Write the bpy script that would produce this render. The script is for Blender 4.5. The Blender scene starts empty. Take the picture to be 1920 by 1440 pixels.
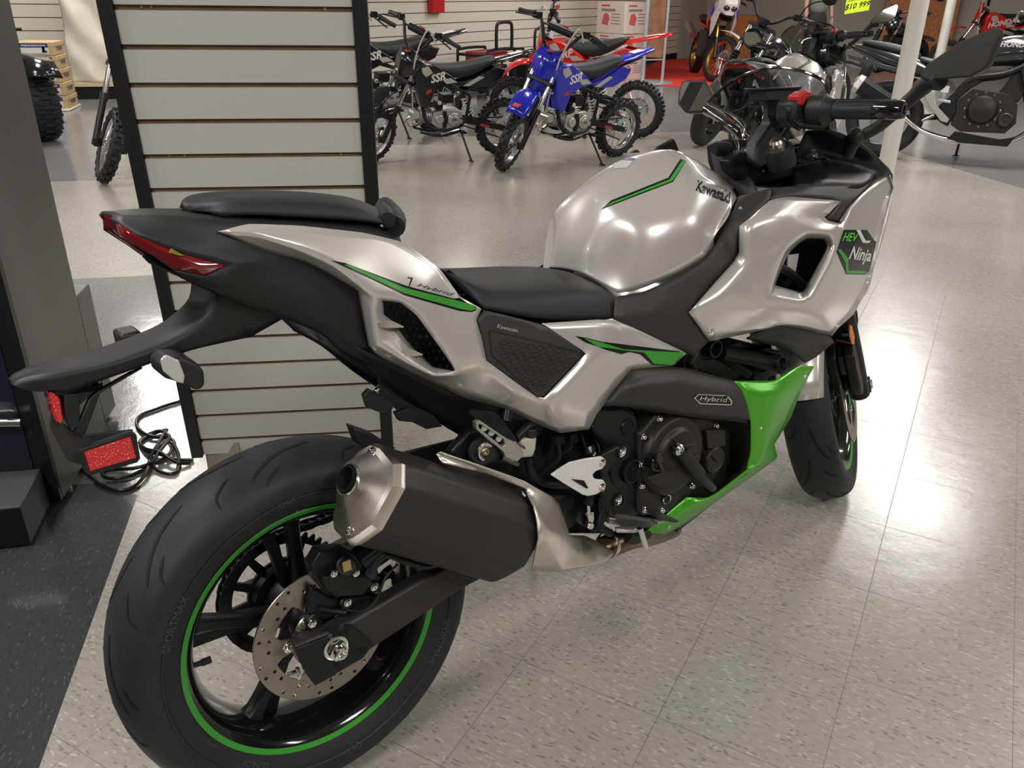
import bpy, bmesh, math, random
from math import pi, sin, cos, tan, radians
from mathutils import Vector, Matrix, Quaternion
from mathutils.bvhtree import BVHTree
random.seed(7)
SC = bpy.context.scene
C = SC.collection
W, H = 1920, 1440
# ---------------------------------------------------------------- camera (a phone held at 1.29 m)
FPX, CAMH, PITCH, ROLL = 1554.5, 1.28538, .446107, .013905
CAMR = Matrix.Rotation(pi/2-PITCH, 3, 'X') @ Matrix.Rotation(ROLL, 3, 'Z')
CAMP = Vector((0, 0, CAMH))
cd = bpy.data.cameras.new('camera'); camo = bpy.data.objects.new('camera', cd); C.objects.link(camo)
camo.matrix_world = Matrix.Translation(CAMP) @ CAMR.to_4x4()
cd.sensor_fit = 'HORIZONTAL'; cd.sensor_width = 36; cd.lens = FPX/W*36; cd.clip_start = .02; cd.clip_end = 200
SC.camera = camo
def ray(u, v):
    return CAMR @ Vector(((u-W/2)/FPX, -(v-H/2)/FPX, -1))
def gr(u, v, z=0.0):
    """world point at height z seen at photo position u, v"""
    d = ray(u, v); return CAMP + d*((z-CAMH)/d.z)
def onplane(u, v, p0, n):
    d = ray(u, v); n = Vector(n); return CAMP + d*((Vector(p0)-CAMP).dot(n)/d.dot(n))
def topx(P):
    q = CAMR.transposed() @ (Vector(P)-CAMP); return (W/2+FPX*q.x/-q.z, H/2-FPX*q.y/-q.z)
# ---------------------------------------------------------------- materials
MATS = {}
def srgb(r, g, b):
    f = lambda c: ((c/255+.055)/1.055)**2.4 if c/255 > .04045 else c/255/12.92
    return (f(r), f(g), f(b), 1)
def mat(name, col, rough=.5, metal=0, coat=0, bump=0, bscale=200, var=0, vscale=8, trans=0, alpha=1, emit=0, coat_rough=.05, spec=.5, ior=1.45, flake=0):
    if name in MATS: return MATS[name]
    m = bpy.data.materials.new(name); m.use_nodes = True; MATS[name] = m
    nt = m.node_tree; b = nt.nodes['Principled BSDF']
    c = srgb(*col) if max(col) > 1 else (*col, 1)
    b.inputs['Base Color'].default_value = c
    b.inputs['Roughness'].default_value = rough; b.inputs['Metallic'].default_value = metal
    b.inputs['Coat Weight'].default_value = coat; b.inputs['Coat Roughness'].default_value = coat_rough
    b.inputs['Specular IOR Level'].default_value = spec; b.inputs['IOR'].default_value = ior
    b.inputs['Transmission Weight'].default_value = trans; b.inputs['Alpha'].default_value = alpha
    if emit:
        b.inputs['Emission Color'].default_value = c; b.inputs['Emission Strength'].default_value = emit
    tc = nt.nodes.new('ShaderNodeTexCoord')
    if var:
        n = nt.nodes.new('ShaderNodeTexNoise'); n.inputs['Scale'].default_value = vscale; n.inputs['Detail'].default_value = 5
        nt.links.new(tc.outputs['Object'], n.inputs['Vector'])
        mr = nt.nodes.new('ShaderNodeMapRange'); mr.inputs['From Min'].default_value = .3; mr.inputs['From Max'].default_value = .7
        mr.inputs['To Min'].default_value = 1-var; mr.inputs['To Max'].default_value = 1+var
        nt.links.new(n.outputs['Fac'], mr.inputs['Value'])
        mx = nt.nodes.new('ShaderNodeVectorMath'); mx.operation = 'SCALE'; mx.inputs[0].default_value = c[:3]
        nt.links.new(mr.outputs[0], mx.inputs['Scale']); nt.links.new(mx.outputs[0], b.inputs['Base Color'])
        mr2 = nt.nodes.new('ShaderNodeMapRange'); mr2.inputs['To Min'].default_value = max(.02, rough-.1*var*2); mr2.inputs['To Max'].default_value = min(1, rough+.1*var*2)
        nt.links.new(n.outputs['Fac'], mr2.inputs['Value']); nt.links.new(mr2.outputs[0], b.inputs['Roughness'])
    if bump:
        n = nt.nodes.new('ShaderNodeTexNoise'); n.inputs['Scale'].default_value = bscale; n.inputs['Detail'].default_value = 3
        nt.links.new(tc.outputs['Object'], n.inputs['Vector'])
        bp = nt.nodes.new('ShaderNodeBump'); bp.inputs['Strength'].default_value = bump; bp.inputs['Distance'].default_value = .001
        nt.links.new(n.outputs['Fac'], bp.inputs['Height']); nt.links.new(bp.outputs[0], b.inputs['Normal'])
    return m
PEARL = mat('pearl_paint', (.62,.597,.565), .28, .45, .9, coat_rough=.03)
SILVERP = mat('silver_paint', (.30,.30,.30), .35, .6, .6)
MBLK = mat('matte_black_plastic', (.0135,.013,.0128), .5, bump=.15, bscale=900)
CHAR = mat('charcoal_plastic', (.029,.0275,.026), .52, bump=.2, bscale=1200)
SEATM = mat('seat_vinyl', (.017,.0175,.018), .55, bump=.35, bscale=700)
GBLK = mat('gloss_black', (.006,.006,.006), .12, coat=.6)
SBLK = mat('satin_black_metal', (.012,.012,.012), .38, .3, bump=.1, bscale=500)
ENGB = mat('engine_black', (.027,.025,.023), .42, .4, bump=.2, bscale=600)
GREENP = mat('green_paint', (.085,.42,.022), .33, .45, .25, coat_rough=.25)
GREENT = mat('green_decal', (.045,.30,.035), .3)
BLKT = mat('black_decal', (.006,.006,.006), .25)
RUBBER = mat('rubber', (.015,.015,.0155), .58, bump=.25, bscale=300, var=.25, vscale=9)
GROOVE_SHADE = mat('rubber_groove_shade', (.004,.004,.004), .8)  # dark strips on the tread, painted shade of the grooves
RUBTXT = mat('rubber_lettering_lit', (.062,.062,.062), .55)  # same rubber, painted lighter as light on raised letters
STEEL = mat('brushed_steel', (.70,.66,.60), .27, 1, var=.12, vscale=14)
CHROME = mat('chrome', (.8,.79,.77), .1, 1)
ALU = mat('cast_aluminium', (.55,.54,.52), .36, .9)
DISCM = mat('disc_steel', (.36,.32,.28), .33, 1, var=.12, vscale=30)
BRONZE = mat('heat_tinted_steel', (.20,.14,.10), .3, 1, var=.3, vscale=25)
WHITEP = mat('white_plastic', (.66,.65,.62), .4)
REDLENS = mat('red_lens', (.17,.003,.006), .12, coat=1, spec=.6)
REDSW = mat('red_switch', (.45,.02,.02), .35)
BLACKV = mat('dark_void', (.002,.002,.002), .9)  # near-black for painted shade in openings, also for plain black boards
MIRR = mat('mirror_glass', (.72,.73,.70), .02, 1)
ROSE = mat('dark_hex_rubber', (.030,.030,.032), .5, bump=.3, bscale=500)
def reflector_mat(name, col):
    m = mat(name, col, .2, coat=1); nt = m.node_tree; b = nt.nodes['Principled BSDF']
    tc = [n for n in nt.nodes if n.type == 'TEX_COORD'][0]
    v = nt.nodes.new('ShaderNodeTexVoronoi'); v.inputs['Scale'].default_value = 320
    nt.links.new(tc.outputs['Object'], v.inputs['Vector'])
    bp = nt.nodes.new('ShaderNodeBump'); bp.inputs['Strength'].default_value = .8; bp.inputs['Distance'].default_value = .002
    nt.links.new(v.outputs['Distance'], bp.inputs['Height']); nt.links.new(bp.outputs[0], b.inputs['Normal'])
    return m
REFLR = reflector_mat('red_reflector', (.62,.012,.012))
AMBER = reflector_mat('amber_reflector', (.75,.22,.01))
def glassmat(name, col, alpha, rough=.03):
    m = bpy.data.materials.new(name); m.use_nodes = True; nt = m.node_tree; nt.nodes.clear()
    o = nt.nodes.new('ShaderNodeOutputMaterial'); mx = nt.nodes.new('ShaderNodeMixShader'); t = nt.nodes.new('ShaderNodeBsdfTransparent')
    g = nt.nodes.new('ShaderNodeBsdfGlossy'); fr = nt.nodes.new('ShaderNodeFresnel'); fr.inputs[0].default_value = 1.6
    t.inputs[0].default_value = (*col, 1); g.inputs['Roughness'].default_value = rough
    nt.links.new(fr.outputs[0], mx.inputs[0]); nt.links.new(t.outputs[0], mx.inputs[1]); nt.links.new(g.outputs[0], mx.inputs[2])
    nt.links.new(mx.outputs[0], o.inputs[0]); MATS[name] = m; return m
SMOKE = glassmat('smoked_screen', (.42,.42,.43), .5)
CLEARL = glassmat('clear_lens', (.85,.85,.85), .3)
# ---------------------------------------------------------------- mesh building
def tag(o, label=None, cat=None, group=None, kind=None):
    if label: o['label'] = label
    if cat: o['category'] = cat
    if group: o['group'] = group
    if kind: o['kind'] = kind
    return o
def empty(name, loc=(0,0,0), rz=0, label=None, cat=None, group=None, parent=None):
    o = bpy.data.objects.new(name, None); C.objects.link(o); o.empty_display_size = .1
    o.location = loc; o.rotation_euler = (0, 0, rz); o.parent = parent
    return tag(o, label, cat, group)
def frame_of(d):
    d = Vector(d).normalized(); a = Vector((0,0,1)) if abs(d.z) < .9 else Vector((1,0,0))
    x = d.cross(a).normalized(); return x, d.cross(x).normalized(), d
class MB:
    def __init__(s): s.v = []; s.f = []; s.m = []; s.mats = []; s.cur = 0
    def use(s, m):
        if m not in s.mats: s.mats.append(m)
        s.cur = s.mats.index(m); return s
    def add(s, vs, fs):
        n = len(s.v); s.v += [Vector(p) for p in vs]
        for f in fs: s.f.append([n+i for i in f]); s.m.append(s.cur)
        return s
    def box(s, c, size, R=None):
        c = Vector(c); hx, hy, hz = [k/2 for k in size]
        vs = [Vector((x, y, z)) for x in (-hx, hx) for y in (-hy, hy) for z in (-hz, hz)]
        if R is not None: vs = [R @ p for p in vs]
        return s.add([c+p for p in vs], [(0,1,3,2),(4,6,7,5),(0,4,5,1),(2,3,7,6),(0,2,6,4),(1,5,7,3)])
    def bar(s, a, b, w, h, up=(0,0,1)):
        a, b = Vector(a), Vector(b); d = (b-a).normalized(); x = d.cross(Vector(up)).normalized(); z = x.cross(d)
        vs = [p+x*sx*w/2+z*sz*h/2 for p in (a, b) for sx, sz in ((-1,-1),(1,-1),(1,1),(-1,1))]
        return s.add(vs, [(0,3,2,1),(4,5,6,7),(0,1,5,4),(1,2,6,5),(2,3,7,6),(3,0,4,7)])
    def cyl(s, a, b, r, r2=None, n=20, caps=True):
        a, b = Vector(a), Vector(b); r2 = r if r2 is None else r2; x, y, d = frame_of(b-a)
        vs = [p+(x*cos(2*pi*i/n)+y*sin(2*pi*i/n))*rr for p, rr in ((a, r), (b, r2)) for i in range(n)]
        fs = [(i, (i+1) % n, n+(i+1) % n, n+i) for i in range(n)]
        if caps: fs += [list(range(n))[::-1], list(range(n, 2*n))]
        return s.add(vs, fs)
    def rev(s, c, axis, prof, n=48, closed=False):
        """profile of (along axis, radius) revolved about axis through c"""
        c = Vector(c); x, y, d = frame_of(axis); vs = []; k = len(prof)
        for i in range(n):
            e = x*cos(2*pi*i/n)+y*sin(2*pi*i/n); vs += [c+d*a+e*r for a, r in prof]
        fs = []
        for i in range(n):
            j = (i+1) % n
            for q in range(k if closed else k-1):
                r = (q+1) % k; fs.append((i*k+q, j*k+q, j*k+r, i*k+r))
        return s.add(vs, fs)
    def tube(s, pts, r, n=10, smooth=0, caps=True):
        pts = [Vector(p) for p in pts]
        if smooth: pts = spline(pts, smooth)
        m = len(pts); rs = r if isinstance(r, (list, tuple)) else [r]*m
        if len(rs) != m: rs = [rs[min(len(rs)-1, int(i*(len(rs)-1)/(m-1)+.5))] for i in range(m)]
        up = None; vs = []
        for i, p in enumerate(pts):
            d = (pts[min(i+1, m-1)]-pts[max(i-1, 0)]).normalized()
            if up is None: x, y, _ = frame_of(d)
            else:
                x = (up-d*up.dot(d)).normalized(); y = d.cross(x)
            up = x
            vs += [p+(x*cos(2*pi*k/n)+y*sin(2*pi*k/n))*rs[i] for k in range(n)]
        fs = [(i*n+k, i*n+(k+1) % n, (i+1)*n+(k+1) % n, (i+1)*n+k) for i in range(m-1) for k in range(n)]
        if caps: fs += [list(range(n))[::-1], list(range((m-1)*n, m*n))]
        return s.add(vs, fs)
    def prism(s, pts, vec):
        """closed polygon swept along vec"""
        vec = Vector(vec); n = len(pts); pts = [Vector(p) for p in pts]
        return s.add(pts+[p+vec for p in pts], [list(range(n)), list(range(n, 2*n))[::-1]]+[(i, n+i, n+(i+1) % n, (i+1) % n) for i in range(n)])
    def frame(s, outer, inner, vec):
        """plate with one hole, outlines of equal length"""
        vec = Vector(vec); n = len(outer); o = [Vector(p) for p in outer]; q = [Vector(p) for p in inner]
        vs = o+q+[p+vec for p in o]+[p+vec for p in q]; fs = []
        for i in range(n):
            j = (i+1) % n
            fs += [(i, j, n+j, n+i), (2*n+i, 3*n+i, 3*n+j, 2*n+j), (i, 2*n+i, 2*n+j, j), (n+i, n+j, 3*n+j, 3*n+i)]
        return s.add(vs, fs)
    def loft(s, rings, caps=True, closed=True):
        n = len(rings[0]); vs = [p for r in rings for p in r]; fs = []
        for i in range(len(rings)-1):
            for k in range(n if closed else n-1): fs.append((i*n+k, i*n+(k+1) % n, (i+1)*n+(k+1) % n, (i+1)*n+k))
        if caps: fs += [list(range(n))[::-1], list(range((len(rings)-1)*n, len(rings)*n))]
        return s.add(vs, fs)
    def ball(s, c, r, sz=(1,1,1), n=16, m=10):
        c = Vector(c); vs = []
        for i in range(m+1):
            t = pi*i/m
            for k in range(n): vs.append(c+Vector((sin(t)*cos(2*pi*k/n)*r*sz[0], sin(t)*sin(2*pi*k/n)*r*sz[1], cos(t)*r*sz[2])))
        return s.add(vs, [(i*n+k, (i+1)*n+k, (i+1)*n+(k+1) % n, i*n+(k+1) % n) for i in range(m) for k in range(n)])
    def xf(s, M, start=0):
        for i in range(start, len(s.v)): s.v[i] = M @ s.v[i]
        return s
    def build(s, name, m=None, parent=None, ang=35, bevel=0, sub=0, seg=2, weld=False, recalc=True):
        me = bpy.data.meshes.new(name); me.from_pydata([tuple(p) for p in s.v], [], s.f)
        if m is not None and not s.mats: me.materials.append(m)
        else:
            if s.mats:
                for q in s.mats: me.materials.append(q)
                for p, i in zip(me.polygons, s.m): p.material_index = i
        if recalc or weld:
            bm = bmesh.new(); bm.from_mesh(me)
            if weld: bmesh.ops.remove_doubles(bm, verts=bm.verts, dist=1e-5)
            bmesh.ops.recalc_face_normals(bm, faces=bm.faces); bm.to_mesh(me); bm.free()
        me.polygons.foreach_set('use_smooth', [True]*len(me.polygons)); me.set_sharp_from_angle(angle=radians(ang))
        o = bpy.data.objects.new(name, me); C.objects.link(o); o.parent = parent
        if bevel:
            b = o.modifiers.new('b', 'BEVEL'); b.width = bevel; b.segments = seg; b.limit_method = 'ANGLE'; b.angle_limit = radians(30); b.harden_normals = False
        if sub:
            q = o.modifiers.new('s', 'SUBSURF'); q.levels = q.render_levels = sub
        return o
def spline(pts, k):
    out = []
    for i in range(len(pts)-1):
        p0 = pts[max(i-1, 0)]; p1 = pts[i]; p2 = pts[i+1]; p3 = pts[min(i+2, len(pts)-1)]
        for j in range(k):
            t = j/k
            out.append(.5*((2*p1)+(p2-p0)*t+(2*p0-5*p1+4*p2-p3)*t*t+(3*p1-p0-3*p2+p3)*t**3))
    out.append(pts[-1]); return out
def text_geo(s, size=1, bold=0, shear=0, res=2, extr=0):
    cu = bpy.data.curves.new('t', 'FONT'); cu.body = s; cu.size = size; cu.offset = bold; cu.shear = shear; cu.resolution_u = res; cu.extrude = extr
    o = bpy.data.objects.new('t', cu); C.objects.link(o); bpy.context.view_layer.update()
    me = bpy.data.meshes.new_from_object(o); vs = [v.co.copy() for v in me.vertices]; fs = [list(p.vertices) for p in me.polygons]
    bpy.data.objects.remove(o); bpy.data.curves.remove(cu); bpy.data.meshes.remove(me)
    return vs, fs
def text_on(mb, s, M, size, bold=0, shear=0, center=True, th=.0):
    """flat lettering placed by matrix M (text x, y on the matrix x, y)"""
    vs, fs = text_geo(s, size, bold, shear)
    if not vs: return mb
    if center:
        x0 = min(v.x for v in vs); x1 = max(v.x for v in vs); y0 = min(v.y for v in vs); y1 = max(v.y for v in vs)
        for v in vs: v.x -= (x0+x1)/2; v.y -= (y0+y1)/2
    return mb.add([M @ v for v in vs], fs)
def copy_tree(o, parent=None):
    c = o.copy(); C.objects.link(c); c.parent = parent
    for ch in list(o.children): copy_tree(ch, c)
    return c
# ================================================================ the silver and green sport motorcycle
HD, LEAN, BX, BY, STEER = .658744, .121675, -.331687, 1.087158, .52961
BM = Matrix.Translation((BX, BY, 0)) @ Matrix.Rotation(HD, 4, 'Z') @ Matrix.Rotation(-LEAN, 4, 'X')
BMI = BM.inverted(); EYE = BMI @ CAMP
def rayL(u, v): return (BMI.to_3x3() @ ray(u, v)).normalized()
def at(u, v, y):
    """point of the motorcycle (x forward, y left, z up, metres) at lateral offset y"""
    d = rayL(u, v); return EYE + d*((y-EYE.y)/d.y)
def atpl(u, v, p0, n):
    d = rayL(u, v); n = Vector(n); return EYE + d*((Vector(p0)-EYE).dot(n)/d.dot(n))
root = bpy.data.objects.new('motorcycle', None); C.objects.link(root); root.matrix_world = BM
tag(root, 'silver and green sport motorcycle in the foreground, seen from its right rear side', 'motorcycle', 'silver and green sport motorcycles')
def panel(name, V, F, m, parent=root, thick=.004, sub=2, crease=.3, sharp=(), mirror=None, soft=False, ang=50, flip=None):
    P = {k: (p if isinstance(p, Vector) else at(*p)) for k, p in V.items()}
    bm = bmesh.new(); bv = {}; inv = {}
    for k, p in P.items(): bv[k] = bm.verts.new(p)
    for k, w in bv.items(): inv[w] = k
    for f in F:
        ks = f.split()
        try: bm.faces.new([bv[k] for k in ks])
        except ValueError: print('dup face', name, f)
    for w in [w for w in bm.verts if not w.link_faces]: print('loose', name, inv[w]); bm.verts.remove(w)
    sh = set()
    for e in bm.edges:
        a, b = inv[e.verts[0]], inv[e.verts[1]]
        if (a, b) in sharp or (b, a) in sharp: sh.add(e)
    bmesh.ops.recalc_face_normals(bm, faces=bm.faces)
    s = sum((f.normal.dot((EYE-f.calc_center_median()).normalized())*f.calc_area() for f in bm.faces))
    if s < 0: bmesh.ops.reverse_faces(bm, faces=bm.faces)
    cl = bm.edges.layers.float.new('crease_edge'); vl = bm.verts.layers.float.new('crease_vert')
    for e in bm.edges: e[cl] = .9 if e in sh else crease
    if mirror == 'join':
        g = bmesh.ops.duplicate(bm, geom=bm.verts[:]+bm.edges[:]+bm.faces[:])['geom']
        nf = [x for x in g if isinstance(x, bmesh.types.BMFace)]; nv = [x for x in g if isinstance(x, bmesh.types.BMVert)]
        for w in nv: w.co.y = -w.co.y
        bmesh.ops.reverse_faces(bm, faces=nf)
        bmesh.ops.remove_doubles(bm, verts=[w for w in bm.verts if abs(w.co.y) < .002], dist=.003)
    for e in bm.edges:
        if e.is_boundary: e[cl] = 1
    for w in bm.verts:
        be = [e for e in w.link_edges if e.is_boundary]
        if len(be) == 2:
            d1 = (be[0].other_vert(w).co-w.co).normalized(); d2 = (be[1].other_vert(w).co-w.co).normalized()
            t = pi-d1.angle(d2, pi); w[vl] = 0 if t < radians(24) or soft else 1
        elif len(be) > 2: w[vl] = 1
    me = bpy.data.meshes.new(name); bm.to_mesh(me); bm.free(); me.materials.append(m)
    me.polygons.foreach_set('use_smooth', [True]*len(me.polygons))
    def mk(me_, nm):
        o = bpy.data.objects.new(nm, me_); C.objects.link(o); o.parent = parent
        if sub:
            q = o.modifiers.new('s', 'SUBSURF'); q.levels = q.render_levels = sub; q.boundary_smooth = 'PRESERVE_CORNERS'
        else: me_.set_sharp_from_angle(angle=radians(ang))
        if thick:
            q = o.modifiers.new('t', 'SOLIDIFY'); q.thickness = thick; q.offset = -1; q.use_rim = True
        return o
    o = mk(me, name)
    if mirror == 'sep':
        m2 = me.copy()
        b2 = bmesh.new(); b2.from_mesh(m2)
        for w in b2.verts: w.co.y = -w.co.y
        bmesh.ops.reverse_faces(b2, faces=b2.faces); b2.to_mesh(m2); b2.free()
        mk(m2, name)
    return o
def bvh_of(objs):
    bpy.context.view_layer.update(); dg = bpy.context.evaluated_depsgraph_get(); vs = []; fs = []
    for o in objs:
        e = o.evaluated_get(dg); me = e.to_mesh(); M = BMI @ o.matrix_world; n = len(vs)
        vs += [M @ v.co for v in me.vertices]; fs += [[n+i for i in p.vertices] for p in me.polygons]; e.to_mesh_clear()
    return BVHTree.FromPolygons(vs, fs)
def hit(bvh, u, v, off=.0006):
    d = rayL(u, v); p, n, i, t = bvh.ray_cast(EYE, d)
    if p is None: return None, None
    if n.dot(d) > 0: n = -n
    return p+n*off, n
def decal_mesh(mb, bvh, pts2, faces2, off=.0006, cell=14, clip=False):
    """lay flat artwork (photo-space outline) on to a curved body panel as real, thin geometry"""
    bm = bmesh.new(); vs = [bm.verts.new((u, v, 0)) for u, v in pts2]
    if len(faces2) == 1 and len(pts2) > 4:
        from mathutils.geometry import tessellate_polygon
        faces2 = tessellate_polygon([[Vector((u, v, 0)) for u, v in pts2]])
    for f in faces2:
        try: bm.faces.new([vs[i] for i in f])
        except ValueError: pass
    bmesh.ops.triangulate(bm, faces=bm.faces)
    for _ in range(5):
        L = [e for e in bm.edges if e.calc_length() > cell]
        if not L: break
        bmesh.ops.subdivide_edges(bm, edges=L, cuts=1, use_grid_fill=False); bmesh.ops.triangulate(bm, faces=bm.faces)
    out = []; ok = []
    last = None
    for w in bm.verts:
        p, n = hit(bvh, w.co.x, w.co.y, off); out.append(p); ok.append(p is not None)
    bm.verts.index_update()
    fs = [[w.index for w in f.verts] for f in bm.faces if all(ok[w.index] for w in f.verts)]
    good = []
    for f in fs:
        q = [out[i] for i in f]; L = max((q[0]-q[1]).length, (q[1]-q[2]).length, (q[2]-q[0]).length)
        if L < .05: good.append(f)
    mb.add([p if p is not None else Vector((0,0,0)) for p in out], good); bm.free()
    return mb
def decal(name, polys, m, bvh, parent, off=.0006, cell=14):
    mb = MB()
    for poly in polys: decal_mesh(mb, bvh, poly, [list(range(len(poly)))], off, cell)
    return clean(mb.build(name, m, parent, recalc=False))
def clean(o):
    bm = bmesh.new(); bm.from_mesh(o.data)
    bmesh.ops.delete(bm, geom=[v for v in bm.verts if not v.link_faces], context='VERTS')
    for f in bm.faces:
        if f.normal.dot(EYE-f.calc_center_median()) < 0: f.normal_flip()
    bm.to_mesh(o.data); bm.free(); return o
def text_decal(name, s, quad, m, bvh, parent, bold=0, shear=0, off=.0009):
    """lettering stretched to the four corners bl, br, tr, tl"""
    vs, fs = text_geo(s, 1, bold, shear); x0 = min(v.x for v in vs); x1 = max(v.x for v in vs); y0 = min(v.y for v in vs); y1 = max(v.y for v in vs)
    bl, br, tr, tl = [Vector(q) for q in quad]; pts = []
    for v in vs:
        a = (v.x-x0)/(x1-x0); b = (v.y-y0)/(y1-y0); p = (bl*(1-a)+br*a)*(1-b)+(tl*(1-a)+tr*a)*b; pts.append((p.x, p.y))
    mb = MB(); decal_mesh(mb, bvh, pts, fs, off, 25)
    return clean(mb.build(name, m, parent, recalc=False))
def bolt(mb, p, axis, r=.006, h=.004):
    a = Vector(axis).normalized(); mb.rev(p, a, [(-.002, r*1.35), (h*.2, r*1.35), (h*.35, r*1.1), (h*.8, r), (h, r*.8), (h, r*.45), (h*.4, r*.4), (h*.4, 0)], n=14)
Y = Vector((0,1,0)); OUT = Vector((0,-1,0))
# ---------------------------------------------------------------- wheels
def tyre_profile(R, w, rb):
    h = w/2; pts = [(-h*.74, rb-.004), (-h*.80, rb+.006), (-h*.93, rb+.022), (-h*1.0, rb+.042)]
    s = R-(rb+.048)
    for i in range(0, 21):
        a = -pi/2+pi*i/20; pts.append((h*sin(a), R-s+s*cos(a)**.85 if abs(cos(a)) > 1e-6 else R-s))
    pts += [(h*1.0, rb+.042), (h*.93, rb+.022), (h*.80, rb+.006), (h*.74, rb-.004)]
    return pts
def surf(prof, R, w, rb, s):
    """point (a, r) on the crown for s in -1..1"""
    h = w/2; k = R-(rb+.048); a = s*pi/2; return h*sin(a), R-k+k*max(cos(a), 0)**.85
def make_wheel(name, parent, M, R, w, rb, rw, front=False):
    """M places the wheel frame (axle along y, origin at the hub)"""
    z0 = Vector((0,0,0)); h = rw/2
    rim = MB().use(GBLK)
    # rim: flanges, barrel outer and inner faces; profile is (y, r)
    prof = [(-h-.006, rb+.012), (-h-.009, rb+.006), (-h-.004, rb-.004), (-h+.006, rb-.014), (-h+.022, rb-.020), (-.012, rb-.026), (.012, rb-.026), (h-.022, rb-.020), (h-.006, rb-.014), (h+.004, rb-.004), (h+.009, rb+.006), (h+.006, rb+.012), (h-.004, rb-.001), (.02, rb-.012), (-.02, rb-.012), (-h+.004, rb-.001)]
    rim.rev(z0, Y, prof, n=96, closed=True)
    rim.use(SBLK)
    hw = .030 if front else .045
    rim.rev(z0, Y, [(-hw-.01, .024), (-hw-.01, .034), (-hw, .040), (-.02, .036), (.02, .036), (hw, .046), (hw+.01, .046), (hw+.01, .024)], n=40, closed=True)
    angs = [160, 88, 232, 304, 16] if not front else [100, 172, 244, 316, 28]
    for a in angs:
        a = radians(a); d = Vector((cos(a), 0, sin(a))); t = Vector((-sin(a), 0, cos(a)))
        rings = []
        for q, wd, th in ((.030, .020, .026), (.055, .013, .024), (.10, .0105, .019), (.15, .010, .016), (.178, .012, .016), (rb-.022, .020, .017)):
            c = d*q; rings.append([c+t*wd*sx+Y*th*sy for sx, sy in ((-1,-.6),(-.6,-1),(.6,-1),(1,-.6),(1,.6),(.6,1),(-.6,1),(-1,.6))])
        rim.loft(rings)
        # second, thinner rib on the drive side
        rings = []
        for q, wd, th in ((.05, .012, .010), (.12, .008, .009), (rb-.024, .012, .010)):
            c = d*q+t*(.05*(q/rb))+Y*.024; rings.append([c+t*wd*sx+Y*th*sy for sx, sy in ((-1,-1),(1,-1),(1,1),(-1,1))])
        rim.loft(rings)
    rim.xf(M); o = rim.build(name, parent=parent, ang=40, bevel=0)
    st = MB(); st.rev(z0, Y, [(-h-.0092, rb+.0076), (-h-.0098, rb+.0060), (-h-.0060, rb-.0016), (-h-.0052, rb-.0016)], n=128)
    st.xf(M).build('rim_stripe', GREENT, o, recalc=False)
    ty = MB().use(RUBBER); ty.rev(z0, Y, tyre_profile(R, w, rb), n=128)
    ty.rev(z0, Y, [(-w/2*.985, rb+.034), (-w/2*1.012, rb+.036), (-w/2*1.005, rb+.039)], n=128)
    ty.use(GROOVE_SHADE)
    def strip(path, wd):
        """thin dark strip along (theta, s) path, groove shade as colour"""
        vs = []
        for i, (th, s) in enumerate(path):
            i0, i1 = max(i-1, 0), min(i+1, len(path)-1)
            dth = (path[i1][0]-path[i0][0])*R; ds = (path[i1][1]-path[i0][1])*w*.6; L = math.hypot(dth, ds) or 1
            e = wd*min(1, .25+2*min(i, len(path)-1-i)/len(path)*1.6)
            for sg in (-1, 1):
                tt = th+sg*(-ds/L)*e/R; ss = s+sg*(dth/L)*e/(w*.6); ya, rr = surf(None, R, w, rb, ss); n_ = .0007
                vs.append(Vector((cos(tt)*(rr+n_), ya*(1+n_/(w/2)), sin(tt)*(rr+n_))))
        ty.add(vs, [(2*i, 2*i+1, 2*i+3, 2*i+2) for i in range(len(path)-1)])
    nrep = 9 if not front else 8
    for k in range(nrep):
        for sgn in (-1, 1):
            t0 = 2*pi*k/nrep+(.33 if sgn > 0 else 0)
            f = lambda t, s: (t0+t, s*sgn)
            sp = lambda P: [ (p.x, p.y) for p in spline([Vector((a, b, 0)) for a, b in P], 5)]
            strip([f(a, b) for a, b in sp([(0, .08), (.16, .16), (.30, .34), (.38, .50)])], .0030)
            strip([f(a, b) for a, b in sp([(.22, .46), (.30, .60), (.33, .72)])], .0026)
            strip([f(a, b) for a, b in sp([(.46, .22), (.56, .40), (.58, .62)])], .0022)
    ty.use(RUBTXT)
    def ringtext(s, th0, size, r0, side, bold=0):
        vs, fs = text_geo(s, size, bold); xm = max(v.x for v in vs); out = []
        for v in vs:
            r = r0+v.y; a = th0-(v.x-xm/2)/r0*(1 if side < 0 else -1); yy = w/2*(1.0-.16*((r-(rb+.042))/.03)**2)+.0012
            out.append(Vector((cos(a)*r, side*yy, sin(a)*r)))
        ty.add(out, fs)
    for side in (-1,):
        for th in (150, 330): ringtext('SPORTMAX', radians(th), .017, rb+.030, side)
        for th in (95, 275): ringtext('Q5A', radians(th), .015, rb+.032, side)
        for th in (232, 60): ringtext('DUNLOP', radians(th), .012, rb+.017, side)
        for th in (205, 20): ringtext('160/60ZR17M/C (69W)' if not front else '120/70ZR17M/C (58W)', radians(th), .006, rb+.013, side, 0)
    ty.xf(M).build('tyre', parent=o, ang=30, recalc=False)
    return o
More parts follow.
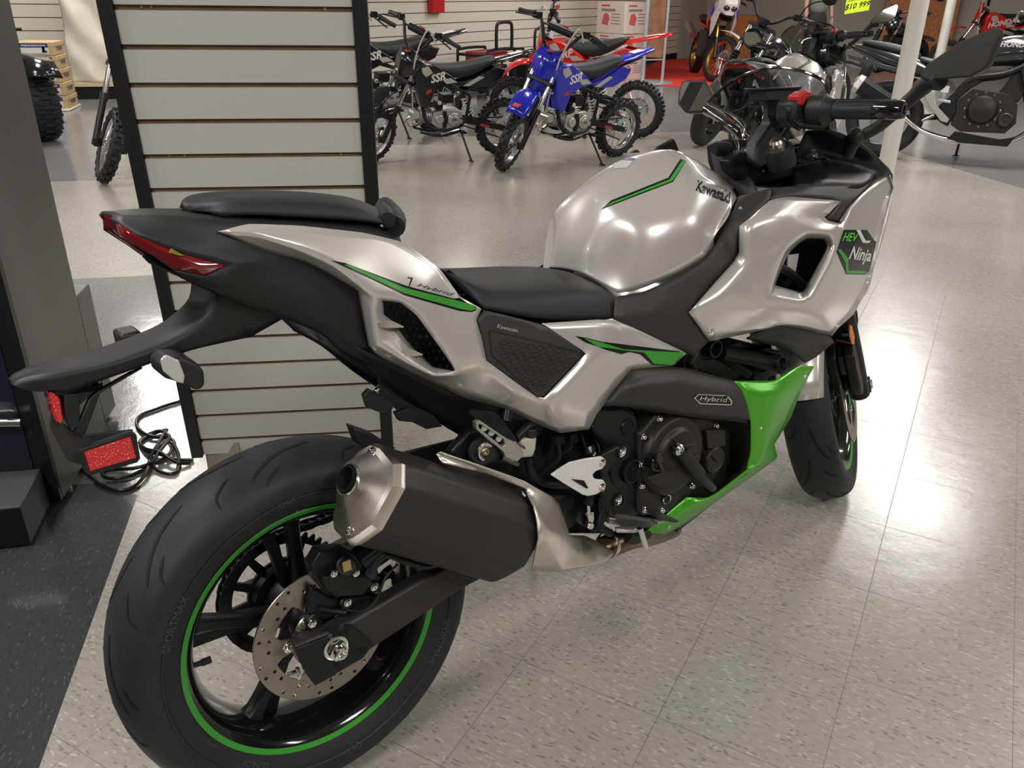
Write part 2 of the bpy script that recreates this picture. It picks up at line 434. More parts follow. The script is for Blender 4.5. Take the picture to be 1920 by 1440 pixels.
def disc_geo(mb, M, y, r, rin, th=.0045, holes=30, carrier=True):
    n0 = len(mb.v); c = Vector((0, y, 0)); mb.use(DISCM)
    # face built as rings with real drilled holes: a band of quads, holes cut as octagons in square cells
    N = holes; rows = [(rin+.004, r-.002)]
    cells = 2; hr = .0034
    for side in (-1, 1):
        yy = y+side*th/2
        for j in range(N):
            for q in range(cells):
                r0 = rin+(r-rin)*q/cells; r1 = rin+(r-rin)*(q+1)/cells; a0 = 2*pi*j/N; a1 = 2*pi*(j+1)/N
                am = (a0+a1)/2; rm = (r0+r1)/2; drill = (j+q) % 2 == 0 if False else (j % 3 != (2 if q else 0))
                pt = lambda a, rr: Vector((cos(a)*rr, yy, sin(a)*rr))
                ou = [pt(a0, r0), pt(am, r0), pt(a1, r0), pt(a1, rm), pt(a1, r1), pt(am, r1), pt(a0, r1), pt(a0, rm)]
                if drill:
                    inn = []
                    for k in range(8):
                        an = -3*pi/4+k*pi/4; inn.append(pt(am+sin(an+pi/2)*hr/rm*1.0, rm-cos(an+pi/2)*hr*1.0) if False else pt(am+cos(an)*hr/rm, rm+sin(an)*hr))
                    mb.add(ou+inn, [(k, (k+1) % 8, 8+(k+1) % 8, 8+k) for k in range(8)])
                    if side == -1:
                        inb = [Vector((p.x, p.y+th, p.z)) for p in inn]
                        mb.add(inn+inb, [(k, (k+1) % 8, 8+(k+1) % 8, 8+k) for k in range(8)])
                else: mb.add(ou, [list(range(8))])
    mb.rev(c, Y, [(-th/2, r), (-th/2+.0008, r+.0006), (th/2, r)], n=96)
    mb.rev(c, Y, [(-th/2, rin), (th/2, rin)], n=96)
    if carrier:
        # five lobes joining the disc to its hub, with bolts
        for k in range(5):
            a = 2*pi*k/5+.55; d = Vector((cos(a), 0, sin(a))); t = Vector((-sin(a), 0, cos(a))); ya = Y*th/2
            pl = [c+d*q+t*e for q, e in ((rin+.003, -.030), (rin-.014, -.016), (.052, -.012), (.046, 0), (.052, .012), (rin-.014, .016), (rin+.003, .030))]
            mb.prism([p-ya*.8 for p in pl], ya*1.6)
            mb.use(CHROME); bolt(mb, c+d*.058-ya, OUT, .008, .004); mb.use(DISCM)
    mb.xf(M, n0)
MR = Matrix.Translation((0, 0, .312))
rw = make_wheel('rear_wheel', root, MR, .312, .160, .2155, .116)
b = MB(); disc_geo(b, MR, -.078, .117, .084); b.build('brake_disc', parent=rw, ang=40)
b = MB(); b.rev(Vector((0,-.086,.312)), Y, [(-.002, .040), (-.002, .056), (.003, .056), (.003, .040)], n=48, closed=True)
for k in range(40):
    a = 2*pi*k/40; b.box(Vector((cos(a)*.0495, -.0895, .312+sin(a)*.0495)), (.0022, .003, .010), Matrix.Rotation(-a+pi/2, 3, 'Y'))
b.build('sensor_ring', STEEL, rw)
# sprocket (left side) with windows
b = MB(); Nt = 43; c = Vector((0, .082, .312))
for k in range(12):
    a0 = 2*pi*k/12; a1 = a0+2*pi/12; ou = []; inn = []
    for j in range(7):
        a = a0+(a1-a0)*j/6; ou.append(c+Vector((cos(a)*.105, 0, sin(a)*.105)))
    for j in range(6, -1, -1):
        a = a0+(a1-a0)*j/6; ou.append(c+Vector((cos(a)*.058, 0, sin(a)*.058)))
    g = []
    for j in range(7):
        a = a0+(a1-a0)*(.14+.72*j/6); g.append(c+Vector((cos(a)*.094, 0, sin(a)*.094)))
    for j in range(6, -1, -1):
        a = a0+(a1-a0)*(.24+.52*j/6); g.append(c+Vector((cos(a)*.066, 0, sin(a)*.066)))
    if k % 2 == 0 or True: b.frame(ou, g, (0, .006, 0))
b.use(SBLK); b.mats = [SBLK]; b.m = [0]*len(b.m)
for k in range(Nt):
    a = 2*pi*k/Nt; d = Vector((cos(a), 0, sin(a))); t = Vector((-sin(a), 0, cos(a)))
    b.prism([c+d*.104+t*.006, c+d*.114+t*.0015, c+d*.114-t*.0015, c+d*.104-t*.006], (0, .005, 0))
b.rev(c+Vector((0,-.02,0)), Y, [(0, .03), (0, .060), (.02, .062), (.026, .062), (.03, .03)], n=40)
b.build('sprocket', SBLK, rw)
# chain: round the sprocket and forward along both runs
def chain_path():
    r = .112; f = Vector((.50, .085, .385)); pts = []
    cc = Vector((0, .085, .312)); rf = .034
    n = 40
    ang = math.atan2(f.z-cc.z, f.x); off = math.acos((r-rf)/(f-cc).length)
    a0, a1 = ang+off, ang+2*pi-off
    for i in range(n+1):
        a = a0+(a1-a0)*i/n; pts.append(cc+Vector((cos(a)*r, 0, sin(a)*r)))
    pts.append(f+Vector((cos(a1)*rf, 0, sin(a1)*rf)))
    return [f+Vector((cos(a0)*rf, 0, sin(a0)*rf))]+pts
cp = chain_path(); b = MB(); acc = 0; P = []
L = [0]
for i in range(len(cp)-1): L.append(L[-1]+(cp[i+1]-cp[i]).length)
pit = .01588; N = int(L[-1]/pit)
for k in range(N+1):
    d = k*pit; i = max(j for j in range(len(L)) if L[j] <= d+1e-9); i = min(i, len(cp)-2)
    P.append(cp[i].lerp(cp[i+1], (d-L[i])/(L[i+1]-L[i])))
for k in range(len(P)-1):
    a, q = P[k], P[k+1]; m_ = (a+q)/2; d = (q-a).normalized(); n_ = d.cross(Y)
    w_ = .0095 if k % 2 else .0070
    for sg in (-1, 1):
        pts = []
        for e, cc in ((-1, a), (1, q)):
            for t in range(5):
                an = -pi/2+pi*t/4; pts.append(cc+d*e*cos(an)*.0065+n_*e*sin(an)*.0065)
        b.prism([p+Y*(sg*w_-.0008) for p in pts], (0, .0016, 0))
    b.cyl(a-Y*.0112, a+Y*.0112, .0036, n=8)
b.build('chain', mat('chain_metal', (.05,.048,.045), .4, .8), root, ang=40)
# valve stem
b = MB(); b.tube([at(355,1250,-.01), at(378,1243,-.012)], .0045, n=10); b.tube([at(378,1243,-.012), at(396,1236,-.014)], .006, n=10)
b.build('valve_stem', MBLK, rw)
# rear axle nut, adjuster
b = MB(); c = Vector((0, -.128, .312))
b.use(CHROME); b.rev(c, OUT, [(-.002, .021), (.002, .021), (.003, .018), (.003, .0155)], n=36)
hexp = [c+OUT*.003+Vector((cos(i*pi/3)*.0165, 0, sin(i*pi/3)*.0165)) for i in range(6)]; b.prism(hexp, OUT*.011)
b.rev(c+OUT*.014, OUT, [(0, .012), (.008, .0112), (.010, .009), (.010, .005), (.004, .004), (.004, 0)], n=24)
b.build('axle_nut', parent=root, ang=30)
# ---------------------------------------------------------------- swingarm
b = MB()
so = [(553,1213),(588,1283),(690,1223),(868,1105),(1010,1030),(1080,985),(1080,925),(1010,935),(850,1055),(660,1165)]
b.prism([at(u, v, -.120) for u, v in so], (0, .032, 0))
# left arm and cross member
lo = [Vector((p.x, .122, p.z)) for p in [at(u, v, -.120) for u, v in so]]
b.prism(lo, (0, -.030, 0))
b.box((.36, 0, .42), (.10, .21, .05))
b.add([at(u, v, .11) for u, v in ((733,852),(862,820),(905,860),(790,905))]+[at(u, v, .085) for u, v in ((733,852),(862,820),(905,860),(790,905))], [(0,1,2,3),(7,6,5,4),(0,4,5,1),(1,5,6,2),(2,6,7,3),(3,7,4,0)])
sw = b.build('swingarm', mat('swingarm_grey', (.030,.028,.026), .48, .2, bump=.15, bscale=900), root, bevel=.006)
b = MB()  # adjuster end block and cast relief
b.prism([at(u, v, -.1205) for u, v in ((553,1213),(566,1252),(588,1283),(628,1262),(612,1190))], (0, -.006, 0))
b.prism([at(u, v, -.1205) for u, v in ((602,1194),(655,1167),(700,1205),(680,1232),(628,1262),(606,1232))], (0, -.0035, 0))
b.build('axle_adjuster', SBLK, root, bevel=.003)
b = MB()
for tri in (((615,1178),(640,1166),(628,1196)), ((646,1168),(658,1172),(648,1190)), ((607,1208),(614,1203),(612,1228)), ((616,1246),(632,1244),(626,1256)), ((672,1216),(690,1214),(680,1226))):
    b.prism([at(u, v, -.1245) for u, v in tri], (0, -.0006, 0))
b.build('adjuster_recess_shade', BLACKV, root)  # flat black triangles painted as the shade of cast recesses
b = MB().use(CHROME); b.tube([at(540,1265,-.112), at(562,1258,-.112)], .004); b.cyl(at(556,1260,-.112), at(561,1258,-.112), .0075, n=6); b.build('adjuster_bolt', parent=root)
# ---------------------------------------------------------------- rear caliper
b = MB().use(SBLK)
b.prism([at(u, v, -.108) for u, v in ((583,1065),(600,1035),(650,1030),(668,1040),(690,1070),(712,1085),(700,1105),(680,1118),(630,1122),(604,1105),(590,1088))], (0, .03, 0))
b.prism([at(u, v, -.124) for u, v in ((606,1083),(640,1078),(688,1080),(702,1094),(678,1116),(632,1120),(612,1106))], (0, .018, 0))
b.cyl(at(649,1062,-.125), at(649,1062,-.09), .017, n=24); b.cyl(at(695,1075,-.12), at(695,1075,-.09), .012)
b.cyl(at(702,1100,-.12), at(702,1100,-.09), .010); b.cyl(at(648,1131,-.115), at(648,1131,-.09), .010)
b.prism([at(u, v, -.095) for u, v in ((583,1100),(620,1120),(700,1118),(690,1150),(640,1150),(610,1165),(575,1150))], (0, .012, 0))
b.prism([at(u, v, -.100) for u, v in ((575,1168),(590,1150),(606,1165),(604,1185),(584,1190))], (0, .02, 0))
cal = b.build('rear_caliper', parent=root, bevel=.0035, seg=3)
b = MB().use(CHROME)
for u, v in ((626.5,1076),(668,1075)): bolt(b, at(u, v, -.1245), OUT, .0045, .003)
for u, v in ((702,1101),(652,1130)): bolt(b, at(u, v, -.121), OUT, .005, .003)
b.use(mat('brass_clip', (.55,.45,.2), .3, 1)); b.box(at(649,1060,-.128), (.014, .006, .018)); b.use(SBLK); b.box(at(649,1050,-.126), (.010, .008, .006))
b.use(CHROME); bolt(b, at(597,1123,-.09), OUT, .006, .003); bolt(b, at(586,1170,-.121), OUT, .005, .003)
b.build('caliper_fittings', parent=cal)
b = MB(); b.tube([at(697,1072,-.12), at(722,1042,-.13), at(760,1052,-.14), at(800,1062,-.13), at(850,1045,-.10), at(900,1010,-.08)], .0055, smooth=6)
b.tube([at(640,1142,-.1), at(680,1146,-.11), at(705,1125,-.12), at(722,1085,-.125), at(745,1058,-.12)], .0022, smooth=6)
b.tube([at(600,1142,-.1), at(626,1146,-.1), at(650,1148,-.11)], .004, smooth=4)
b.build('brake_hose', MBLK, root)
# ---------------------------------------------------------------- silencer
pc = at(690, 927, -.205); pf = at(992, 1006, -.19); ax = (pf-pc).normalized()
def mring(uv, q, s=1.0): return [atpl(u, v, pc+ax*q, ax) for u, v in uv]
capo = [(675,843),(697,830),(718,836),(745,868),(745,912),(702,990),(664,1017),(651,1020),(627,998),(624,972),(653,869)]
base = mring(capo, 0); cen = sum(base, Vector())/len(base)
def scaled(r, s, off=0): return [cen+(p-cen)*s+ax*off for p in r]
b = MB(); b.loft([scaled(base, .80, -.006), scaled(base, .93, -.004), scaled(base, .99, .004), scaled(base, 1.015, .008), scaled(base, 1.015, .014)], caps=False)
# front face pressed inwards round the outlet
oc = atpl(668, 903, pc, ax)+ax*(-.004); x_, y_, _ = frame_of(ax)
inner = [oc+ax*(-.010)+(p-cen).normalized()*.030 for p in base]; inner2 = [oc+ax*(-.012)+(p-cen).normalized()*.024 for p in base]
b.loft([scaled(base, .80, -.006), inner, inner2], caps=False)
cap = b.build('silencer_end_cap', STEEL, None, ang=28)
b = MB(); b.rev(oc, ax, [(-.008, .0255), (-.014, .0245), (-.014, .0225), (-.010, .0215), (.03, .0215)], n=36); o1 = b.build('outlet_rim', CHROME, cap)
b = MB(); b.rev(oc, ax, [(-.006, .021), (-.017, .0205), (-.017, .018), (.02, .0175), (.05, .0)], n=36); b.build('outlet_bore', BLACKV, cap)
b = MB()
for u, v in ((696,848),(655,995)):
    p = atpl(u, v, cen-ax*.006, ax); bolt(b, p, -ax, .0062, .004)
b.build('cap_rivets', CHROME, cap)
b = MB()
fr = [(992,937),(1002,955),(1003,1003),(996,1071),(960,1080),(900,1062)]
# body: same section carried forward, growing a little towards the front
def brd(s, q, dz=0):
    r = []
    for p in base: r.append(cen+(p-cen)*s+ax*q+Vector((0, 0, dz)))
    return r
Lb = (pf-pc).length
b.loft([brd(.985, .006), brd(1.0, .012), brd(1.01, .06), brd(1.05, Lb*.55, -.006), brd(1.07, Lb*.84, -.012), brd(.9, Lb*.92, -.012)], caps=True)
body = b.build('silencer', mat('silencer_black', (.026,.023,.021), .5, .1, bump=.1, bscale=1500), root, ang=40, bevel=.014, seg=5)
cap.parent = body
# ---------------------------------------------------------------- heat shield and link pipe
SB = bvh_of([body])
V = {'a':(817,852,-.185),'b':(827,849,-.195),'c':(902,874,-.200),'d':(984,902,-.200),'e':(1035,931,-.190),'f':(1048,944,-.18),
 'g':(832,867,-.20),'h':(902,900,-.222),'i':(978,930,-.235),'j':(991,955,-.243),'k':(1002,1003,-.25),'l':(997,1071,-.225),
 'm':(1068,1003,-.165),'n':(1004,940,-.225),'o':(1008,992,-.25),'p':(1052,1007,-.235),'q':(1047,1073,-.215),'r':(1096,1064,-.20),'s':(1138,1052,-.185),'t':(1153,1037,-.165),
 'u':(1129,1019,-.145),'v':(1096,1004,-.145),'w':(1080,1045,-.205),'x':(1075,1020,-.19),'y':(1020,930,-.20),'z':(1045,975,-.215)}
F = ['a g h b','b h c','c h i d','d i n y','d y e','e y z f','n j o z y','i j n','j k o','k l q o','o q p','o p z','z p x m','f z m','p q w x','q r w','x w v m','w r s u v','s t u','w u v' if False else 'm v x' ]
F = ['a g h b','b h c','c h i d','d i n y','d y e','e y z f','n j o z','n z y','i j n','j k o','k l q o','o q p','o p z','z p x m','f z m','p q w x','q r w','x w v m','w r s u','w u v','s t u']
for k in 'ghijklno':
    p_, n_ = hit(SB, V[k][0], V[k][1], .024 if k in 'bcd' else .013)
    if p_ is not None: V[k] = p_
hs = panel('heat_shield', V, F, mat('heat_shield_steel', (.74,.69,.62), .36, .92, var=.10, vscale=18), body, thick=.003, sub=2, crease=.62)
b = MB(); b.use(BRONZE)
b.tube([at(1128,1030,-.125), at(1152,1020,-.13), at(1185,1008,-.12), at(1225,1002,-.06), at(1260,990,.0)], .024, n=20, smooth=5)
b.use(STEEL); b.rev(at(1140,1022,-.142), (at(1185,1008,-.12)-at(1140,1022,-.142)), [(-.006,.026),(0,.0275),(.006,.026)], n=30)
b.build('exhaust_pipe', parent=root, ang=40)
b = MB(); b.tube([at(1176,1005,-.15), at(1192,1010,-.15), at(1214,1000,-.15)], .012, smooth=4); b.build('stand_stop', MBLK, root)
# ---------------------------------------------------------------- tail
V = {'C0':(207,400,0),'C1':(300,395,0),'C2':(420,396,0),'C3':(560,398,0),'C4':(700,412,0),'C5':(748,438,0),
 'S0':(211,403,-.03),'S1':(300,402,-.062),'S2':(415,408,-.09),'S3':(560,414,-.11),'S4':(690,424,-.12),'S5':(752,452,-.12),
 'K1':(300,428,-.07),'K2':(420,450,-.098),'K3':(565,485,-.100),'K4':(690,545,-.112),
 'L0':(209,411,-.036),'L1':(257,440,-.068),'L2':(322,469,-.088),'L3':(388,487,-.10),'L4':(430,498,-.106),
 'M3':(540,555,-.108),'M4':(640,620,-.11),'M5':(693,650,-.11),'P1':(384,520,-.095),'P2':(326,508,-.08),'P3':(338,521,-.078),
 'N1':(404,552,-.08),'N2':(542,601,-.085),'N3':(604,626,-.09),'N4':(640,662,-.09),'N5':(700,690,-.095),'X4':(752,470,-.13)}
F = ['C0 C1 S1 S0','C1 C2 S2 S1','C2 C3 S3 S2','C3 C4 S4 S3','C4 C5 S5 S4','S0 S1 K1 L0','K1 L1 L0','S1 S2 K2 K1','K1 K2 L2 L1','S2 S3 K3 K2','K2 L3 L2','K2 K3 L4 L3','S3 S4 K4 K3','S4 S5 X4 K4','K3 M3 P1 L4','K3 K4 M4 M3','K4 M5 M4','P1 P2 P3 N1','P1 N1 N2 M3','M3 M4 N3 N2','M4 M5 N5 N4','M4 N4 N3']
panel('tail_cowl', V, F, MBLK, thick=.006, sub=2, crease=.35, mirror='join', sharp=[('S1','S2'),('S2','S3')])
V = {'a':(206,409,0),'b':(213,407,-.034),'c':(257,440,-.066),'d':(322,469,-.086),'e':(388,487,-.098),'f':(430,498,-.104),'g':(384,518,-.094),'h':(323,505,-.078),
 'i':(292,484,-.070),'j':(257,463,-.06),'k':(224,444,-.045),'l':(211,432,0),'m':(240,437,-.062),'n':(300,470,-.084),'o':(370,500,-.10)}
F = ['a b k l','b m k','b c m','m c n j','k m j','c d n','n d e o','e f o','o f g','n o h i','o g h','j n i']
tl = panel('tail_light', V, F, REDLENS, thick=.008, sub=2, crease=.5, mirror='join')
b = MB(); b.prism([at(u,v,-.094) for u,v in ((322,466),(345,479),(338,480),(318,474))], (0,.004,0)); b.build('amber_insert', mat('olive_lens', (.25,.22,.03), .2), tl)
V = {'T':(409,434,-.10),'U1':(465,419,-.104),'U2':(565,423,-.12),'U3':(681,436,-.13),'U4':(750,452,-.135),'U5':(781,471,-.14),'U6':(827,506,-.148),'U7':(862,556,-.155),'U8':(903,579,-.158),
 'K1':(484,438,-.122),'K2':(565,468,-.136),'K3':(630,497,-.146),'K4':(701,558,-.157),'H2':(750,560,-.16),'H3':(789,587,-.163),'H4':(828,645,-.168),'H5':(858,698,-.172),'H6':(816,705,-.166),'H7':(758,676,-.162),'H8':(707,644,-.157),'H0':(698,582,-.154),
 'D1':(504,473,-.098),'D2':(565,488,-.106),'D3':(608,508,-.114),'D4':(671,546,-.120),'D5':(691,648,-.124),'D6':(704,664,-.126),'D7':(789,710,-.130),'D8':(835,729,-.132),'D9':(878,749,-.134),'D10':(947,766,-.136),'D11':(1020,801,-.136),
 'D12':(1051,812,-.152),'D13':(1105,805,-.155),'D14':(1119,776,-.165),'D15':(1169,714,-.168),'D16':(1184,693,-.17),'D17':(1263,685,-.172),'D18':(1288,662,-.174),'E1':(1151,597,-.165),'E2':(1022,606,-.16),
 'N1':(893,600,-.162),'N2':(903,633,-.167),'N3':(912,676,-.17),'N4':(1009,747,-.168),'N5':(1020,746,-.168),'N6':(1099,662,-.172),'N7':(1017,606,-.16),
 'X1':(1122,662,-.182),'X2':(1033,760,-.178),'X3':(970,735,-.178),'Y2':(700,490,-.143),'Y3':(800,540,-.158),
 'i0':(720,590,-.135),'i1':(718,564,-.146),'i2':(750,568,-.152),'i3':(781,591,-.156),'i4':(822,648,-.16),'i5':(855,696,-.164),'i6':(812,687,-.135),'i7':(770,648,-.128),'i8':(733,600,-.128)}
F = ['T K1 D1','T U1 K1','U1 U2 K2 K1','K1 K2 D2 D1','U2 U3 Y2 K3 K2','K2 K3 D3 D2','K3 K4 D4 D3','K4 H0 D4','H0 H8 D5 D4','H8 D6 D5','K3 Y2 H2 K4','U3 U4 Y2','U4 U5 Y3 Y2','Y2 Y3 H3 H2','U5 U6 Y3','U6 U7 H4 Y3' ,'Y3 H4 H3','U7 U8 N1','U7 N1 N2 H4','H4 N2 N3 H5','H5 N3 D9 D8','H6 H5 D8 D7','H7 H6 D7','H8 H7 D7 D6','N3 X3 D10 D9','N3 N4 X3','X3 N4 D11 D10','N4 N5 X2 D11','X2 D12 D11','X2 D14 D13 D12','N5 N6 X1 X2','X1 D15 D14 X2','N6 N7 E2','N6 E2 E1 X1','E1 D18 D17','E1 D17 D16 X1','X1 D16 D15',
 'H0 i0 i8 H8','H8 i8 i7 H7','H7 i7 i6 H6','H6 i6 i5 H5','K4 i1 i0 H0','K4 H2 i2 i1','H2 H3 i3 i2','H3 H4 i4 i3','H4 H5 i5 i4']
rc = panel('side_cowl', V, F, PEARL, thick=.004, sub=2, crease=.45, mirror='sep', sharp=[('K1','K2'),('K2','K3'),('N5','X2'),('X1','X2'),('H5','D8')])
b = MB(); b.use(MBLK); b.prism([at(u,v,-.10) for u,v in ((690,545),(760,550),(800,580),(870,705),(800,712),(700,665))], (0,.01,0))
b.use(ROSE)
for i in range(9):
    for j in range(10):
        u = 735+j*13+(i%2)*6; v = 575+i*14
        if (u-735)*1.0 < (v-560)*.95+10 and (u-720)*1.1 > (v-575)*.62: b.ball(at(u,v,-.10), .0035, n=6, m=4)
b.build('duct_mesh', parent=root)
b = MB()
for (a, q) in (((708,607),(757,612)), ((745,661),(793,664))):
    b.loft([[at(u,v,y) for u,v,y in r] for r in (((a[0],a[1]-2,-.15),(a[0]+2,a[1]+7,-.15),(a[0]-2,a[1]+5,-.13)), ((a[0]+24,a[1]-7,-.150),(a[0]+26,a[1]+8,-.150),(a[0]+20,a[1]+3,-.12)), ((q[0],q[1],-.158),(q[0],q[1]+2,-.156),(q[0]-3,q[1]+1,-.12)))])
b.build('duct_fin', STEEL, root, ang=60)
V = {'a':(911,582,-.162),'b':(896,599,-.163),'c':(905,633,-.168),'d':(914,675,-.171),'e':(1008,744,-.168),'f':(1020,742,-.168),'g':(1096,662,-.172),'h':(1017,608,-.161),'m':(922,618,-.165),'n':(1072,664,-.170),'p':(1012,735,-.166),'q':(926,672,-.168)}
F = ['a b c m','c d q m','q d e p','p e f','p f g n','n g h','m h a','n h m' ,'m q p n']
ins = panel('side_inset', V, F, CHAR, thick=.006, sub=2, crease=.6, mirror='sep')
# seats
def seat(name, C_, E_, B_, m=SEATM, sub=2):
    V = {}; n = len(C_)
    for i in range(n):
        V['c%d'%i] = C_[i]; V['e%d'%i] = E_[i]; V['b%d'%i] = B_[i]
        c = C_[i] if isinstance(C_[i], Vector) else at(*C_[i]); e = E_[i] if isinstance(E_[i], Vector) else at(*E_[i]); V['m%d'%i] = c.lerp(e, .55)+Vector((0,0,.006))
    F = []
    for i in range(n-1):
        for a, q in (('c','m'),('m','e'),('e','b')): F.append('%s%d %s%d %s%d %s%d' % (a,i,a,i+1,q,i+1,q,i))
    return panel(name, V, F, m, thick=.01, sub=sub, crease=.15, mirror='join', sharp=[('e%d'%i,'e%d'%(i+1)) for i in range(0)])
seat('pillion_seat', [(352,391,0),(385,372,0),(510,364,0),(615,364,0),(665,369,0),(712,390,0),(728,404,0)],
     [(353,393,-.02),(400,377,-.075),(511,374,-.09),(615,378,-.095),(668,388,-.10),(705,402,-.095),(722,412,-.085)],
     [(354,395,-.02),(411,399,-.078),(511,403,-.095),(600,408,-.10),(668,413,-.102),(700,416,-.10),(720,418,-.09)])
b = MB(); b.tube([at(722,388,.06), at(737,404,0), at(741,414,-.06), at(739,425,-.085)], .017, n=16, smooth=5); b.tube([at(715,392,-.0), at(724,402,-.06), at(727,412,-.09)], .012, n=12, smooth=5); b.build('seat_strap', SEATM, root, ang=60)
Xv = lambda x, y, z: Vector((x, y, z))
seat('rider_seat', [at(822,509,0), at(860,512,0), at(905,511,0), at(960,502,0), at(1030,497,0), at(1085,508,0), at(1130,530,0), at(1150,560,0)],
     [at(832,512,-.03), at(866,528,-.09), at(905,543,-.125), at(965,553,-.14), at(1030,551,-.145), at(1088,545,-.145), at(1135,550,-.145), at(1157,562,-.145)],
     [at(840,517,-.03), at(872,550,-.095), at(908,577,-.135), at(962,590,-.148), at(1025,599,-.152), at(1085,602,-.152), at(1132,601,-.155), at(1152,596,-.155)])
# licence plate hanger
V = {'a':(402,538,-.06),'b':(470,572,-.062),'c':(548,588,-.06),'d':(470,632,-.045),'e':(360,655,-.045),'f':(230,700,-.04),'g':(130,735,-.035),'h':(92,732,-.035),'i':(75,735,-.03),
 'k':(30,712,-.02),'l':(24,722,-.02),'m':(40,731,-.025),'A':(390,575,-.02),'B':(310,615,-.012),'C':(180,668,-.012),'D':(85,690,-.012),'a2':(385,592,-.055),'B2':(330,640,-.05),'C2':(190,690,-.05),'D2':(88,704,-.04),
 'A0':(400,540,0),'A1':(388,574,0),'B1':(305,614,0),'C1':(178,666,0),'D1':(84,689,0),'k1':(24,712,0),'l1':(22,722,0)}
F = ['A0 a a2 A A1','A a2 B2 B','A1 A B B1','B B2 C2 C','B1 B C C1','C C2 D2 D','C1 C D D1','a b d a2','b c d','a2 d e B2','B2 e f C2','C2 f g D2','D2 g h','D D2 k','D1 D k k1','D2 h i m k' ,'k m l','k l l1 k1']
pb = panel('plate_bracket', V, F, MBLK, thick=.006, sub=2, crease=.3, mirror='join')
b = MB(); b.loft([[at(u,v,y) for u,v,y in r] for r in (((200,690,.02),(200,690,-.03),(185,735,-.03),(185,735,.02)), ((185,735,.02),(185,735,-.03),(150,800,-.02),(150,800,.02)))])
b.build('bracket_web', MBLK, pb, bevel=.003)
b = MB()
b.prism([at(u,v,-.03) for u,v in ((245,700),(270,690),(188,738),(160,815),(140,812),(150,790),(168,748),(183,735))], (0,.012,0))
b.prism([at(u,v,-.028) for u,v in ((92,733),(190,730),(190,722),(150,760),(118,742))], (0,.056,0))
b.prism([at(u,v,-.03) for u,v in ((120,740),(150,738),(150,800),(132,806),(122,780))], (0,.06,0))
b.use(MBLK)
b.build('plate_carrier', CHAR, pb, bevel=.003)
b = MB()
b.prism([at(u,v,-.012) for u,v in ((95,775),(135,806),(160,815),(250,805),(252,870),(150,872),(128,865),(92,800))], (0,.004,0))
b.build('reflector_bracket', CHAR, pb, bevel=.002)
b = MB(); y0 = -.03
b.prism([at(u,v,y0) for u,v in ((90,737),(96,732),(113,748),(120,790),(116,796),(104,790))], (0,.05,0)); b.build('side_reflector', REFLR, pb, bevel=.002)
# number plate lamp stamping and reflector
rq = [(150,842),(246,810),(256,814),(264,860),(258,868),(170,892),(160,888),(148,850)]
b = MB(); b.prism([at(u,v,-.05) for u,v in rq], (0,.010,0)); rfh = b.build('reflector_housing', MBLK, root, bevel=.002)
b = MB(); b.prism([at(u,v,-.052) for u,v in ((158,848),(245,819),(256,859),(169,884))], (0,.003,0)); b.build('reflector', REFLR, rfh, bevel=.001)
# rear indicator
b = MB(); b.prism([at(u,v,-.055) for u,v in ((278,668),(288,655),(320,652),(345,664),(358,678),(360,705),(345,715),(330,705),(300,695),(283,690))], (0,-.06,0)); ind = b.build('rear_indicator', MBLK, root, bevel=.006, seg=3)
b = MB(); b.prism([at(u,v,-.118) for u,v in ((301,675),(311,665),(336,676),(347,705),(345,720),(331,717),(306,697))], (0,.004,0)); b.build('indicator_lens', mat('pale_lens', (.50,.50,.49), .15, coat=1), ind, bevel=.002)
b = MB(); b.box(at(240,633,.075), (.03,.05,.025)); b.build('rear_indicator', MBLK, root, bevel=.005)
# ---------------------------------------------------------------- under tail, rear frame
V = {'a':(604,626,-.085),'b':(640,640,-.09),'c':(692,665,-.115),'d':(789,711,-.122),'e':(878,750,-.126),'f':(947,767,-.128),'g':(1020,802,-.128),'h':(1000,830,-.09),'i':(866,819,-.06),'j':(812,787,-.06),'k':(740,735,-.08),'l':(692,690,-.085),'m':(635,660,-.085)}
panel('under_tail', V, ['a b l m','b c l','c d k l','d e j k','e f i j','f g h i'], MBLK, thick=.004, sub=2, crease=.3, mirror='sep')
b = MB(); b.box((.40,0,.66),(.16,.13,.12)); b.box((.48,0,.58),(.16,.15,.20)); b.box((.45,0,.74),(.3,.2,.06)); b.build('rear_frame', mat('frame_black', (.008,.008,.008), .6), root, bevel=.01)
b = MB().use(MBLK)
b.prism([at(u,v,-.07) for u,v in ((708,712),(735,708),(800,760),(830,800),(800,805),(770,790),(745,770),(722,745))], (0,.004,0))
b.prism([at(u,v,-.09) for u,v in ((683,742),(694,730),(735,752),(738,765),(725,778),(690,765))], (0,.012,0))
b.prism([at(u,v,-.08) for u,v in ((742,775),(770,765),(788,775),(775,792),(750,790))], (0,.012,0))
b.use(CHROME); b.tube([at(703,735,-.095), at(712,724,-.09)], .004); b.build('seat_lock_bracket', parent=root, bevel=.002)
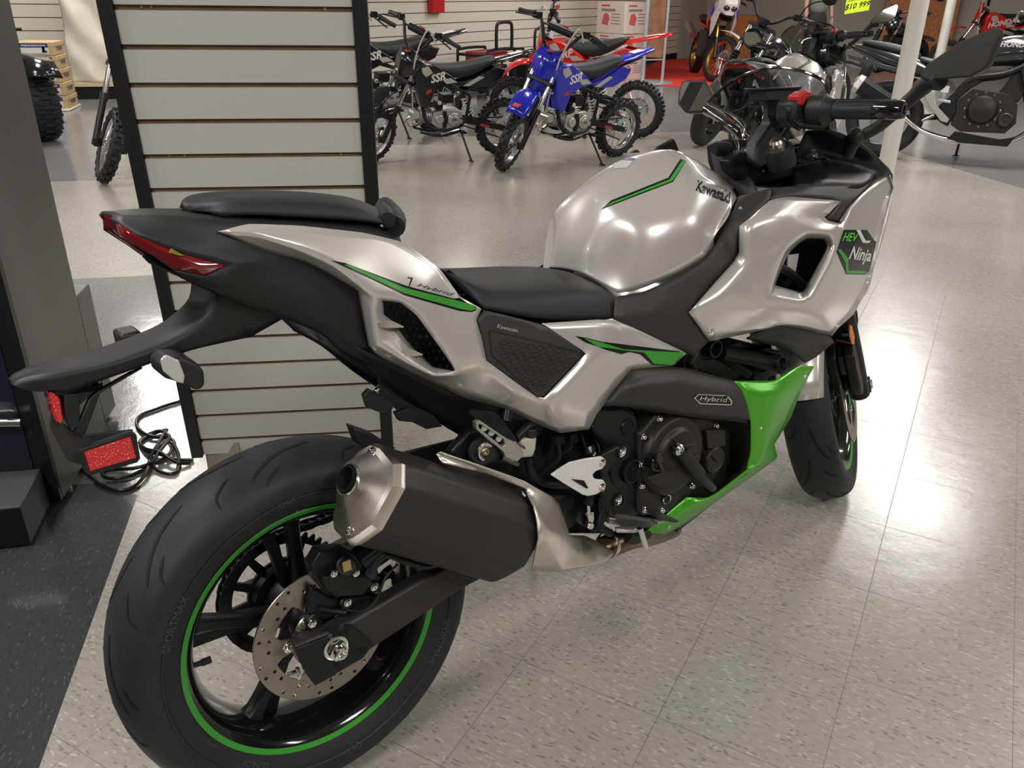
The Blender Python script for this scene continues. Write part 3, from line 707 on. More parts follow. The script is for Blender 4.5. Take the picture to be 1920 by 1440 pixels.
# ---------------------------------------------------------------- tank
V = {'c0':(1068,505,0),'c1':(1068,466,0),'c2':(1094,402,0),'c3':(1136,322,0),'c4':(1187,267,0),'c5':(1240,264,0),'c6':at(1300,285,0),'c7':at(1352,318,0),'c8':at(1378,352,-.0),
 'r0':(1100,515,-.055),'r1':(1102,473,-.058),'r2':(1118,415,-.060),'r3':(1135,386,-.064),'r4':(1190,362,-.085),'r5':(1252,334,-.100),'r6':(1286,302,-.065),'r7':(1340,328,-.06),
 's1':(1166,515,-.105),'s2':(1182,450,-.118),'s3':(1208,424,-.140),'s4':(1245,422,-.162),'s5':(1285,405,-.174),'s6':(1320,335,-.13),'s7':(1372,352,-.10),
 'b1':(1158,549,-.112),'b2':(1182,547,-.130),'b3':(1206,541,-.146),'b4':(1268,513,-.168),'b5':(1322,478,-.180),'b6':(1362,404,-.168),'b7':(1382,371,-.14),'n1':(1325,400,-.170),'n2':(1300,350,-.145)}
F = ['c0 r0 r1 c1','c1 r1 r2 c2','c2 r2 r3 c3','c3 r3 r4 c4','c4 r4 r5 r6 c5','c5 r6 c6','c6 r6 r7 c7','c7 r7 s7 c8','r0 b1 s1 r1','r1 s1 s2 r2','s1 b1 b2 s2','r2 s2 s3 r3','s2 b2 b3 s3','r3 s3 s4 r4','s3 b3 b4 s4','r4 s4 s5 r5','s4 b4 b5 s5','r5 s5 n1 n2','r5 n2 r6','r6 n2 s6 r7','r7 s6 s7','s5 b5 n1','n1 b5 b6 b7','n1 b7 s6 n2','s6 b7 s7']
tank = panel('fuel_tank', V, F, PEARL, thick=.004, sub=3, crease=.12, mirror='join', sharp=[])
# crease of the tank shoulders
# ---------------------------------------------------------------- knee cover and upper inner trim (charcoal)
V = {'a':(1155,556,-.150),'b':(1151,598,-.163),'c':(1240,642,-.17),'d':(1288,663,-.174),'e':(1302,668,-.176),'f':(1328,640,-.182),'g':(1292,586,-.184),'h':(1340,530,-.190),'i':(1376,490,-.195),'j':(1385,474,-.195),'k':(1386,424,-.195),'l':(1443,373,-.188),'m':(1448,352,-.165),'n':(1385,368,-.145),'o':(1372,400,-.165),'p':(1345,455,-.178),'q':(1322,485,-.176),'r':(1268,519,-.170),'s':(1210,546,-.160),'t':(1232,590,-.178)}
F = ['a b t s','b c t','c d e f t' if False else 'c d g t','d e f g','t g h r','s t r','h i q r','i j p q','j k o p','k l n o','l m n']
kc = panel('knee_cover', V, F, CHAR, thick=.004, sub=2, crease=.45, mirror='sep')
V = {'a':(1443,373,-.186),'b':(1448,352,-.16),'c':(1530,346,-.17),'d':(1608,346,-.17),'e':(1646,334,-.165),'f':(1612,368,-.185),'g':(1592,386,-.19),'h':(1572,418,-.195),'i':(1550,412,-.195),'j':(1577,376,-.188),'k':(1480,367,-.186)}
F = ['a b c k','c d j k','d e f j','j f g','j g h i']
panel('inner_trim', V, F, CHAR, thick=.004, sub=2, crease=.6, mirror='sep')
# ---------------------------------------------------------------- main fairing
V = {'a':(1444,374,-.190),'b':(1480,368,-.192),'c':(1577,377,-.196),'d':(1546,407,-.205),'e':(1553,414,-.207),'f':(1578,420,-.205),'g':(1594,390,-.198),'h':(1613,368,-.193),'i':(1641,344,-.178),'j':(1666,330,-.150),
 'k':(1673,352,-.140),'l':(1664,380,-.150),'m':(1652,435,-.165),'n':(1640,490,-.170),'o':(1625,545,-.17),'p':(1600,590,-.165),'q':(1557,628,-.165),'r':(1510,618,-.185),'s':(1464,610,-.20),'t':(1436,618,-.20),'u':(1390,628,-.195),'v':(1330,640,-.185),
 'w':(1292,586,-.187),'x':(1340,530,-.193),'y':(1376,490,-.197),'z':(1385,474,-.198),'A':(1386,424,-.198),
 'B':(1400,422,-.218),'Bc':(1398,486,-.220),'Bd':(1392,503,-.219),'Be':(1350,556,-.212),
 'D':(1460,400,-.225),'E':(1450,440,-.232),'G':(1420,582,-.228),'Hh':(1452,607,-.215),
 'J1':(1445,556,-.238),'J2':(1446,541,-.238),'J3':(1470,468,-.240),'J4':(1495,446,-.236),'J5':(1512,433,-.232),'J6':(1556,436,-.226),'J7':(1566,456,-.226),'J8':(1553,487,-.228),'J9':(1514,557,-.232),'J10':(1500,564,-.234),
 'I1':(1454,535,-.205),'I2':(1456,528,-.205),'I3':(1476,478,-.208),'I4':(1500,455,-.206),'I5':(1515,447,-.204),'I6':(1545,449,-.200),'I7':(1551,460,-.200),'I8':(1547,473,-.200),'I9':(1506,545,-.200),'I10':(1499,548,-.202),
 'K1':(1511,583,-.232),'K2':(1548,600,-.205),'L1':(1590,500,-.212),'M1':(1560,560,-.215),'N1':(1610,440,-.200),'O1':(1625,400,-.185),'G2':(1444,574,-.236)}
F = ['a b D B','a B A','A B Bc z','z Bc Bd y','y Bd Be x','x Be w','Be v w','b c d D','d e J5 D' ,'D J5 J4 E','B D E Bc' ,'E J4 J3 Bc','Bc J3 J2 Bd','Bd J2 J1 G','Bd G Be','Be G u v','G Hh t u','Hh s t','e f J6 J5','f N1 L1 J7','f J7 J6','J7 L1 J8','J8 L1 M1 J9','J9 M1 K1','J9 K1 J10','J10 K1 G2 J1','J1 G2 G','G G2 Hh','G2 K1 r s Hh','K1 K2 q r','K1 M1 K2','M1 p q K2','M1 L1 o p','L1 n o','L1 N1 m n','N1 f g h O1','O1 h i l','i j k l','O1 l m N1']
for i in range(1, 10): F.append('J%d J%d I%d I%d' % (i, i+1, i+1, i))
F.append('J10 J1 I1 I10')
sharp = [('B','Bc'),('Bc','Bd'),('Bd','G'),('G','G2'),('G2','K1'),('K1','K2')]
fair = panel('side_fairing', V, F, PEARL, thick=.004, sub=2, crease=.42, mirror='sep', sharp=sharp)
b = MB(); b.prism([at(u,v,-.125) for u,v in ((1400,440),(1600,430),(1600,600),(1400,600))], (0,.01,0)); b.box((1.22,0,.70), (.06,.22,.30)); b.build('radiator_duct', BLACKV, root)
b = MB(); b.prism([at(u,v,-.15) for u,v in ((1478,478),(1498,476),(1490,520),(1476,515))], (0,.003,0)); b.build('duct_sticker', WHITEP, root)
b = MB(); b.tube([at(1455,500,-.17), at(1480,512,-.17), at(1510,540,-.17)], .010, smooth=5); b.build('duct_hose', SBLK, root)
V = {'a':(1436,619,-.195),'b':(1464,611,-.198),'c':(1510,619,-.185),'d':(1556,629,-.165),'e':(1564,642,-.155),'f':(1530,670,-.15),'g':(1510,681,-.150),'h':(1480,656,-.165),'i':(1400,636,-.175),'k':(1475,640,-.195)}
panel('lower_wing', V, ['a b k i','b c k','c d e k' ,'k e f h','k h i','f g h'], MBLK, thick=.004, sub=2, crease=.6, mirror='sep')
# nose: joins both fairing halves over the headlamp
def sl(k): return at(*V0[k])
V0 = {'j':(1666,330,-.150),'k':(1673,352,-.140),'m':(1652,435,-.165),'o':(1625,545,-.17),'q':(1557,628,-.165)}
V = {'a':sl('j'),'b':sl('k'),'c':sl('m'),'d':sl('o'),'e':sl('q'),'A':Xv(1.60,0,.92),'B':Xv(1.67,0,.84),'C':Xv(1.66,0,.76),'D':Xv(1.58,0,.66),'E':Xv(1.48,0,.56),
 'a1':Xv(1.57,-.09,.90),'b1':Xv(1.63,-.09,.84),'c1':Xv(1.62,-.10,.76),'d1':Xv(1.54,-.10,.66),'e1':Xv(1.43,-.10,.56)}
panel('nose_cowl', V, ['a b b1 a1','b c c1 b1','c d d1 c1','d e e1 d1','a1 b1 B A','b1 c1 C B','c1 d1 D C','d1 e1 E D'], PEARL, thick=.004, sub=2, crease=.2, mirror='join')
# inner cowl (black, behind the bars)
V = {'a':(1510,247,-.10),'b':(1555,244,-.15),'c':(1580,252,-.165),'d':(1615,270,-.175),'e':(1640,290,-.175),'f':(1667,315,-.160),'g':(1674,328,-.148),'h':(1673,354,-.140),'i':(1666,331,-.152),'j':(1642,336,-.17),'k':(1612,354,-.178),'l':(1530,347,-.165),'m':(1487,349,-.12),'n':(1487,309,-.08),'o':(1600,300,-.125),'p':(1545,290,-.10)}
panel('inner_cowl', V, ['a b c p','c d o p','a p n','n p l m','p o k l','d e o','e f j o','o j k','f g i j','g h i'], mat('inner_cowl_black', (.007,.007,.0075), .42), thick=.003, sub=2, crease=.4)
b = MB(); b.prism([Xv(1.15,.15,.86),Xv(1.36,.16,.86),Xv(1.55,.14,.86),Xv(1.50,.15,.93),Xv(1.36,.155,.95),Xv(1.2,.15,.90)], (0,-.004,0)); b.build('inner_cowl', MATS['inner_cowl_black'], root)
# ---------------------------------------------------------------- belly pan
V = {'a':(1527,687,-.165),'b':(1502,685,-.175),'c':(1452,714,-.185),'d':(1375,714,-.185),'e':(1390,729,-.195),'f':(1409,791,-.20),'g':(1409,849,-.20),'h':(1398,887,-.195),'i':(1325,934,-.18),'j':(1288,932,-.175),'k':(1251,965,-.168),'l':(1211,999,-.155),
 'm':(1248,1003,-.145),'n':(1282,984,-.14),'o':(1380,915,-.14),'p':(1452,864,-.15),'q':(1458,856,-.155),'r':(1452,833,-.165),'s':(1483,783,-.165),
 't':(1502,733,-.175),'u':(1462,735,-.205),'v':(1440,790,-.205),'w':(1432,848,-.20),'x':(1421,868,-.205),'y':(1340,930,-.195),'z':(1290,955,-.18),'A':(1240,990,-.162),'B':(1430,737,-.208)}
F = ['a b c u t','c d e B u','B e f v','u B v','t u v s','v f g w','s v w r','w g h x','w x q r','x h i y','x y o p q','y i j z','y z n o','z j k A','z A m n','A k l','A l m']
bp = panel('belly_pan', V, F, GREENP, thick=.004, sub=2, crease=.5, mirror='sep', sharp=[('x','y'),('y','z'),('z','A')])
# engine cover with the raised badge
V = {'a':(1136,759,-.178),'b':(1169,714,-.172),'c':(1184,694,-.172),'d':(1262,688,-.172),'e':(1290,690,-.174),'f':(1375,714,-.185),'g':(1391,731,-.195),'h':(1402,762,-.20),'i':(1407,788,-.198),'j':(1345,787,-.192),'k':(1280,780,-.188),'l':(1193,764,-.182),
 'm':(1185,722,-.192),'n':(1270,716,-.198),'o':(1345,735,-.206),'p':(1390,758,-.206)}
F = ['a b m l','b c d n m' ,'d e n','e f o n','f g p o','g h p','p h i','p i j o','o j k n','n k l m']
ec = panel('engine_cover', V, F, mat('bronze_black_plastic', (.030,.026,.022), .5, bump=.15, bscale=900), thick=.004, sub=2, crease=.4, mirror='sep')
# ---------------------------------------------------------------- front wheel, fork (all turned with the bars)
K_ = radians(24.5); SAX = Vector((-sin(K_), 0, cos(K_))); SG = Vector((1.535+.104, 0, 0))
SM = Matrix.Translation(SG) @ Matrix.Rotation(STEER, 4, SAX) @ Matrix.Translation(-SG)
MF = SM @ Matrix.Translation((1.535, 0, .300))
fw = make_wheel('front_wheel', root, MF, .300, .120, .2155, .089, front=True)
for ys in (-.074, .074):
    b = MB(); disc_geo(b, MF, ys, .150, .112); b.build('brake_disc', parent=fw, ang=40)
fork = bpy.data.objects.new('fork', None)
def fpt(x, y, z): return SM @ Vector((x, y, z))
AX = Vector((1.535, 0, .300))
b = MB()
for sy in (-1, 1):
    o = AX+Vector((-.028, sy*.104, 0))
    b.use(SBLK); b.tube([SM @ (o+SAX*(-.02)), SM @ (o+SAX*.10), SM @ (o+SAX*.30)], [.026, .028, .029], n=20)
    b.use(CHROME); b.cyl(SM @ (o+SAX*.30), SM @ (o+SAX*.70), .0205, n=20)
    b.use(SBLK); b.cyl(SM @ (AX+Vector((0, sy*.085, 0))), SM @ (AX+Vector((0, sy*.132, 0))), .022, n=20)
    b.cyl(SM @ (o+SAX*.30), SM @ (o+SAX*.318), .0335, n=20)
    b.use(CHROME); b.cyl(SM @ (AX+Vector((0, sy*.133, 0))), SM @ (AX+Vector((0, sy*.137, 0))), .012, n=6)
fk = b.build('front_fork', parent=root, ang=40)
for sy in (-1, 1):  # radial calipers behind the legs
    b = MB(); c = AX+Vector((-.115, sy*.088, .085)); R_ = Matrix.Rotation(radians(-35), 3, 'Y')
    pts = [(-.035,-.075),(.02,-.08),(.038,-.05),(.036,.05),(.02,.08),(-.03,.075),(-.045,.04),(-.045,-.04)]
    b.prism([SM @ (c+R_ @ Vector((px_, -.034, pz_))) for px_, pz_ in pts], (SM.to_3x3() @ Vector((0,.026,0))))
    b.prism([SM @ (c+R_ @ Vector((px_, .010, pz_))) for px_, pz_ in pts], (SM.to_3x3() @ Vector((0,.026,0))))
    b.prism([SM @ (c+R_ @ Vector((px_*.9, -.01, pz_*.9))) for px_, pz_ in pts[3:7]+[(-.03,.0)]], (SM.to_3x3() @ Vector((0,.02,0))))
    b.prism([SM @ (c+R_ @ Vector(q)) for q in ((.02,0,-.06),(.09,0,-.05),(.09,0,.055),(.02,0,.06))], (SM.to_3x3() @ Vector((0,.012*-sy,0))))
    b.build('front_caliper', SBLK, root, bevel=.006, seg=3)
b = MB(); b.tube([SM @ (AX+Vector((-.10,-.12,.16))), SM @ (AX+Vector((-.13,-.13,.26))), SM @ (AX+Vector((-.17,-.11,.40))), SM @ (AX+Vector((-.24,-.08,.60)))], .005, smooth=6)
b.tube([SM @ (AX+Vector((-.12,-.10,.12))), SM @ (AX+Vector((-.09,-.13,.20))), SM @ (AX+Vector((-.15,-.125,.30)))], .004, smooth=6)
b.build('brake_hose', MBLK, root)
# mudguard
b = MB(); rings = []
for i in range(15):
    a = radians(168-i*8.5); r = .318
    ring = []
    for j in range(9):
        t = -1+2*j/8; ww = .070*(.72+.28*sin(pi*i/14)); ring.append(SM @ (AX+Vector((cos(a)*(r-.030*t*t), t*ww, sin(a)*(r-.030*t*t)))))
    rings.append(ring)
b.loft(rings, caps=False, closed=False); mg = b.build('front_mudguard', PEARL, root, ang=60); q = mg.modifiers.new('t','SOLIDIFY'); q.thickness = .004
b = MB()
for sy in (-1, 1):
    b.prism([SM @ (AX+Vector(p)) for p in ((-.17,sy*.066,.19),(-.03,sy*.085,.11),(.06,sy*.085,.13),(.04,sy*.07,.28),(-.10,sy*.068,.28))], SM.to_3x3() @ Vector((0,.004,0)))
b.build('mudguard_stay', PEARL, mg)
# side reflector
b = MB(); b.tube([at(1578,628,-.12), at(1592,627,-.13)], .004); b.prism([at(u,v,-.13) for u,v in ((1590,609),(1595,608),(1604,645),(1600,648),(1594,640),(1590,622))], (0,.05,0)); b.build('reflector_stalk', MBLK, root)
b = MB(); b.prism([at(u,v,-.132) for u,v in ((1594,609),(1598,611),(1603,632),(1602,646),(1598,646),(1593,628))], (0,.045,0)); b.build('fork_reflector', AMBER, root, bevel=.001)
# ---------------------------------------------------------------- triple clamp and bars
b = MB()
b.prism([at(u,v,.0) for u,v in ((1345,300),(1370,285),(1430,285),(1480,300),(1482,330),(1430,352),(1385,345),(1352,322))], (0,-.03,0))
tz = SM @ (AX+Vector((-.028,0,0))+SAX*.70)
for s_ in (.655, .50):
    c = AX+Vector((-.028, 0, 0))+SAX*s_
    b.prism([SM @ (c+Vector((dx, dy, 0))) for dx, dy in ((-.035,-.13),(.02,-.14),(.035,-.11),(.02,0),(.035,.11),(.02,.14),(-.035,.13),(-.07,.05),(-.07,-.05))], SM.to_3x3() @ (SAX*.026))
b.build('triple_clamp', SBLK, root, bevel=.006, seg=3)
b = MB(); c0 = at(1411,312,.0); b.use(STEEL); nz = (SM.to_3x3() @ SAX)
b.rev(at(1414,313,-.005), nz, [(-.01,.026),(.006,.024),(.010,.020),(.010,.014),(.004,.012),(.004,0)], n=36)
b.build('stem_nut', parent=root, ang=30)
b = MB(); b.use(MBLK); b.rev(at(1392,296,.03), nz, [(-.02,.028),(.012,.026),(.018,.022),(.018,0)], n=30); b.use(STEEL); b.rev(at(1392,296,.03)+nz*.018, nz, [(0,.015),(.003,.014),(.003,0)], n=24)
b.build('ignition_lock', parent=root, ang=30)
b = MB(); b.tube([at(1388,288,.03), at(1376,262,.03), at(1372,250,.035), at(1382,262,.03), at(1385,280,.02), at(1368,296,.01), at(1360,306,.0)], .0012, n=6, smooth=6); b.build('key_tag_wire', mat('wire', (.5,.5,.5), .3, .6), root)
# right riser: bracket from the fork top to the bar
V = {'a':(1411,302,-.055),'b':(1418,268,-.05),'c':(1445,232,-.055),'d':(1452,204,-.06),'e':(1438,190,-.06),'f':(1436,170,-.06),'g':(1472,166,-.07),'h':(1476,200,-.085),'i':(1470,235,-.09),'j':(1478,265,-.09),'k':(1478,290,-.085),'l':(1462,304,-.08),'m':(1425,316,-.065),'n':(1450,270,-.10),'o':(1460,215,-.09)}
b = MB(); b.prism([at(*V[k]) for k in 'abcdefghijklm'], (.01,.035,0)); b.build('bar_riser', MBLK, root, bevel=.006, seg=3)
b = MB(); fo = at(1461,282,-.10); b.use(MBLK); b.rev(fo, nz, [(-.035,.030),(.0,.030),(.008,.027),(.008,.018),(-.02,.018)], n=32)
b.use(STEEL); b.rev(fo, nz, [(-.02,.018),(.020,.017),(.026,.013),(.026,.006),(.018,.005),(.018,0)], n=32); b.build('fork_cap', parent=root, ang=30)
# reservoir
b = MB(); b.prism([at(u,v,-.10) for u,v in ((1437,168),(1502,166),(1503,184),(1500,188),(1438,190))], (.0,.045,0)); b.build('brake_reservoir', MBLK, root, bevel=.004, seg=3)
b = MB(); b.prism([at(u,v,-.105) for u,v in ((1436,164),(1504,161),(1504,167),(1436,170))], (0,.055,0)); b.build('reservoir_cap', SBLK, root, bevel=.002)
# right grip and switch
ga, gb, gc = at(1520,206,-.16), at(1545,206,-.195), at(1696,206,-.345)
d = (gc-gb).normalized()
b = MB(); b.use(MBLK); b.rev(gb, d, [(-.06,.013),(-.03,.013),(-.028,.028),(.003,.031),(.008,.0255),(.02,.0205)], n=32)
b.use(SEATM); gl = (gc-gb).length
b.rev(gb, d, [(.005,.024),(.012,.024),(.014,.0185),(.03,.0172),(.05,.0175),(.07,.0170),(.09,.0175),(gl*.62,.0172),(gl*.64,.0165)], n=32)
for k in range(10):
    a = 2*pi*k/10; x_, y_, _ = frame_of(d); e = x_*cos(a)+y_*sin(a)
    b.bar(gb+d*.03+e*.0178, gb+d*.105+e*.0178, .003, .001, up=e)
b.build('throttle_grip', parent=root, ang=35)
b = MB(); b.use(GBLK); b.rev(gb, d, [(gl*.62,.016),(gl*.64,.0175),(gl*.90,.0185),(gl*.97,.0175),(gl*1.0,.0155),(gl*1.0,.008),(gl*.94,.006),(gl*.94,0)], n=36); b.build('bar_end', parent=root, ang=30)
b = MB(); b.use(MBLK)
b.prism([at(u,v,-.165) for u,v in ((1490,190),(1508,180),(1545,176),(1556,184),(1556,238),(1548,243),(1500,238),(1488,225))], (.006,.05,0))
sw_ = b.build('switch_housing', parent=root, bevel=.008, seg=3)
b = MB(); b.prism([at(u,v,-.168) for u,v in ((1499,178),(1514,169),(1524,173),(1514,188),(1508,199),(1498,196))], (0,.028,0)); b.build('kill_switch', REDSW, sw_, bevel=.003)
b = MB(); b.prism([at(u,v,-.169) for u,v in ((1494,216),(1502,212),(1520,213),(1519,226),(1498,227))], (0,.006,0)); b.build('start_button', SBLK, sw_, bevel=.002)
b = MB(); b.use(SBLK); b.prism([at(u,v,-.12) for u,v in ((1470,186),(1494,190),(1496,225),(1478,240),(1468,215))], (0,.04,0)); b.tube([at(1480,200,-.15), at(1478,215,-.15), at(1486,232,-.15), at(1500,240,-.15)], .006, smooth=5)
b.tube([at(1490,225,-.14), at(1470,250,-.12), at(1440,300,-.05), at(1430,340,-.0)], .005, smooth=6)
b.build('master_cylinder', parent=root, bevel=.003)
# brake lever
b = MB(); b.loft([[p+e for e in (Xv(0,0,.008), Xv(.006,0,0), Xv(0,0,-.008), Xv(-.006,0,0))] for p in spline([at(1500,195,-.14)+Xv(.04,0,0), at(1545,197,-.18)+Xv(.07,0,0), at(1600,198,-.24)+Xv(.07,0,0), at(1655,197,-.31)+Xv(.05,0,0)], 5)]); b.build('brake_lever', SBLK, root, ang=60)
# left clip-on, mirrored through the steering plane
def mir(p):
    q = SM.inverted() @ p; q.y = -q.y; return SM @ q + Vector((0,0,-.075))
la, lb = mir(gb), mir(gc); dl = (lb-la).normalized()
b = MB(); b.use(SEATM); b.rev(la, dl, [(-.08,.013),(-.02,.013),(-.018,.028),(.005,.030),(.01,.018),(.12,.018),(.125,.0165)], n=24); b.use(GBLK); b.rev(la, dl, [(.12,.017),(gl*.95,.018),(gl,.015),(gl,0)], n=24); b.build('left_grip', parent=root, ang=35)
b = MB(); b.prism([mir(at(*V[k])) for k in 'abcdefghijklm'], (.01,-.035,0)); b.build('bar_riser', MBLK, root, bevel=.006)
b = MB(); b.bar(la-dl*.05, la+dl*.01, .05, .06); b.build('switch_housing', MBLK, root, bevel=.006)
# ---------------------------------------------------------------- dash and screen
b = MB(); b.add([at(1336,322,.07), at(1345,263,.07), at(1400,262,.03), at(1396,300,.02), at(1336,322,.07)+Xv(.03,0,0), at(1345,263,.07)+Xv(.03,0,0), at(1400,262,.03)+Xv(.03,0,0), at(1396,300,.02)+Xv(.03,0,0)], [(0,1,2,3),(7,6,5,4),(0,4,5,1),(1,5,6,2),(2,6,7,3),(3,7,4,0)])
b.box((1.28,0,.93), (.05,.17,.10)); b.build('instrument_display', GBLK, root, bevel=.004)
V = {'a':(1327,193,.150),'b':(1345,174,.145),'c':(1372,153,.125),'d':(1400,139,.09),'e':(1440,128,.04),'f':(1475,128,-.02),'g':(1515,137,-.08),'h':(1546,155,-.12),'i':(1554,186,-.145),
 'j':(1555,244,-.150),'k':(1520,250,-.11),'l':(1470,262,-.05),'m':(1420,275,.03),'n':(1396,290,.10),'o':(1391,240,.130),'p':(1360,212,.145),'q':(1430,190,.07),'r':(1480,190,-.01),'s':(1525,200,-.09)}
SV = {}
for k, p in V.items():
    w_ = at(*p); SV[k] = w_
F = ['a b p','b c o p','c d q o','d e q','e f r q','f g s r','g h s','h i s','i j s','s j k','s k l r','r l m q','q m n o']
scr = panel('windscreen', V, F, SMOKE, thick=0, sub=2, crease=.1, sharp=[])
b = MB(); b.tube([at(*V[k]) for k in 'abcdefghi'], .0035, n=8, smooth=4); b.build('screen_edge', GBLK, scr)
b = MB(); b.tube([at(*V[k]) for k in 'apon'], .004, n=8, smooth=4); b.tube([at(*V['a']), at(1390,225,.125), at(1397,250,.115), at(1398,285,.105)], .0025, n=8, smooth=4); b.build('screen_edge', CHROME, scr)
# mirrors
def mirror(pts, p0, n_, inset=.88):
    n_ = Vector(n_).normalized(); P = [atpl(u, v, p0, n_) for u, v in pts]; c = sum(P, Vector())/len(P)
    b = MB(); b.loft([[c+(p-c)*.60-n_*.045 for p in P], [c+(p-c)*.92-n_*.028 for p in P], [p-n_*.006 for p in P], [p for p in P], [c+(p-c)*(inset+.02)+n_*.001 for p in P]]); h_ = b.build('mirror', MBLK, root, bevel=.002, ang=50)
    b = MB(); b.prism([c+(p-c)*inset+n_*.0005 for p in P], n_*.0015); b.build('mirror_glass', MIRR, h_)
    return c, n_, h_
cm, nm, hm = mirror([(1724,145),(1730,130),(1745,116),(1800,78),(1870,50),(1877,56),(1874,70),(1855,118),(1848,128),(1820,144),(1735,151)], at(1795,105,-.37), (-1,-.05,.14), .93)
b = MB(); b.tube([at(1762,152,-.34), at(1740,156,-.31), at(1700,192,-.27), at(1650,235,-.22), at(1606,262,-.18), at(1590,292,-.16)], [.018,.017,.014,.013,.013,.012], n=16, smooth=3); b.build('mirror_stalk', MBLK, hm, ang=50)
b = MB(); b.ball(at(1605,255,-.185), .018); b.build('mirror_pivot', MBLK, hm)
cl_, nl, hl = mirror([(1271,195),(1272,170),(1278,153),(1285,150),(1322,151),(1330,163),(1342,188),(1338,207),(1330,210),(1290,212),(1284,210)], at(1305,180,.37), (-1,-.30,.30), .88)
b = MB(); b.tube([at(1325,206,.34), at(1345,218,.27), at(1375,240,.18), at(1400,262,.14)], [.014,.012,.011,.011], n=14, smooth=3); b.build('mirror_stalk', GBLK, hl, ang=50)
b = MB(); b.prism([at(u,v,.27) for u,v in ((1323,240),(1331,233),(1352,231),(1362,236),(1360,242),(1345,247),(1331,247))], (.02,-.0,0)); b.build('front_indicator', mat('grey_lens', (.10,.10,.10), .2, coat=1), root, bevel=.003)
b = MB(); b.tube([at(1358,238,.26), at(1375,250,.2)], .008); b.build('indicator_stalk', MBLK, root)
b = MB(); b.prism([at(u,v,.13) for u,v in ((1230,284),(1235,275),(1264,259),(1269,268),(1275,285),(1260,290))], (0,.01,0)); b.build('left_fairing_lip', MBLK, root, bevel=.003)
b = MB(); b.prism([at(u,v,.11) for u,v in ((1184,287),(1190,283),(1196,280),(1202,286))], (0,.01,0)); b.build('left_bar_end', MBLK, root, bevel=.002)
# side stand on the far side, on the floor
b = MB(); f_ = BMI @ Vector(((BM @ Vector((.72,.30,0)))[0], (BM @ Vector((.72,.30,0)))[1], .012)); b.tube([Xv(.66,.12,.30), f_], .011); b.box(f_, (.05,.04,.012)); b.build('side_stand', SBLK, root)
# ---------------------------------------------------------------- engine and frame
def disc(b, u, v, y, r, t, m=None, n=40, prof=None):
    c = at(u, v, y); b.rev(c, OUT, prof or [(-t, r), (-.003, r), (0, r-.003), (0, 0)], n=n); return c
b = MB()
b.prism([at(u,v,-.13) for u,v in ((1196,770),(1240,776),(1330,782),(1405,790),(1408,860),(1395,900),(1330,940),(1290,945),(1250,985),(1195,1000),(1190,880))], (0,.22,0))
b.prism([at(u,v,-.168) for u,v in ((1198,812),(1205,808),(1232,775),(1330,783),(1352,800),(1356,870),(1340,905),(1298,925),(1285,945),(1258,962),(1205,968),(1198,960))], (0,.05,0))
b.prism([at(u,v,-.10) for u,v in ((1290,660),(1390,640),(1470,660),(1470,700),(1400,720),(1300,700))], (0,.16,0))
eng = b.build('engine', ENGB, root, bevel=.006, seg=3)
b = MB()
c = disc(b, 1268, 856, -.185, .082, .03, prof=[(-.03,.086),(-.008,.084),(-.002,.080),(0,.074),(0,.062),(.008,.056),(.010,.052),(.010,0)], n=64)
b.prism([at(u,v,-.196) for u,v in ((1215,895),(1262,882),(1280,874),(1302,890),(1290,905),(1262,918),(1240,915),(1224,908))], (0,.01,0))
for q in (((1262,822),(1275,836),(1273,840)), ((1280,836),(1305,832),(1304,837),(1284,842)), ((1300,858),(1312,853),(1312,857),(1303,861))):
    b.prism([at(u,v,-.199) for u,v in q], (0,.006,0))
cc = b.build('clutch_cover', ENGB, eng, bevel=.002, ang=40)
b = MB(); disc(b, 1343, 864, -.185, .030, .03, prof=[(-.03,.031),(-.004,.030),(0,.027),(.0,.023),(-.002,.022),(-.002,0)])
b.prism([at(u,v,-.18) for u,v in ((1325,808),(1360,806),(1362,836),(1328,842))], (0,.03,0)); b.prism([at(u,v,-.188) for u,v in ((1336,855),(1339,853),(1350,866),(1347,868))], (0,.002,0))
b.build('ignition_cover', ENGB, eng, bevel=.003, ang=40)
b = MB(); disc(b, 1234, 868, -.20, .016, .02, prof=[(-.02,.018),(0,.018),(.002,.016),(.002,.013),(.0,.012),(0,0)])
b.bar(at(1228,858,-.205), at(1241,882,-.205), .006, .012, up=OUT); b.build('oil_filler_cap', GBLK, eng, bevel=.001, ang=40)
b = MB().use(CHROME); disc(b, 1275, 844, -.215, .0115, .01, prof=[(-.008,.0125),(0,.012),(.004,.008),(.004,.005),(-.002,.004),(-.002,0)])
b.use(MBLK); b.tube([at(1279,848,-.213), at(1295,868,-.213), at(1311,888,-.211)], .0135, n=18, caps=True); b.tube([at(1305,884,-.208), at(1322,902,-.205), at(1336,915,-.19)], .009, smooth=3)
b.build('breather_hose', parent=eng, ang=40)
b = MB().use(CHROME)
b.rev(at(1250,936,-.173), OUT, [(0,.0115),(.003,.0105),(.002,.0085),(0,.008)], n=30); b.use(BLACKV); b.rev(at(1250,936,-.173), OUT, [(.0008,.008),(.0008,0)], n=20)
b.build('oil_window', parent=eng)
for u, v in ((1206,819),(1236,785),(1203,911),(1209,956),(1297,911),(1241,957),(1202,870),(1342,798)):
    b = MB(); b.use(CHROME); bolt(b, at(u, v, -.170), OUT, .0050, .006); b.build('engine_bolt', parent=eng)
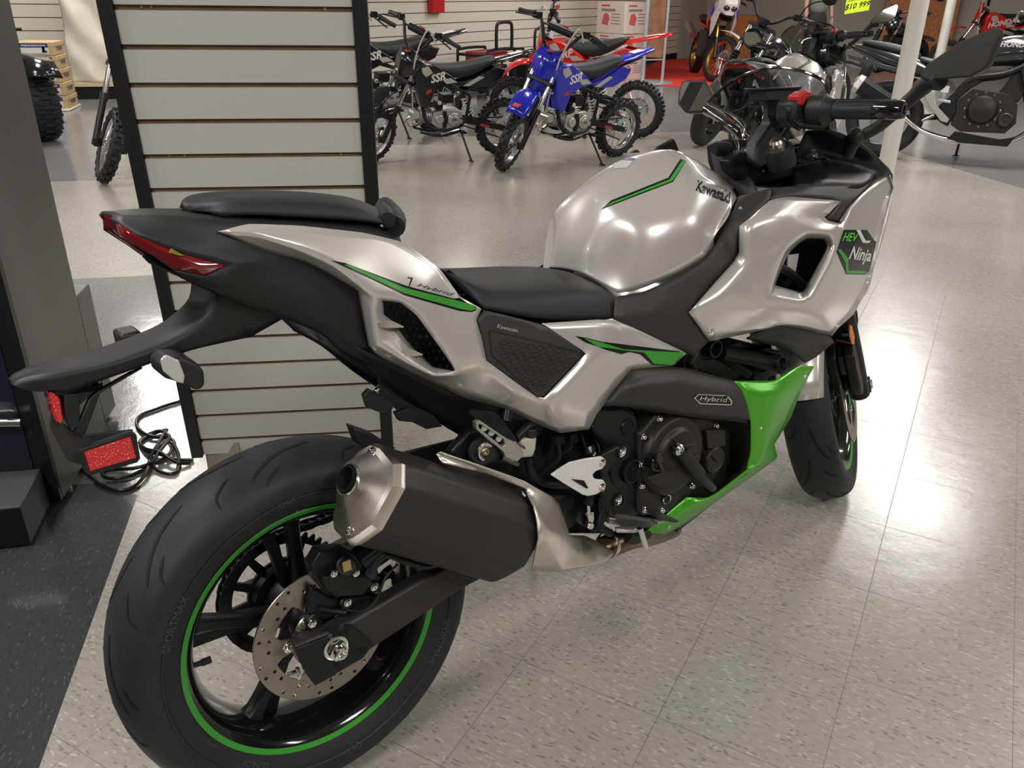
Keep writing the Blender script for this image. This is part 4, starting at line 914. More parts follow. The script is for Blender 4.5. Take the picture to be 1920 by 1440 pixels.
# header pipes and clutter in front of the engine
b = MB(); b.use(SBLK)
for k, (u, v) in enumerate(((1375,855),(1390,850))):
    b.tube([at(u-5, 790, -.06), at(u+6, 830, -.08-.01*k), at(u-5, 880, -.09), at(u-60, 930, -.07), at(u-130, 985, -.05)], .019, n=14, smooth=5)
b.box(at(1385,760,-.06), (.05,.12,.30)); b.box(at(1368,875,-.12), (.04,.03,.03)); b.tube([at(1340,790,-.12), at(1352,770,-.12), at(1385,800,-.12), at(1378,850,-.12)], .006, smooth=5)
b.build('header_pipe', parent=root, ang=40)
b = MB().use(BRONZE); b.prism([at(u,v,-.13) for u,v in ((1370,872),(1377,868),(1372,888),(1364,888))], (0,.004,0)); b.build('copper_fitting', parent=root)
# frame tubes with open ends beside the cylinder head
b = MB().use(SBLK)
b.tube([at(1350,661,-.13), at(1410,672,-.13), at(1462,688,-.13)], .017, n=20)
b.tube([at(1290,672,-.10), at(1345,660,-.12), at(1400,700,-.11)], .014, n=16)
for u, v, r in ((1344,655,.018),(1466,682,.0165)):
    b.rev(at(u, v, -.155), OUT, [(-.06,r*1.1),(-.002,r*1.1),(0,r),(0,r*.86),(-.002,r*.80),(-.03,r*.78),(-.03,0)], n=32)
b.tube([at(1300,700,-.12), at(1292,680,-.13), at(1310,650,-.12)], .012, n=12)
b.build('frame_tube', parent=root, ang=40)
b = MB().use(SBLK); b.prism([at(u,v,-.12) for u,v in ((1300,668),(1390,640),(1400,700),(1372,712),(1296,690))], (0,.02,0)); b.tube([at(1400,690,-.11), at(1420,700,-.12), at(1445,690,-.11)], .006, smooth=4); b.build('cylinder_head', parent=root, bevel=.004)
# pivot plate
b = MB(); hole1 = [(1176.5+12*cos(a), 801+17*sin(a)) for a in [radians(90+i*36) for i in range(10)]]
pp = [(1113,810),(1110,780),(1126,765),(1167,761),(1186,768),(1197,784),(1200,814),(1200,968),(1158,974),(1141,940),(1146,905),(1136,835)]
b.prism([at(u,v,-.158) for u,v in pp], (0,.03,0)); pv = b.build('pivot_plate', SBLK, root, bevel=.009, seg=4)
b = MB(); b.rev(at(1176.5,801,-.158), OUT, [(.0005,.0175),(.003,.0165),(.003,.0145),(-.001,.0135)], n=32); b.rev(at(1182,882,-.160), OUT, [(0,.026),(.008,.0245),(.008,.021),(.002,.0195)], n=36); b.build('pivot_ring', SBLK, pv, ang=40)
b = MB(); b.rev(at(1176.5,801,-.158), OUT, [(.0012,.0138),(.0012,0)], n=28); b.build('pivot_hole_shade', BLACKV, pv)  # flat black disc painted as hole shade, the plate stays solid
b = MB(); b.rev(at(1182,882,-.160), OUT, [(.003,.0198),(.003,0)], n=28); b.build('pivot_hole_shade', BLACKV, pv)  # second black disc, shade of the lower hole in colour only
# heel bracket
b = MB(); b.prism([at(u,v,-.176) for u,v in ((1158,838),(1176,834),(1178,850),(1170,858),(1148,872),(1141,886),(1148,905),(1164,924),(1172,932),(1170,948),(1156,950),(1146,940),(1142,975),(1128,985),(1124,950),(1130,905),(1126,878),(1120,862),(1130,852))], (0,.012,0))
hb = b.build('footrest_bracket', SBLK, root, bevel=.003)
for u, v in ((1167,847),(1159,938)):
    b = MB(); b.use(SBLK); b.rev(at(u,v,-.176), OUT, [(0,.016),(.004,.015),(.004,.011)], n=28); b.use(CHROME); bolt(b, at(u,v,-.178), OUT, .0078, .004); b.build('bracket_bolt', parent=hb)
hg = [(1034,891),(1050,881),(1070,868),(1098,861),(1128,856.5),(1135,860),(1135,868),(1130,880),(1118,884),(1112,890),(1115,898),(1124,900),(1132,900),(1137,908),(1134,919),(1118,928),(1103,931),(1093,928),(1064,910)]
b = MB(); P = [at(u,v,-.195+(.012 if u < 1060 else 0)) for u,v in hg]
b.prism(P, (0,.007,0)); hgd = b.build('heel_guard', WHITEP, root, bevel=.0025, seg=3)
b = MB(); b.prism([at(u,v,-.1955) for u,v in ((1071,898),(1095,901),(1103,915),(1100,916))], (0,.0005,0)); b.build('guard_slot_shade', BLACKV, hgd)  # thin black patch painted as the shade inside the slot
for u, v in ((1129.5,868.5),(1129,914)):
    b = MB().use(CHROME); bolt(b, at(u,v,-.195), OUT, .0062, .003); b.build('guard_bolt', parent=hgd)
# footrest, pedal, master cylinder
b = MB().use(mat('footrest_rubber', (.085,.085,.085), .5)); b.loft([[at(*p) for p in r] for r in (((1150,968,-.19),(1156,962,-.19),(1172,975,-.19),(1165,990,-.19)), ((1218,976,-.27),(1224,972,-.27),(1234,980,-.27),(1222,990,-.27)))])
b.use(ALU); b.loft([[at(*p) for p in r] for r in (((1150,988,-.19),(1165,985,-.19),(1170,995,-.19),(1155,1000,-.19)), ((1190,992,-.25),(1205,985,-.25),(1200,997,-.25),(1190,1000,-.25)))])
fr_ = b.build('footrest', parent=root, bevel=.003)
b = MB().use(CHAR)
for i in range(11):
    t = i/10; b.bar(at(1158+62*t,963+10*t,-.19-.08*t), at(1176+56*t,974+8*t,-.19-.08*t), .0025, .003)
b.build('footrest_ribs', parent=fr_)
b = MB(); b.cyl(at(1200,990,-.255), at(1211,1026,-.255), .0052, n=16); b.ball(at(1211,1026,-.255), .0052, n=12, m=8); b.build('footrest_feeler', CHROME, fr_)
b = MB(); b.tube([at(1140,975,-.18), at(1190,984,-.19), at(1230,978,-.20), at(1246,972,-.205)], .006, smooth=4); bpd = b.build('brake_pedal', ALU, root)
b = MB(); b.prism([at(u,v,-.215) for u,v in ((1238,966),(1246,964),(1268,974),(1275,977),(1268,981),(1240,976))], (0,.03,0)); b.build('pedal_pad', CHAR, bpd, bevel=.002)
b = MB().use(SBLK); b.cyl(at(1105,925,-.165), at(1103,945,-.165), .010); b.tube([at(1105,850,-.165), at(1106,835,-.165)], .010); b.prism([at(u,v,-.16) for u,v in ((1085,960),(1110,955),(1125,985),(1118,1000),(1092,985))], (0,.02,0))
b.tube([at(1125,930,-.17), at(1133,950,-.175), at(1125,985,-.175), at(1145,1000,-.18)], .008, smooth=4)
b.use(CHROME); b.cyl(at(1103,945,-.168), at(1104,962,-.168), .0045); b.prism([at(u,v,-.172) for u,v in ((1098,962),(1113,960),(1114,972),(1110,985),(1108,992),(1100,990),(1104,975))], (0,.006,0)); b.rev(at(1107,986,-.174), OUT, [(0,.007),(.003,.006),(.003,0)], n=18)
b.cyl(at(1103,835,-.168), at(1104,847,-.168), .0065); b.rev(at(1112,850,-.17), OUT, [(0,.005),(.003,.004),(.003,0)], n=12)
b.build('rear_master_cylinder', parent=root, ang=40)
# fluid bottle and hose
b = MB(); b.prism([at(u,v,-.14) for u,v in ((977,824),(1008,818),(1006,842),(1000,858),(976,860),(974,842))], (0,.03,0)); fb = b.build('brake_fluid_bottle', mat('milky_plastic', (.52,.50,.42), .4), root, bevel=.005, seg=3)
b = MB(); p0, p1 = at(991,818,-.128), at(993,802,-.128); b.cyl(p0, p1, .0145, n=24); b.build('bottle_cap', MBLK, fb, bevel=.002)
b = MB(); b.tube([at(990,858,-.125), at(996,885,-.12), at(1015,904,-.12), at(1045,909,-.14), at(1070,908,-.15)], .0075, smooth=6); b.tube([at(1047,830,-.13), at(1048,860,-.12), at(1020,880,-.10)], .004, smooth=5); b.tube([at(1090,812,-.13), at(1097,838,-.16)], .0022); b.tube([at(1106,808,-.13), at(1122,835,-.14), at(1124,850,-.15)], .002, smooth=5); b.tube([at(1072,815,-.13), at(1072,838,-.13), at(1055,852,-.12)], .0015, smooth=4)
b.build('brake_hose', MBLK, root, ang=50)
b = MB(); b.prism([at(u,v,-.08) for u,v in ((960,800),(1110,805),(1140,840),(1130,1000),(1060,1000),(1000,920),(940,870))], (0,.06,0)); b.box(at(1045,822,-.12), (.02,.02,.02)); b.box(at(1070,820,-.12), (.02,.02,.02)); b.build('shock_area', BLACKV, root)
# subframe tubes and pillion hanger
b = MB().use(SBLK); b.tube([at(952,766,-.13), at(948,790,-.135)], .010); b.tube([at(1010,780,-.12), at(965,822,-.135)], .010, n=16)
b.prism([at(u,v,-.15) for u,v in ((882,768),(926,772),(938,782),(971,826),(965,830),(940,815),(896,790),(880,775))], (0,.005,0))
b.build('subframe', parent=root, ang=40)
b = MB(); 
for q in (((905,776),(920,779),(924,790),(918,795),(908,788)), ((931,784),(936,781),(944,793),(942,800),(934,796))): b.prism([at(u,v,-.1504) for u,v in q], (0,.0003,0))
b.build('subframe_cutout_shade', BLACKV, root)  # black patches painted as shade of the plate openings
b = MB(); b.prism([at(u,v,-.13) for u,v in ((845,850),(880,808),(920,800),(985,850),(968,870),(900,872),(862,868))], (0,.02,0)); b.cyl(at(905,847,-.155), at(905,847,-.12), .026); hbk = b.build('silencer_hanger', SBLK, root, bevel=.005)
b = MB().use(CHROME); b.rev(at(909,847,-.158), OUT, [(0,.0165),(.003,.015),(.003,.012),(.001,.011),(.001,.008)], n=32); b.use(mat('zinc_yellow', (.5,.45,.3), .3, 1)); bolt(b, at(909,847,-.159), OUT, .0075, .005); b.build('hanger_bolt', parent=hbk)
# pillion footrest
po = [(892,792),(899,788),(950,822),(966,830),(972,842),(960,850),(945,848),(893,805)]
pi_ = [(897,796),(902,796),(925,811),(945,824),(948,834),(942,838),(935,832),(899,803)]
b = MB(); b.frame([at(u,v,-.175) for u,v in po], [at(u,v,-.175) for u,v in pi_], (0,.010,0)); b.prism([at(u,v,-.17) for u,v in ((944,848),(966,828),(982,846),(980,856),(970,866),(948,858))], (0,.02,0)); pf_ = b.build('pillion_footrest', ALU, root, bevel=.002)
b = MB(); b.use(CHROME); b.tube([at(962,830,-.16), at(981,842,-.16)], .005); b.tube([at(940,858,-.16), at(970,870,-.16)], .005); b.build('footrest_spring', parent=pf_)
b = MB().use(ALU)
for u, v in ((908,803),(921,812),(935,823)): b.cyl(at(u,v,-.172), at(u,v,-.168), .005, n=12)
b.build('footrest_rivets', parent=pf_)
# tyre hugger tips seen over the silencer
b = MB(); b.prism([at(u,v,-.06) for u,v in ((662,801),(700,814),(745,842),(700,842),(675,836))], (0,.03,0)); b.build('rear_hugger', MBLK, root, bevel=.003)
# ---------------------------------------------------------------- bolts on the body panels
T = bvh_of([fair, bp, ec, kc, tank, rc, ins, hs, body])
for nm, L in (('fairing_bolt', ((1333,623,.008),(1448,372,.004),(1388,391,.004))), ('belly_bolt', ((1509,706,.005),(1426,803,.004),(1254,989,.005),(1376,713,.003)))):
    for u, v, r in L:
        p, n = hit(T, u, v, .0)
        if p: b = MB().use(CHROME if nm != 'x' else STEEL); bolt(b, p, n, r*.8, .003); b.build(nm, parent=root)
# ---------------------------------------------------------------- decals
TT = bvh_of([tank])
decal('tank_stripe', [[(1127,393),(1146,376),(1253,333.5),(1275.5,298),(1286,303),(1262,341),(1190,368.5)]], BLKT, TT, tank, .0005)
decal('tank_stripe', [[(1131,390),(1148,379.5),(1255,337),(1279,301.5),(1285,304),(1261,339.5),(1190,366.5)]], GREENT, TT, tank, .0009)
text_decal('maker_name', 'Kawasaki', [(1304,358),(1367,382),(1370,360),(1308,338)], BLKT, TT, tank, bold=.028)
decal('warning_sticker', [[(1146,308),(1172,295),(1192,297),(1176,315),(1152,317)]], mat('sticker_grey', (.50,.50,.50), .4), TT, tank, .0008, cell=5)
decal('sticker_band', [[(1160,301),(1171,296),(1191,297.5),(1188,301.5)]], mat('sticker_blue', (.04,.07,.25), .4), TT, tank, .0014, cell=5)
TR_ = bvh_of([rc])
decal('tail_stripe', [[(619,488),(646,493),(762,536),(851,560),(871,556),(902,577),(885,585),(862,583),(757,553),(700,525)]], BLKT, TR_, rc, .0006)
decal('tail_stripe', [[(645,497),(652,496),(760,540),(862,565),(873,557),(899,576),(884,583),(862,579),(758,550)]], GREENT, TR_, rc, .001)
decal('side_stripe', [[(1078,630),(1097,633),(1130,641),(1286,660),(1262,686),(1222,684),(1200,664),(1180,660),(1165,664),(1140,657),(1098,642)]], BLKT, TR_, rc, .0006)
decal('side_stripe', [[(1094,634),(1130,643),(1170,655),(1284,661),(1260,684),(1226,682),(1207,661),(1172,657),(1120,650)]], GREENT, TR_, rc, .001)
text_decal('model_name', 'Hybrid', [(781,538),(848,557),(852,550),(784,531)], BLKT, TR_, rc, shear=.3)
text_decal('model_name', '7', [(766,537),(776,538),(774,521),(762,519)], BLKT, TR_, rc, shear=.2)
TI = bvh_of([ins])
text_decal('maker_name', 'Kawasaki', [(931,615),(970,623),(971,617),(933,607)], mat('pale_lettering', (.35,.35,.35), .4), TI, ins, bold=.01)
for j in range(8):
    for i in range(9):
        u = 940+i*17+(j%2)*8.5; v = 634+j*12+i*1.5
        l1 = (u-930)*1.02+622 > v-4 if True else 1
        # keep the cells within the moulded triangle
        if v > 626+(u-930)*.23+4 and v < 690+(u-935)*.62 and v < 740-(u-1015)*1.05 and u < 1090 and v < 735:
            hx = [(u+7.2*cos(radians(60*k)), v+5.2*sin(radians(60*k))) for k in range(6)]; hi = [(u+5.9*cos(radians(60*k)), v+4.1*sin(radians(60*k))) for k in range(6)]
            b = MB() if (i, j) == (-1,-1) else None
hexes = MB()
for j in range(9):
    for i in range(10):
        u = 936+i*17+(j%2)*8.5; v = 630+j*12.5+i*2.5
        if v > 630+(u-930)*.22 and v < 700+(u-935)*.50 and v < 742-(u-1012)*1.0 and v < 738:
            ks = [(u+8.0*cos(radians(60*k)), v+5.6*sin(radians(60*k))) for k in range(6)]; kj = [(u+6.9*cos(radians(60*k)), v+4.6*sin(radians(60*k))) for k in range(6)]
            for k in range(6): decal_mesh(hexes, TI, [ks[k], ks[(k+1)%6], kj[(k+1)%6], kj[k]], [[0,1,2,3]], .0012, 40)
clean(hexes.build('hex_relief', mat('relief_dark', (.010,.010,.010), .6), ins, recalc=False))
decal('inset_edge', [[(919,618),(1016,640),(1094,662),(1093,665),(1014,643),(921,621)], [(919,618),(923,664),(1008,742),(1006,744),(920,666),(916,619)]], MBLK, TI, ins, .0007)
TE = bvh_of([ec])
decal('badge', [[(1300,746),(1308,738),(1362,741),(1372,752),(1370,759),(1312,757)]], BLKT, TE, ec, .0015)
decal('badge_rim', [[(1300,746),(1308,738),(1362,741),(1372,752),(1370,753.5),(1361,742.5),(1309,739.5),(1302,746)], [(1300,746),(1312,757),(1370,759),(1372,752),(1370,753),(1368,757.5),(1313,755.5),(1302,746)]], CHROME, TE, ec, .002, cell=8)
text_decal('badge_name', 'Hybrid', [(1311,752),(1364,756),(1363,745),(1310,742)], CHROME, TE, ec, shear=.25, off=.0022)
TF_ = bvh_of([fair])
decal('fairing_graphic', [[(1582,431),(1625,431),(1640,452),(1643,453),(1630,508),(1622,515),(1586,514),(1568,472)]], BLKT, TF_, fair, .0006)
decal('fairing_graphic', [[(1570,467),(1576,468),(1590,485),(1590,507),(1624,508),(1622,513),(1586,512),(1584,492)]], GREENT, TF_, fair, .001)
decal('fairing_graphic', [[(1605,431),(1612,431),(1622,451),(1643,452),(1642,456),(1617,455)]], mat('white_decal', (.7,.7,.68), .3), TF_, fair, .001)
text_decal('graphic_lettering', 'HEV', [(1578,452),(1606,453),(1609,437),(1583,436)], mat('bright_green_decal', (.10,.60,.06), .3), TF_, fair, bold=.015, shear=.2, off=.0013)
text_decal('graphic_lettering', 'Ninja', [(1588,493),(1630,498),(1634,468),(1596,461)], mat('white_decal', (.7,.7,.68), .3), TF_, fair, bold=.02, shear=.3, off=.0013)
text_decal('cover_lettering', 'Kawasaki', [(1250,884),(1277,876),(1277,871),(1250,879)], SBLK, bvh_of([cc]), cc, off=.0008)
# ================================================================ the showroom
A12 = radians(12); EX = Vector((cos(A12), sin(A12), 0)); EY = Vector((-sin(A12), cos(A12), 0))
def rm(u, v, z=0): return EX*u+EY*v+Vector((0, 0, z))
def nodes(m): nt = m.node_tree; return nt, nt.nodes['Principled BSDF']
def tile_mat(name, base, chipl, chipd, ang, offs, rough=.2, chips=1.0, var=.12):
    m = bpy.data.materials.new(name); m.use_nodes = True; MATS[name] = m; nt, b = nodes(m); N = nt.nodes.new; L = nt.links.new
    geo = N('ShaderNodeNewGeometry'); rot = N('ShaderNodeVectorRotate'); rot.rotation_type = 'Z_AXIS'; rot.inputs['Angle'].default_value = -ang
    L(geo.outputs['Position'], rot.inputs['Vector'])
    sc_ = N('ShaderNodeVectorMath'); sc_.operation = 'SCALE'; sc_.inputs['Scale'].default_value = 1/.3048; L(rot.outputs[0], sc_.inputs[0])
    ad = N('ShaderNodeVectorMath'); ad.operation = 'ADD'; ad.inputs[1].default_value = (offs[0], offs[1], 0); L(sc_.outputs[0], ad.inputs[0])
    fr = N('ShaderNodeVectorMath'); fr.operation = 'FRACTION'; L(ad.outputs[0], fr.inputs[0]); sp = N('ShaderNodeSeparateXYZ'); L(fr.outputs[0], sp.inputs[0])
    fl = N('ShaderNodeVectorMath'); fl.operation = 'FLOOR'; L(ad.outputs[0], fl.inputs[0])
    def M(op, a, b_=None):
        n = N('ShaderNodeMath'); n.operation = op
        for i, x in enumerate((a, b_)):
            if x is None: continue
            if isinstance(x, (int, float)): n.inputs[i].default_value = x
            else: L(x, n.inputs[i])
        return n.outputs[0]
    def edge(o): return M('MINIMUM', o, M('SUBTRACT', 1, o))
    e = M('MINIMUM', edge(sp.outputs[0]), edge(sp.outputs[1])); seam = M('LESS_THAN', e, .0026)
    wn = N('ShaderNodeTexWhiteNoise'); wn.noise_dimensions = '2D'; L(fl.outputs[0], wn.inputs['Vector'])
    # chips: stretched cells
    st = N('ShaderNodeMapping'); st.inputs['Scale'].default_value = (40.0, 13.0, 1) ; L(ad.outputs[0], st.inputs['Vector'])
    nz = N('ShaderNodeTexNoise'); nz.inputs['Scale'].default_value = 6; nz.inputs['Detail'].default_value = 2; L(ad.outputs[0], nz.inputs['Vector'])
    dv = N('ShaderNodeVectorMath'); dv.operation = 'MULTIPLY_ADD'; dv.inputs[1].default_value = (3.0, 2.0, 0); L(nz.outputs['Color'], dv.inputs[0]); L(st.outputs[0], dv.inputs[2])
    vo = N('ShaderNodeTexVoronoi'); vo.inputs['Scale'].default_value = 1.5; L(dv.outputs[0], vo.inputs['Vector'])
    se = N('ShaderNodeSeparateColor'); L(vo.outputs['Color'], se.inputs[0])
    cl = M('GREATER_THAN', se.outputs[0], .80); cd_ = M('GREATER_THAN', se.outputs[1], .80)
    near = M('LESS_THAN', vo.outputs['Distance'], .40); cl = M('MULTIPLY', cl, near); cd_ = M('MULTIPLY', cd_, near)
    n2 = N('ShaderNodeTexNoise'); n2.inputs['Scale'].default_value = 1.3; n2.inputs['Detail'].default_value = 6; L(geo.outputs['Position'], n2.inputs['Vector'])
    n3 = N('ShaderNodeTexNoise'); n3.inputs['Scale'].default_value = 1; n3.inputs['Detail'].default_value = 3; L(dv.outputs[0], n3.inputs['Vector'])
    s0 = M('ADD', M('MULTIPLY', n2.outputs['Fac'], var*1.2), M('MULTIPLY', n3.outputs['Fac'], .50)); s1 = M('ADD', s0, M('MULTIPLY', wn.outputs[0], .06)); s2 = M('ADD', s1, 1-.6*var-.25-.03)
    vm = N('ShaderNodeVectorMath'); vm.operation = 'SCALE'; vm.inputs[0].default_value = base; L(s2, vm.inputs['Scale'])
    def mix(f, a, col):
        n = N('ShaderNodeMix'); n.data_type = 'RGBA'; L(f, n.inputs[0]); L(a, n.inputs[6]); n.inputs[7].default_value = (*col, 1); return n.outputs[2]
    c = mix(M('MULTIPLY', cl, chips), vm.outputs[0], chipl); c = mix(M('MULTIPLY', cd_, chips), c, chipd); c = mix(M('MULTIPLY', seam, .75), c, tuple(k*.25 for k in base))
    L(c, b.inputs['Base Color'])
    r = M('ADD', rough-.06, M('MULTIPLY', n2.outputs['Fac'], .12)); L(M('ADD', r, M('MULTIPLY', seam, .3)), b.inputs['Roughness'])
    b.inputs['Specular IOR Level'].default_value = .65
    w1 = N('ShaderNodeTexNoise'); w1.inputs['Scale'].default_value = 14; w1.inputs['Detail'].default_value = 4; L(geo.outputs['Position'], w1.inputs['Vector'])
    hh = M('SUBTRACT', M('MULTIPLY', w1.outputs['Fac'], .6), M('MULTIPLY', seam, .3)); hh = M('ADD', hh, M('MULTIPLY', n3.outputs['Fac'], .12))
    bp = N('ShaderNodeBump'); bp.inputs['Strength'].default_value = .32; bp.inputs['Distance'].default_value = .004; L(hh, bp.inputs['Height']); L(bp.outputs[0], b.inputs['Normal'])
    return m
TH = 1.06726
LT = tile_mat('light_vinyl_tile', (.335,.315,.283), (.45,.425,.375), (.225,.215,.185), TH, (.13, -.03), rough=.22)
DT = tile_mat('charcoal_vinyl_tile', (.045,.045,.046), (.11,.11,.11), (.028,.028,.029), A12, (.0, .10), rough=.13, chips=.5)
GT = tile_mat('grey_vinyl_tile', (.20,.20,.20), (.30,.30,.30), (.12,.12,.12), A12, (.0, .10), rough=.14, chips=.5)
b = MB()
us = [-14, -4.9, -3.2, -.61, 1.0, 4.93, 18]; vs_ = [-8, 2.2, 4.14, 6.47, 7.66, 8.06, 9.9, 24]
for i in range(len(us)-1):
    for j in range(len(vs_)-1):
        um = (us[i]+us[i+1])/2; vm_ = (vs_[j]+vs_[j+1])/2
        if um < -.61: m_ = DT if vm_ < 2.2 else (GT if vm_ < 4.14 else (LT if vm_ < 6.47 else GT))
        elif um > 4.93: m_ = GT
        elif vm_ > 9.9: m_ = GT
        elif vm_ > 8.06 or (vm_ > 7.66 and um < 1.0): m_ = GT
        else: m_ = LT
        b.use(m_); b.add([rm(us[i],vs_[j]), rm(us[i+1],vs_[j]), rm(us[i+1],vs_[j+1]), rm(us[i],vs_[j+1])], [(0,1,2,3)])
tag(b.build('floor', weld=False, recalc=False), kind='structure')
CEIL = 3.15
PAINT = mat('wall_paint', (.50,.47,.40), .6, bump=.1, bscale=80)
CEILM = mat('ceiling_tile', (.55,.54,.50), .8, bump=.2, bscale=60)
b = MB(); b.add([rm(-14,-8,CEIL), rm(-14,24,CEIL), rm(18,24,CEIL), rm(18,-8,CEIL)], [(0,1,2,3)]); tag(b.build('ceiling', CEILM, recalc=False), kind='structure')
SLATW = mat('slatwall_cream', (.66,.62,.53), .38, bump=.1, bscale=300); SLATG = mat('slatwall_groove', (.22,.10,.045), .7)
def slat_wall(name, P, d, L, n, pitch=.0762*2, m=SLATW, base=.11):
    """grooved panel wall from P along d, n faces the room"""
    b = MB().use(m); z = base; P = Vector(P); d = Vector(d).normalized(); n = Vector(n).normalized(); U = Vector((0,0,1))
    def bx(z0, z1, t0, t1):
        a = [P+n*t+U*z_+d*s_ for s_ in (0, L) for t in (t0, t1) for z_ in (z0, z1)]
        b.add(a, [(0,1,3,2),(4,6,7,5),(0,4,5,1),(2,3,7,6),(0,2,6,4),(1,5,7,3)])
    while z < CEIL:
        bx(z+.006, min(z+pitch-.006, CEIL), -.02, 0); z += pitch
    b.use(SLATG); bx(base, CEIL, -.05, -.009); b.use(BLACKV); bx(0, base, -.05, .012)
    return tag(b.build(name), kind='structure')
W1P = rm(-13, 12.28); slat_wall('wall_back', W1P, EX, 12.9, -EY)
D2 = Vector((cos(radians(58)), sin(radians(58)), 0)); N2 = Vector((sin(radians(58)), -cos(radians(58)), 0)); P2 = Vector((-1.68, 10.42, 0))-D2*2.2
slat_wall('wall_left', P2, D2, 11.6, N2, pitch=.125)
P3 = P2+D2*11.6; D3 = Vector((D2.y, -D2.x, 0))
def plainwall(name, P, d, L, m=PAINT):
    b = MB(); P = Vector(P); d = Vector(d).normalized(); n = Vector((-d.y, d.x, 0))*.1
    b.prism([P, P+d*L, P+d*L+n, P+n], (0, 0, CEIL)); return tag(b.build(name, m), kind='structure')
plainwall('wall_far', P3+D2*1.5-D3*1.5, D3, 17); plainwall('wall_corner', P3, D2, 1.6)
plainwall('wall_side', rm(-13,-7), -EY, .1) if False else None
plainwall('wall_west', rm(-13,-7), EY, 19.2); plainwall('wall_south', rm(15,-7), -EX, 28); plainwall('wall_east', rm(15,15), -EY, 22)
# ceiling lights
EMIT = mat('light_diffuser', (1.0,.962,.93), .5, emit=17); FRM = mat('light_frame', (.6,.6,.58), .4)
for k, (u, v, w_, l_, rz) in enumerate(((-2.1,4.35,.6,1.2,0),(-1.95,8.2,.6,1.2,0),(-2.3,10.4,.6,1.2,0),(5.15,5.95,.6,1.5,0),(6.6,8.3,.6,1.2,0),(4.2,10.8,.6,1.2,0),(1.6,12.0,.6,1.2,0),(1.5,-1.6,.6,1.2,0),(-1.8,-.6,.6,1.2,0),(4.6,-.4,.6,1.2,0),(-1.8,2.0,.6,1.2,0),(2.0,7.2,.3,1.2,0),(4.6,2.4,.6,1.2,0),(8.5,4.5,.6,1.2,0),(7.6,11,.6,1.2,0),(3.0,15.5,.6,1.2,0),(-6.5,5,.6,1.2,0),(-6.5,9.5,.6,1.2,0),(-9,2,.6,1.2,0))):
    c = rm(u, v, CEIL); e = empty('ceiling_light', c, A12, 'recessed fluorescent ceiling light panel outside the picture above the showroom', 'ceiling light', 'fluorescent ceiling panels')
    b = MB(); b.frame([Vector((sx*(w_/2+.03), sy*(l_/2+.03), -.03)) for sx, sy in ((-1,-1),(1,-1),(1,1),(-1,1))], [Vector((sx*w_/2, sy*l_/2, -.03)) for sx, sy in ((-1,-1),(1,-1),(1,1),(-1,1))], (0,0,.03)); b.build('light_frame', FRM, e)
    b = MB(); b.add([Vector((sx*w_/2, sy*l_/2, -.02)) for sx, sy in ((-1,-1),(-1,1),(1,1),(1,-1))], [(0,1,2,3)]); b.build('diffuser', EMIT, e, recalc=False)
# ---------------------------------------------------------------- slatwall display panel beside the motorcycle
sf = .862; q0 = CAMP+(Vector((-1.00215, 2.25686, 1.22861))-CAMP)*sf; lean = -.084448; ed = radians(7.8426)
E1 = Vector((cos(ed), sin(ed), 0)); NN = Vector((-sin(ed), cos(ed), 0)); UP = (Vector((0,0,1))*cos(lean)+NN*sin(lean)); FN = E1.cross(UP); pit = .09289*sf; WW = .58335*sf
FN = -FN if FN.y > 0 else FN
nbot = 14.6; Pb = q0-UP*pit*nbot; es = empty('slatwall_display', (Pb.x, Pb.y, 0), 0, 'white slatwall display panel in a black frame standing behind the silver motorcycle', 'display panel')
OFF = Vector((Pb.x, Pb.y, 0))
b = MB().use(mat('slat_white', (.58,.57,.53), .45, bump=.12, bscale=350)); ntop = 8
def bxf(b, s0, s1, h0, h1, t0, t1):
    a = [q0+E1*s_+UP*h_+FN*t-OFF for s_ in (s0, s1) for t in (t0, t1) for h_ in (h0, h1)]
    b.add(a, [(0,1,3,2),(4,6,7,5),(0,4,5,1),(2,3,7,6),(0,2,6,4),(1,5,7,3)])
for i in range(-ntop, 15):
    bxf(b, 0, WW, -pit*i+.0058 if i < 15 else 0, -pit*i+pit-.0058, -.012, .0) if True else None
bxf(b, 0, WW, -pit*nbot, -pit*14-.0058, -.012, 0)
b.use(mat('slat_groove_brown', (.165,.10,.05), .7, var=.2, vscale=20)); bxf(b, 0, WW, -pit*nbot, pit*ntop, -.03, -.0085)
b.build('slat_panel', parent=es)
b = MB().use(mat('frame_steel_black', (.014,.014,.015), .45, bump=.1, bscale=400))
bxf(b, -.032, -.001, -pit*nbot-.005, pit*ntop, -.04, .010); bxf(b, WW+.001, WW+.034, -pit*nbot-.03, pit*ntop, -.04, .010); bxf(b, -.03, WW+.034, pit*ntop, pit*ntop+.04, -.04, .010)
b.build('display_frame', parent=es, bevel=.002)
b = MB(); 
for s_ in (.06, WW-.10): b.box(q0+E1*s_-UP*(pit*nbot+.02)-FN*.06-OFF, (.10,.12,max(.03, 2*abs(q0.z-UP.z*(pit*nbot+.02)))-.002)) 
b.build('foot', mat('beige_foot', (.30,.27,.22), .6), es)
b = MB().use(STEEL)
for s_, i in ((.075,0),(.055,0),(WW-.06,0),(.09,4),(.055,4),(WW-.05,4)): b.rev(q0+E1*s_-UP*pit*i-FN*.008-OFF, FN, [(-.001,.0042),(.0015,.0035),(.0015,.0015),(0,.001),(0,0)], n=12)
b.build('panel_screws', parent=es)
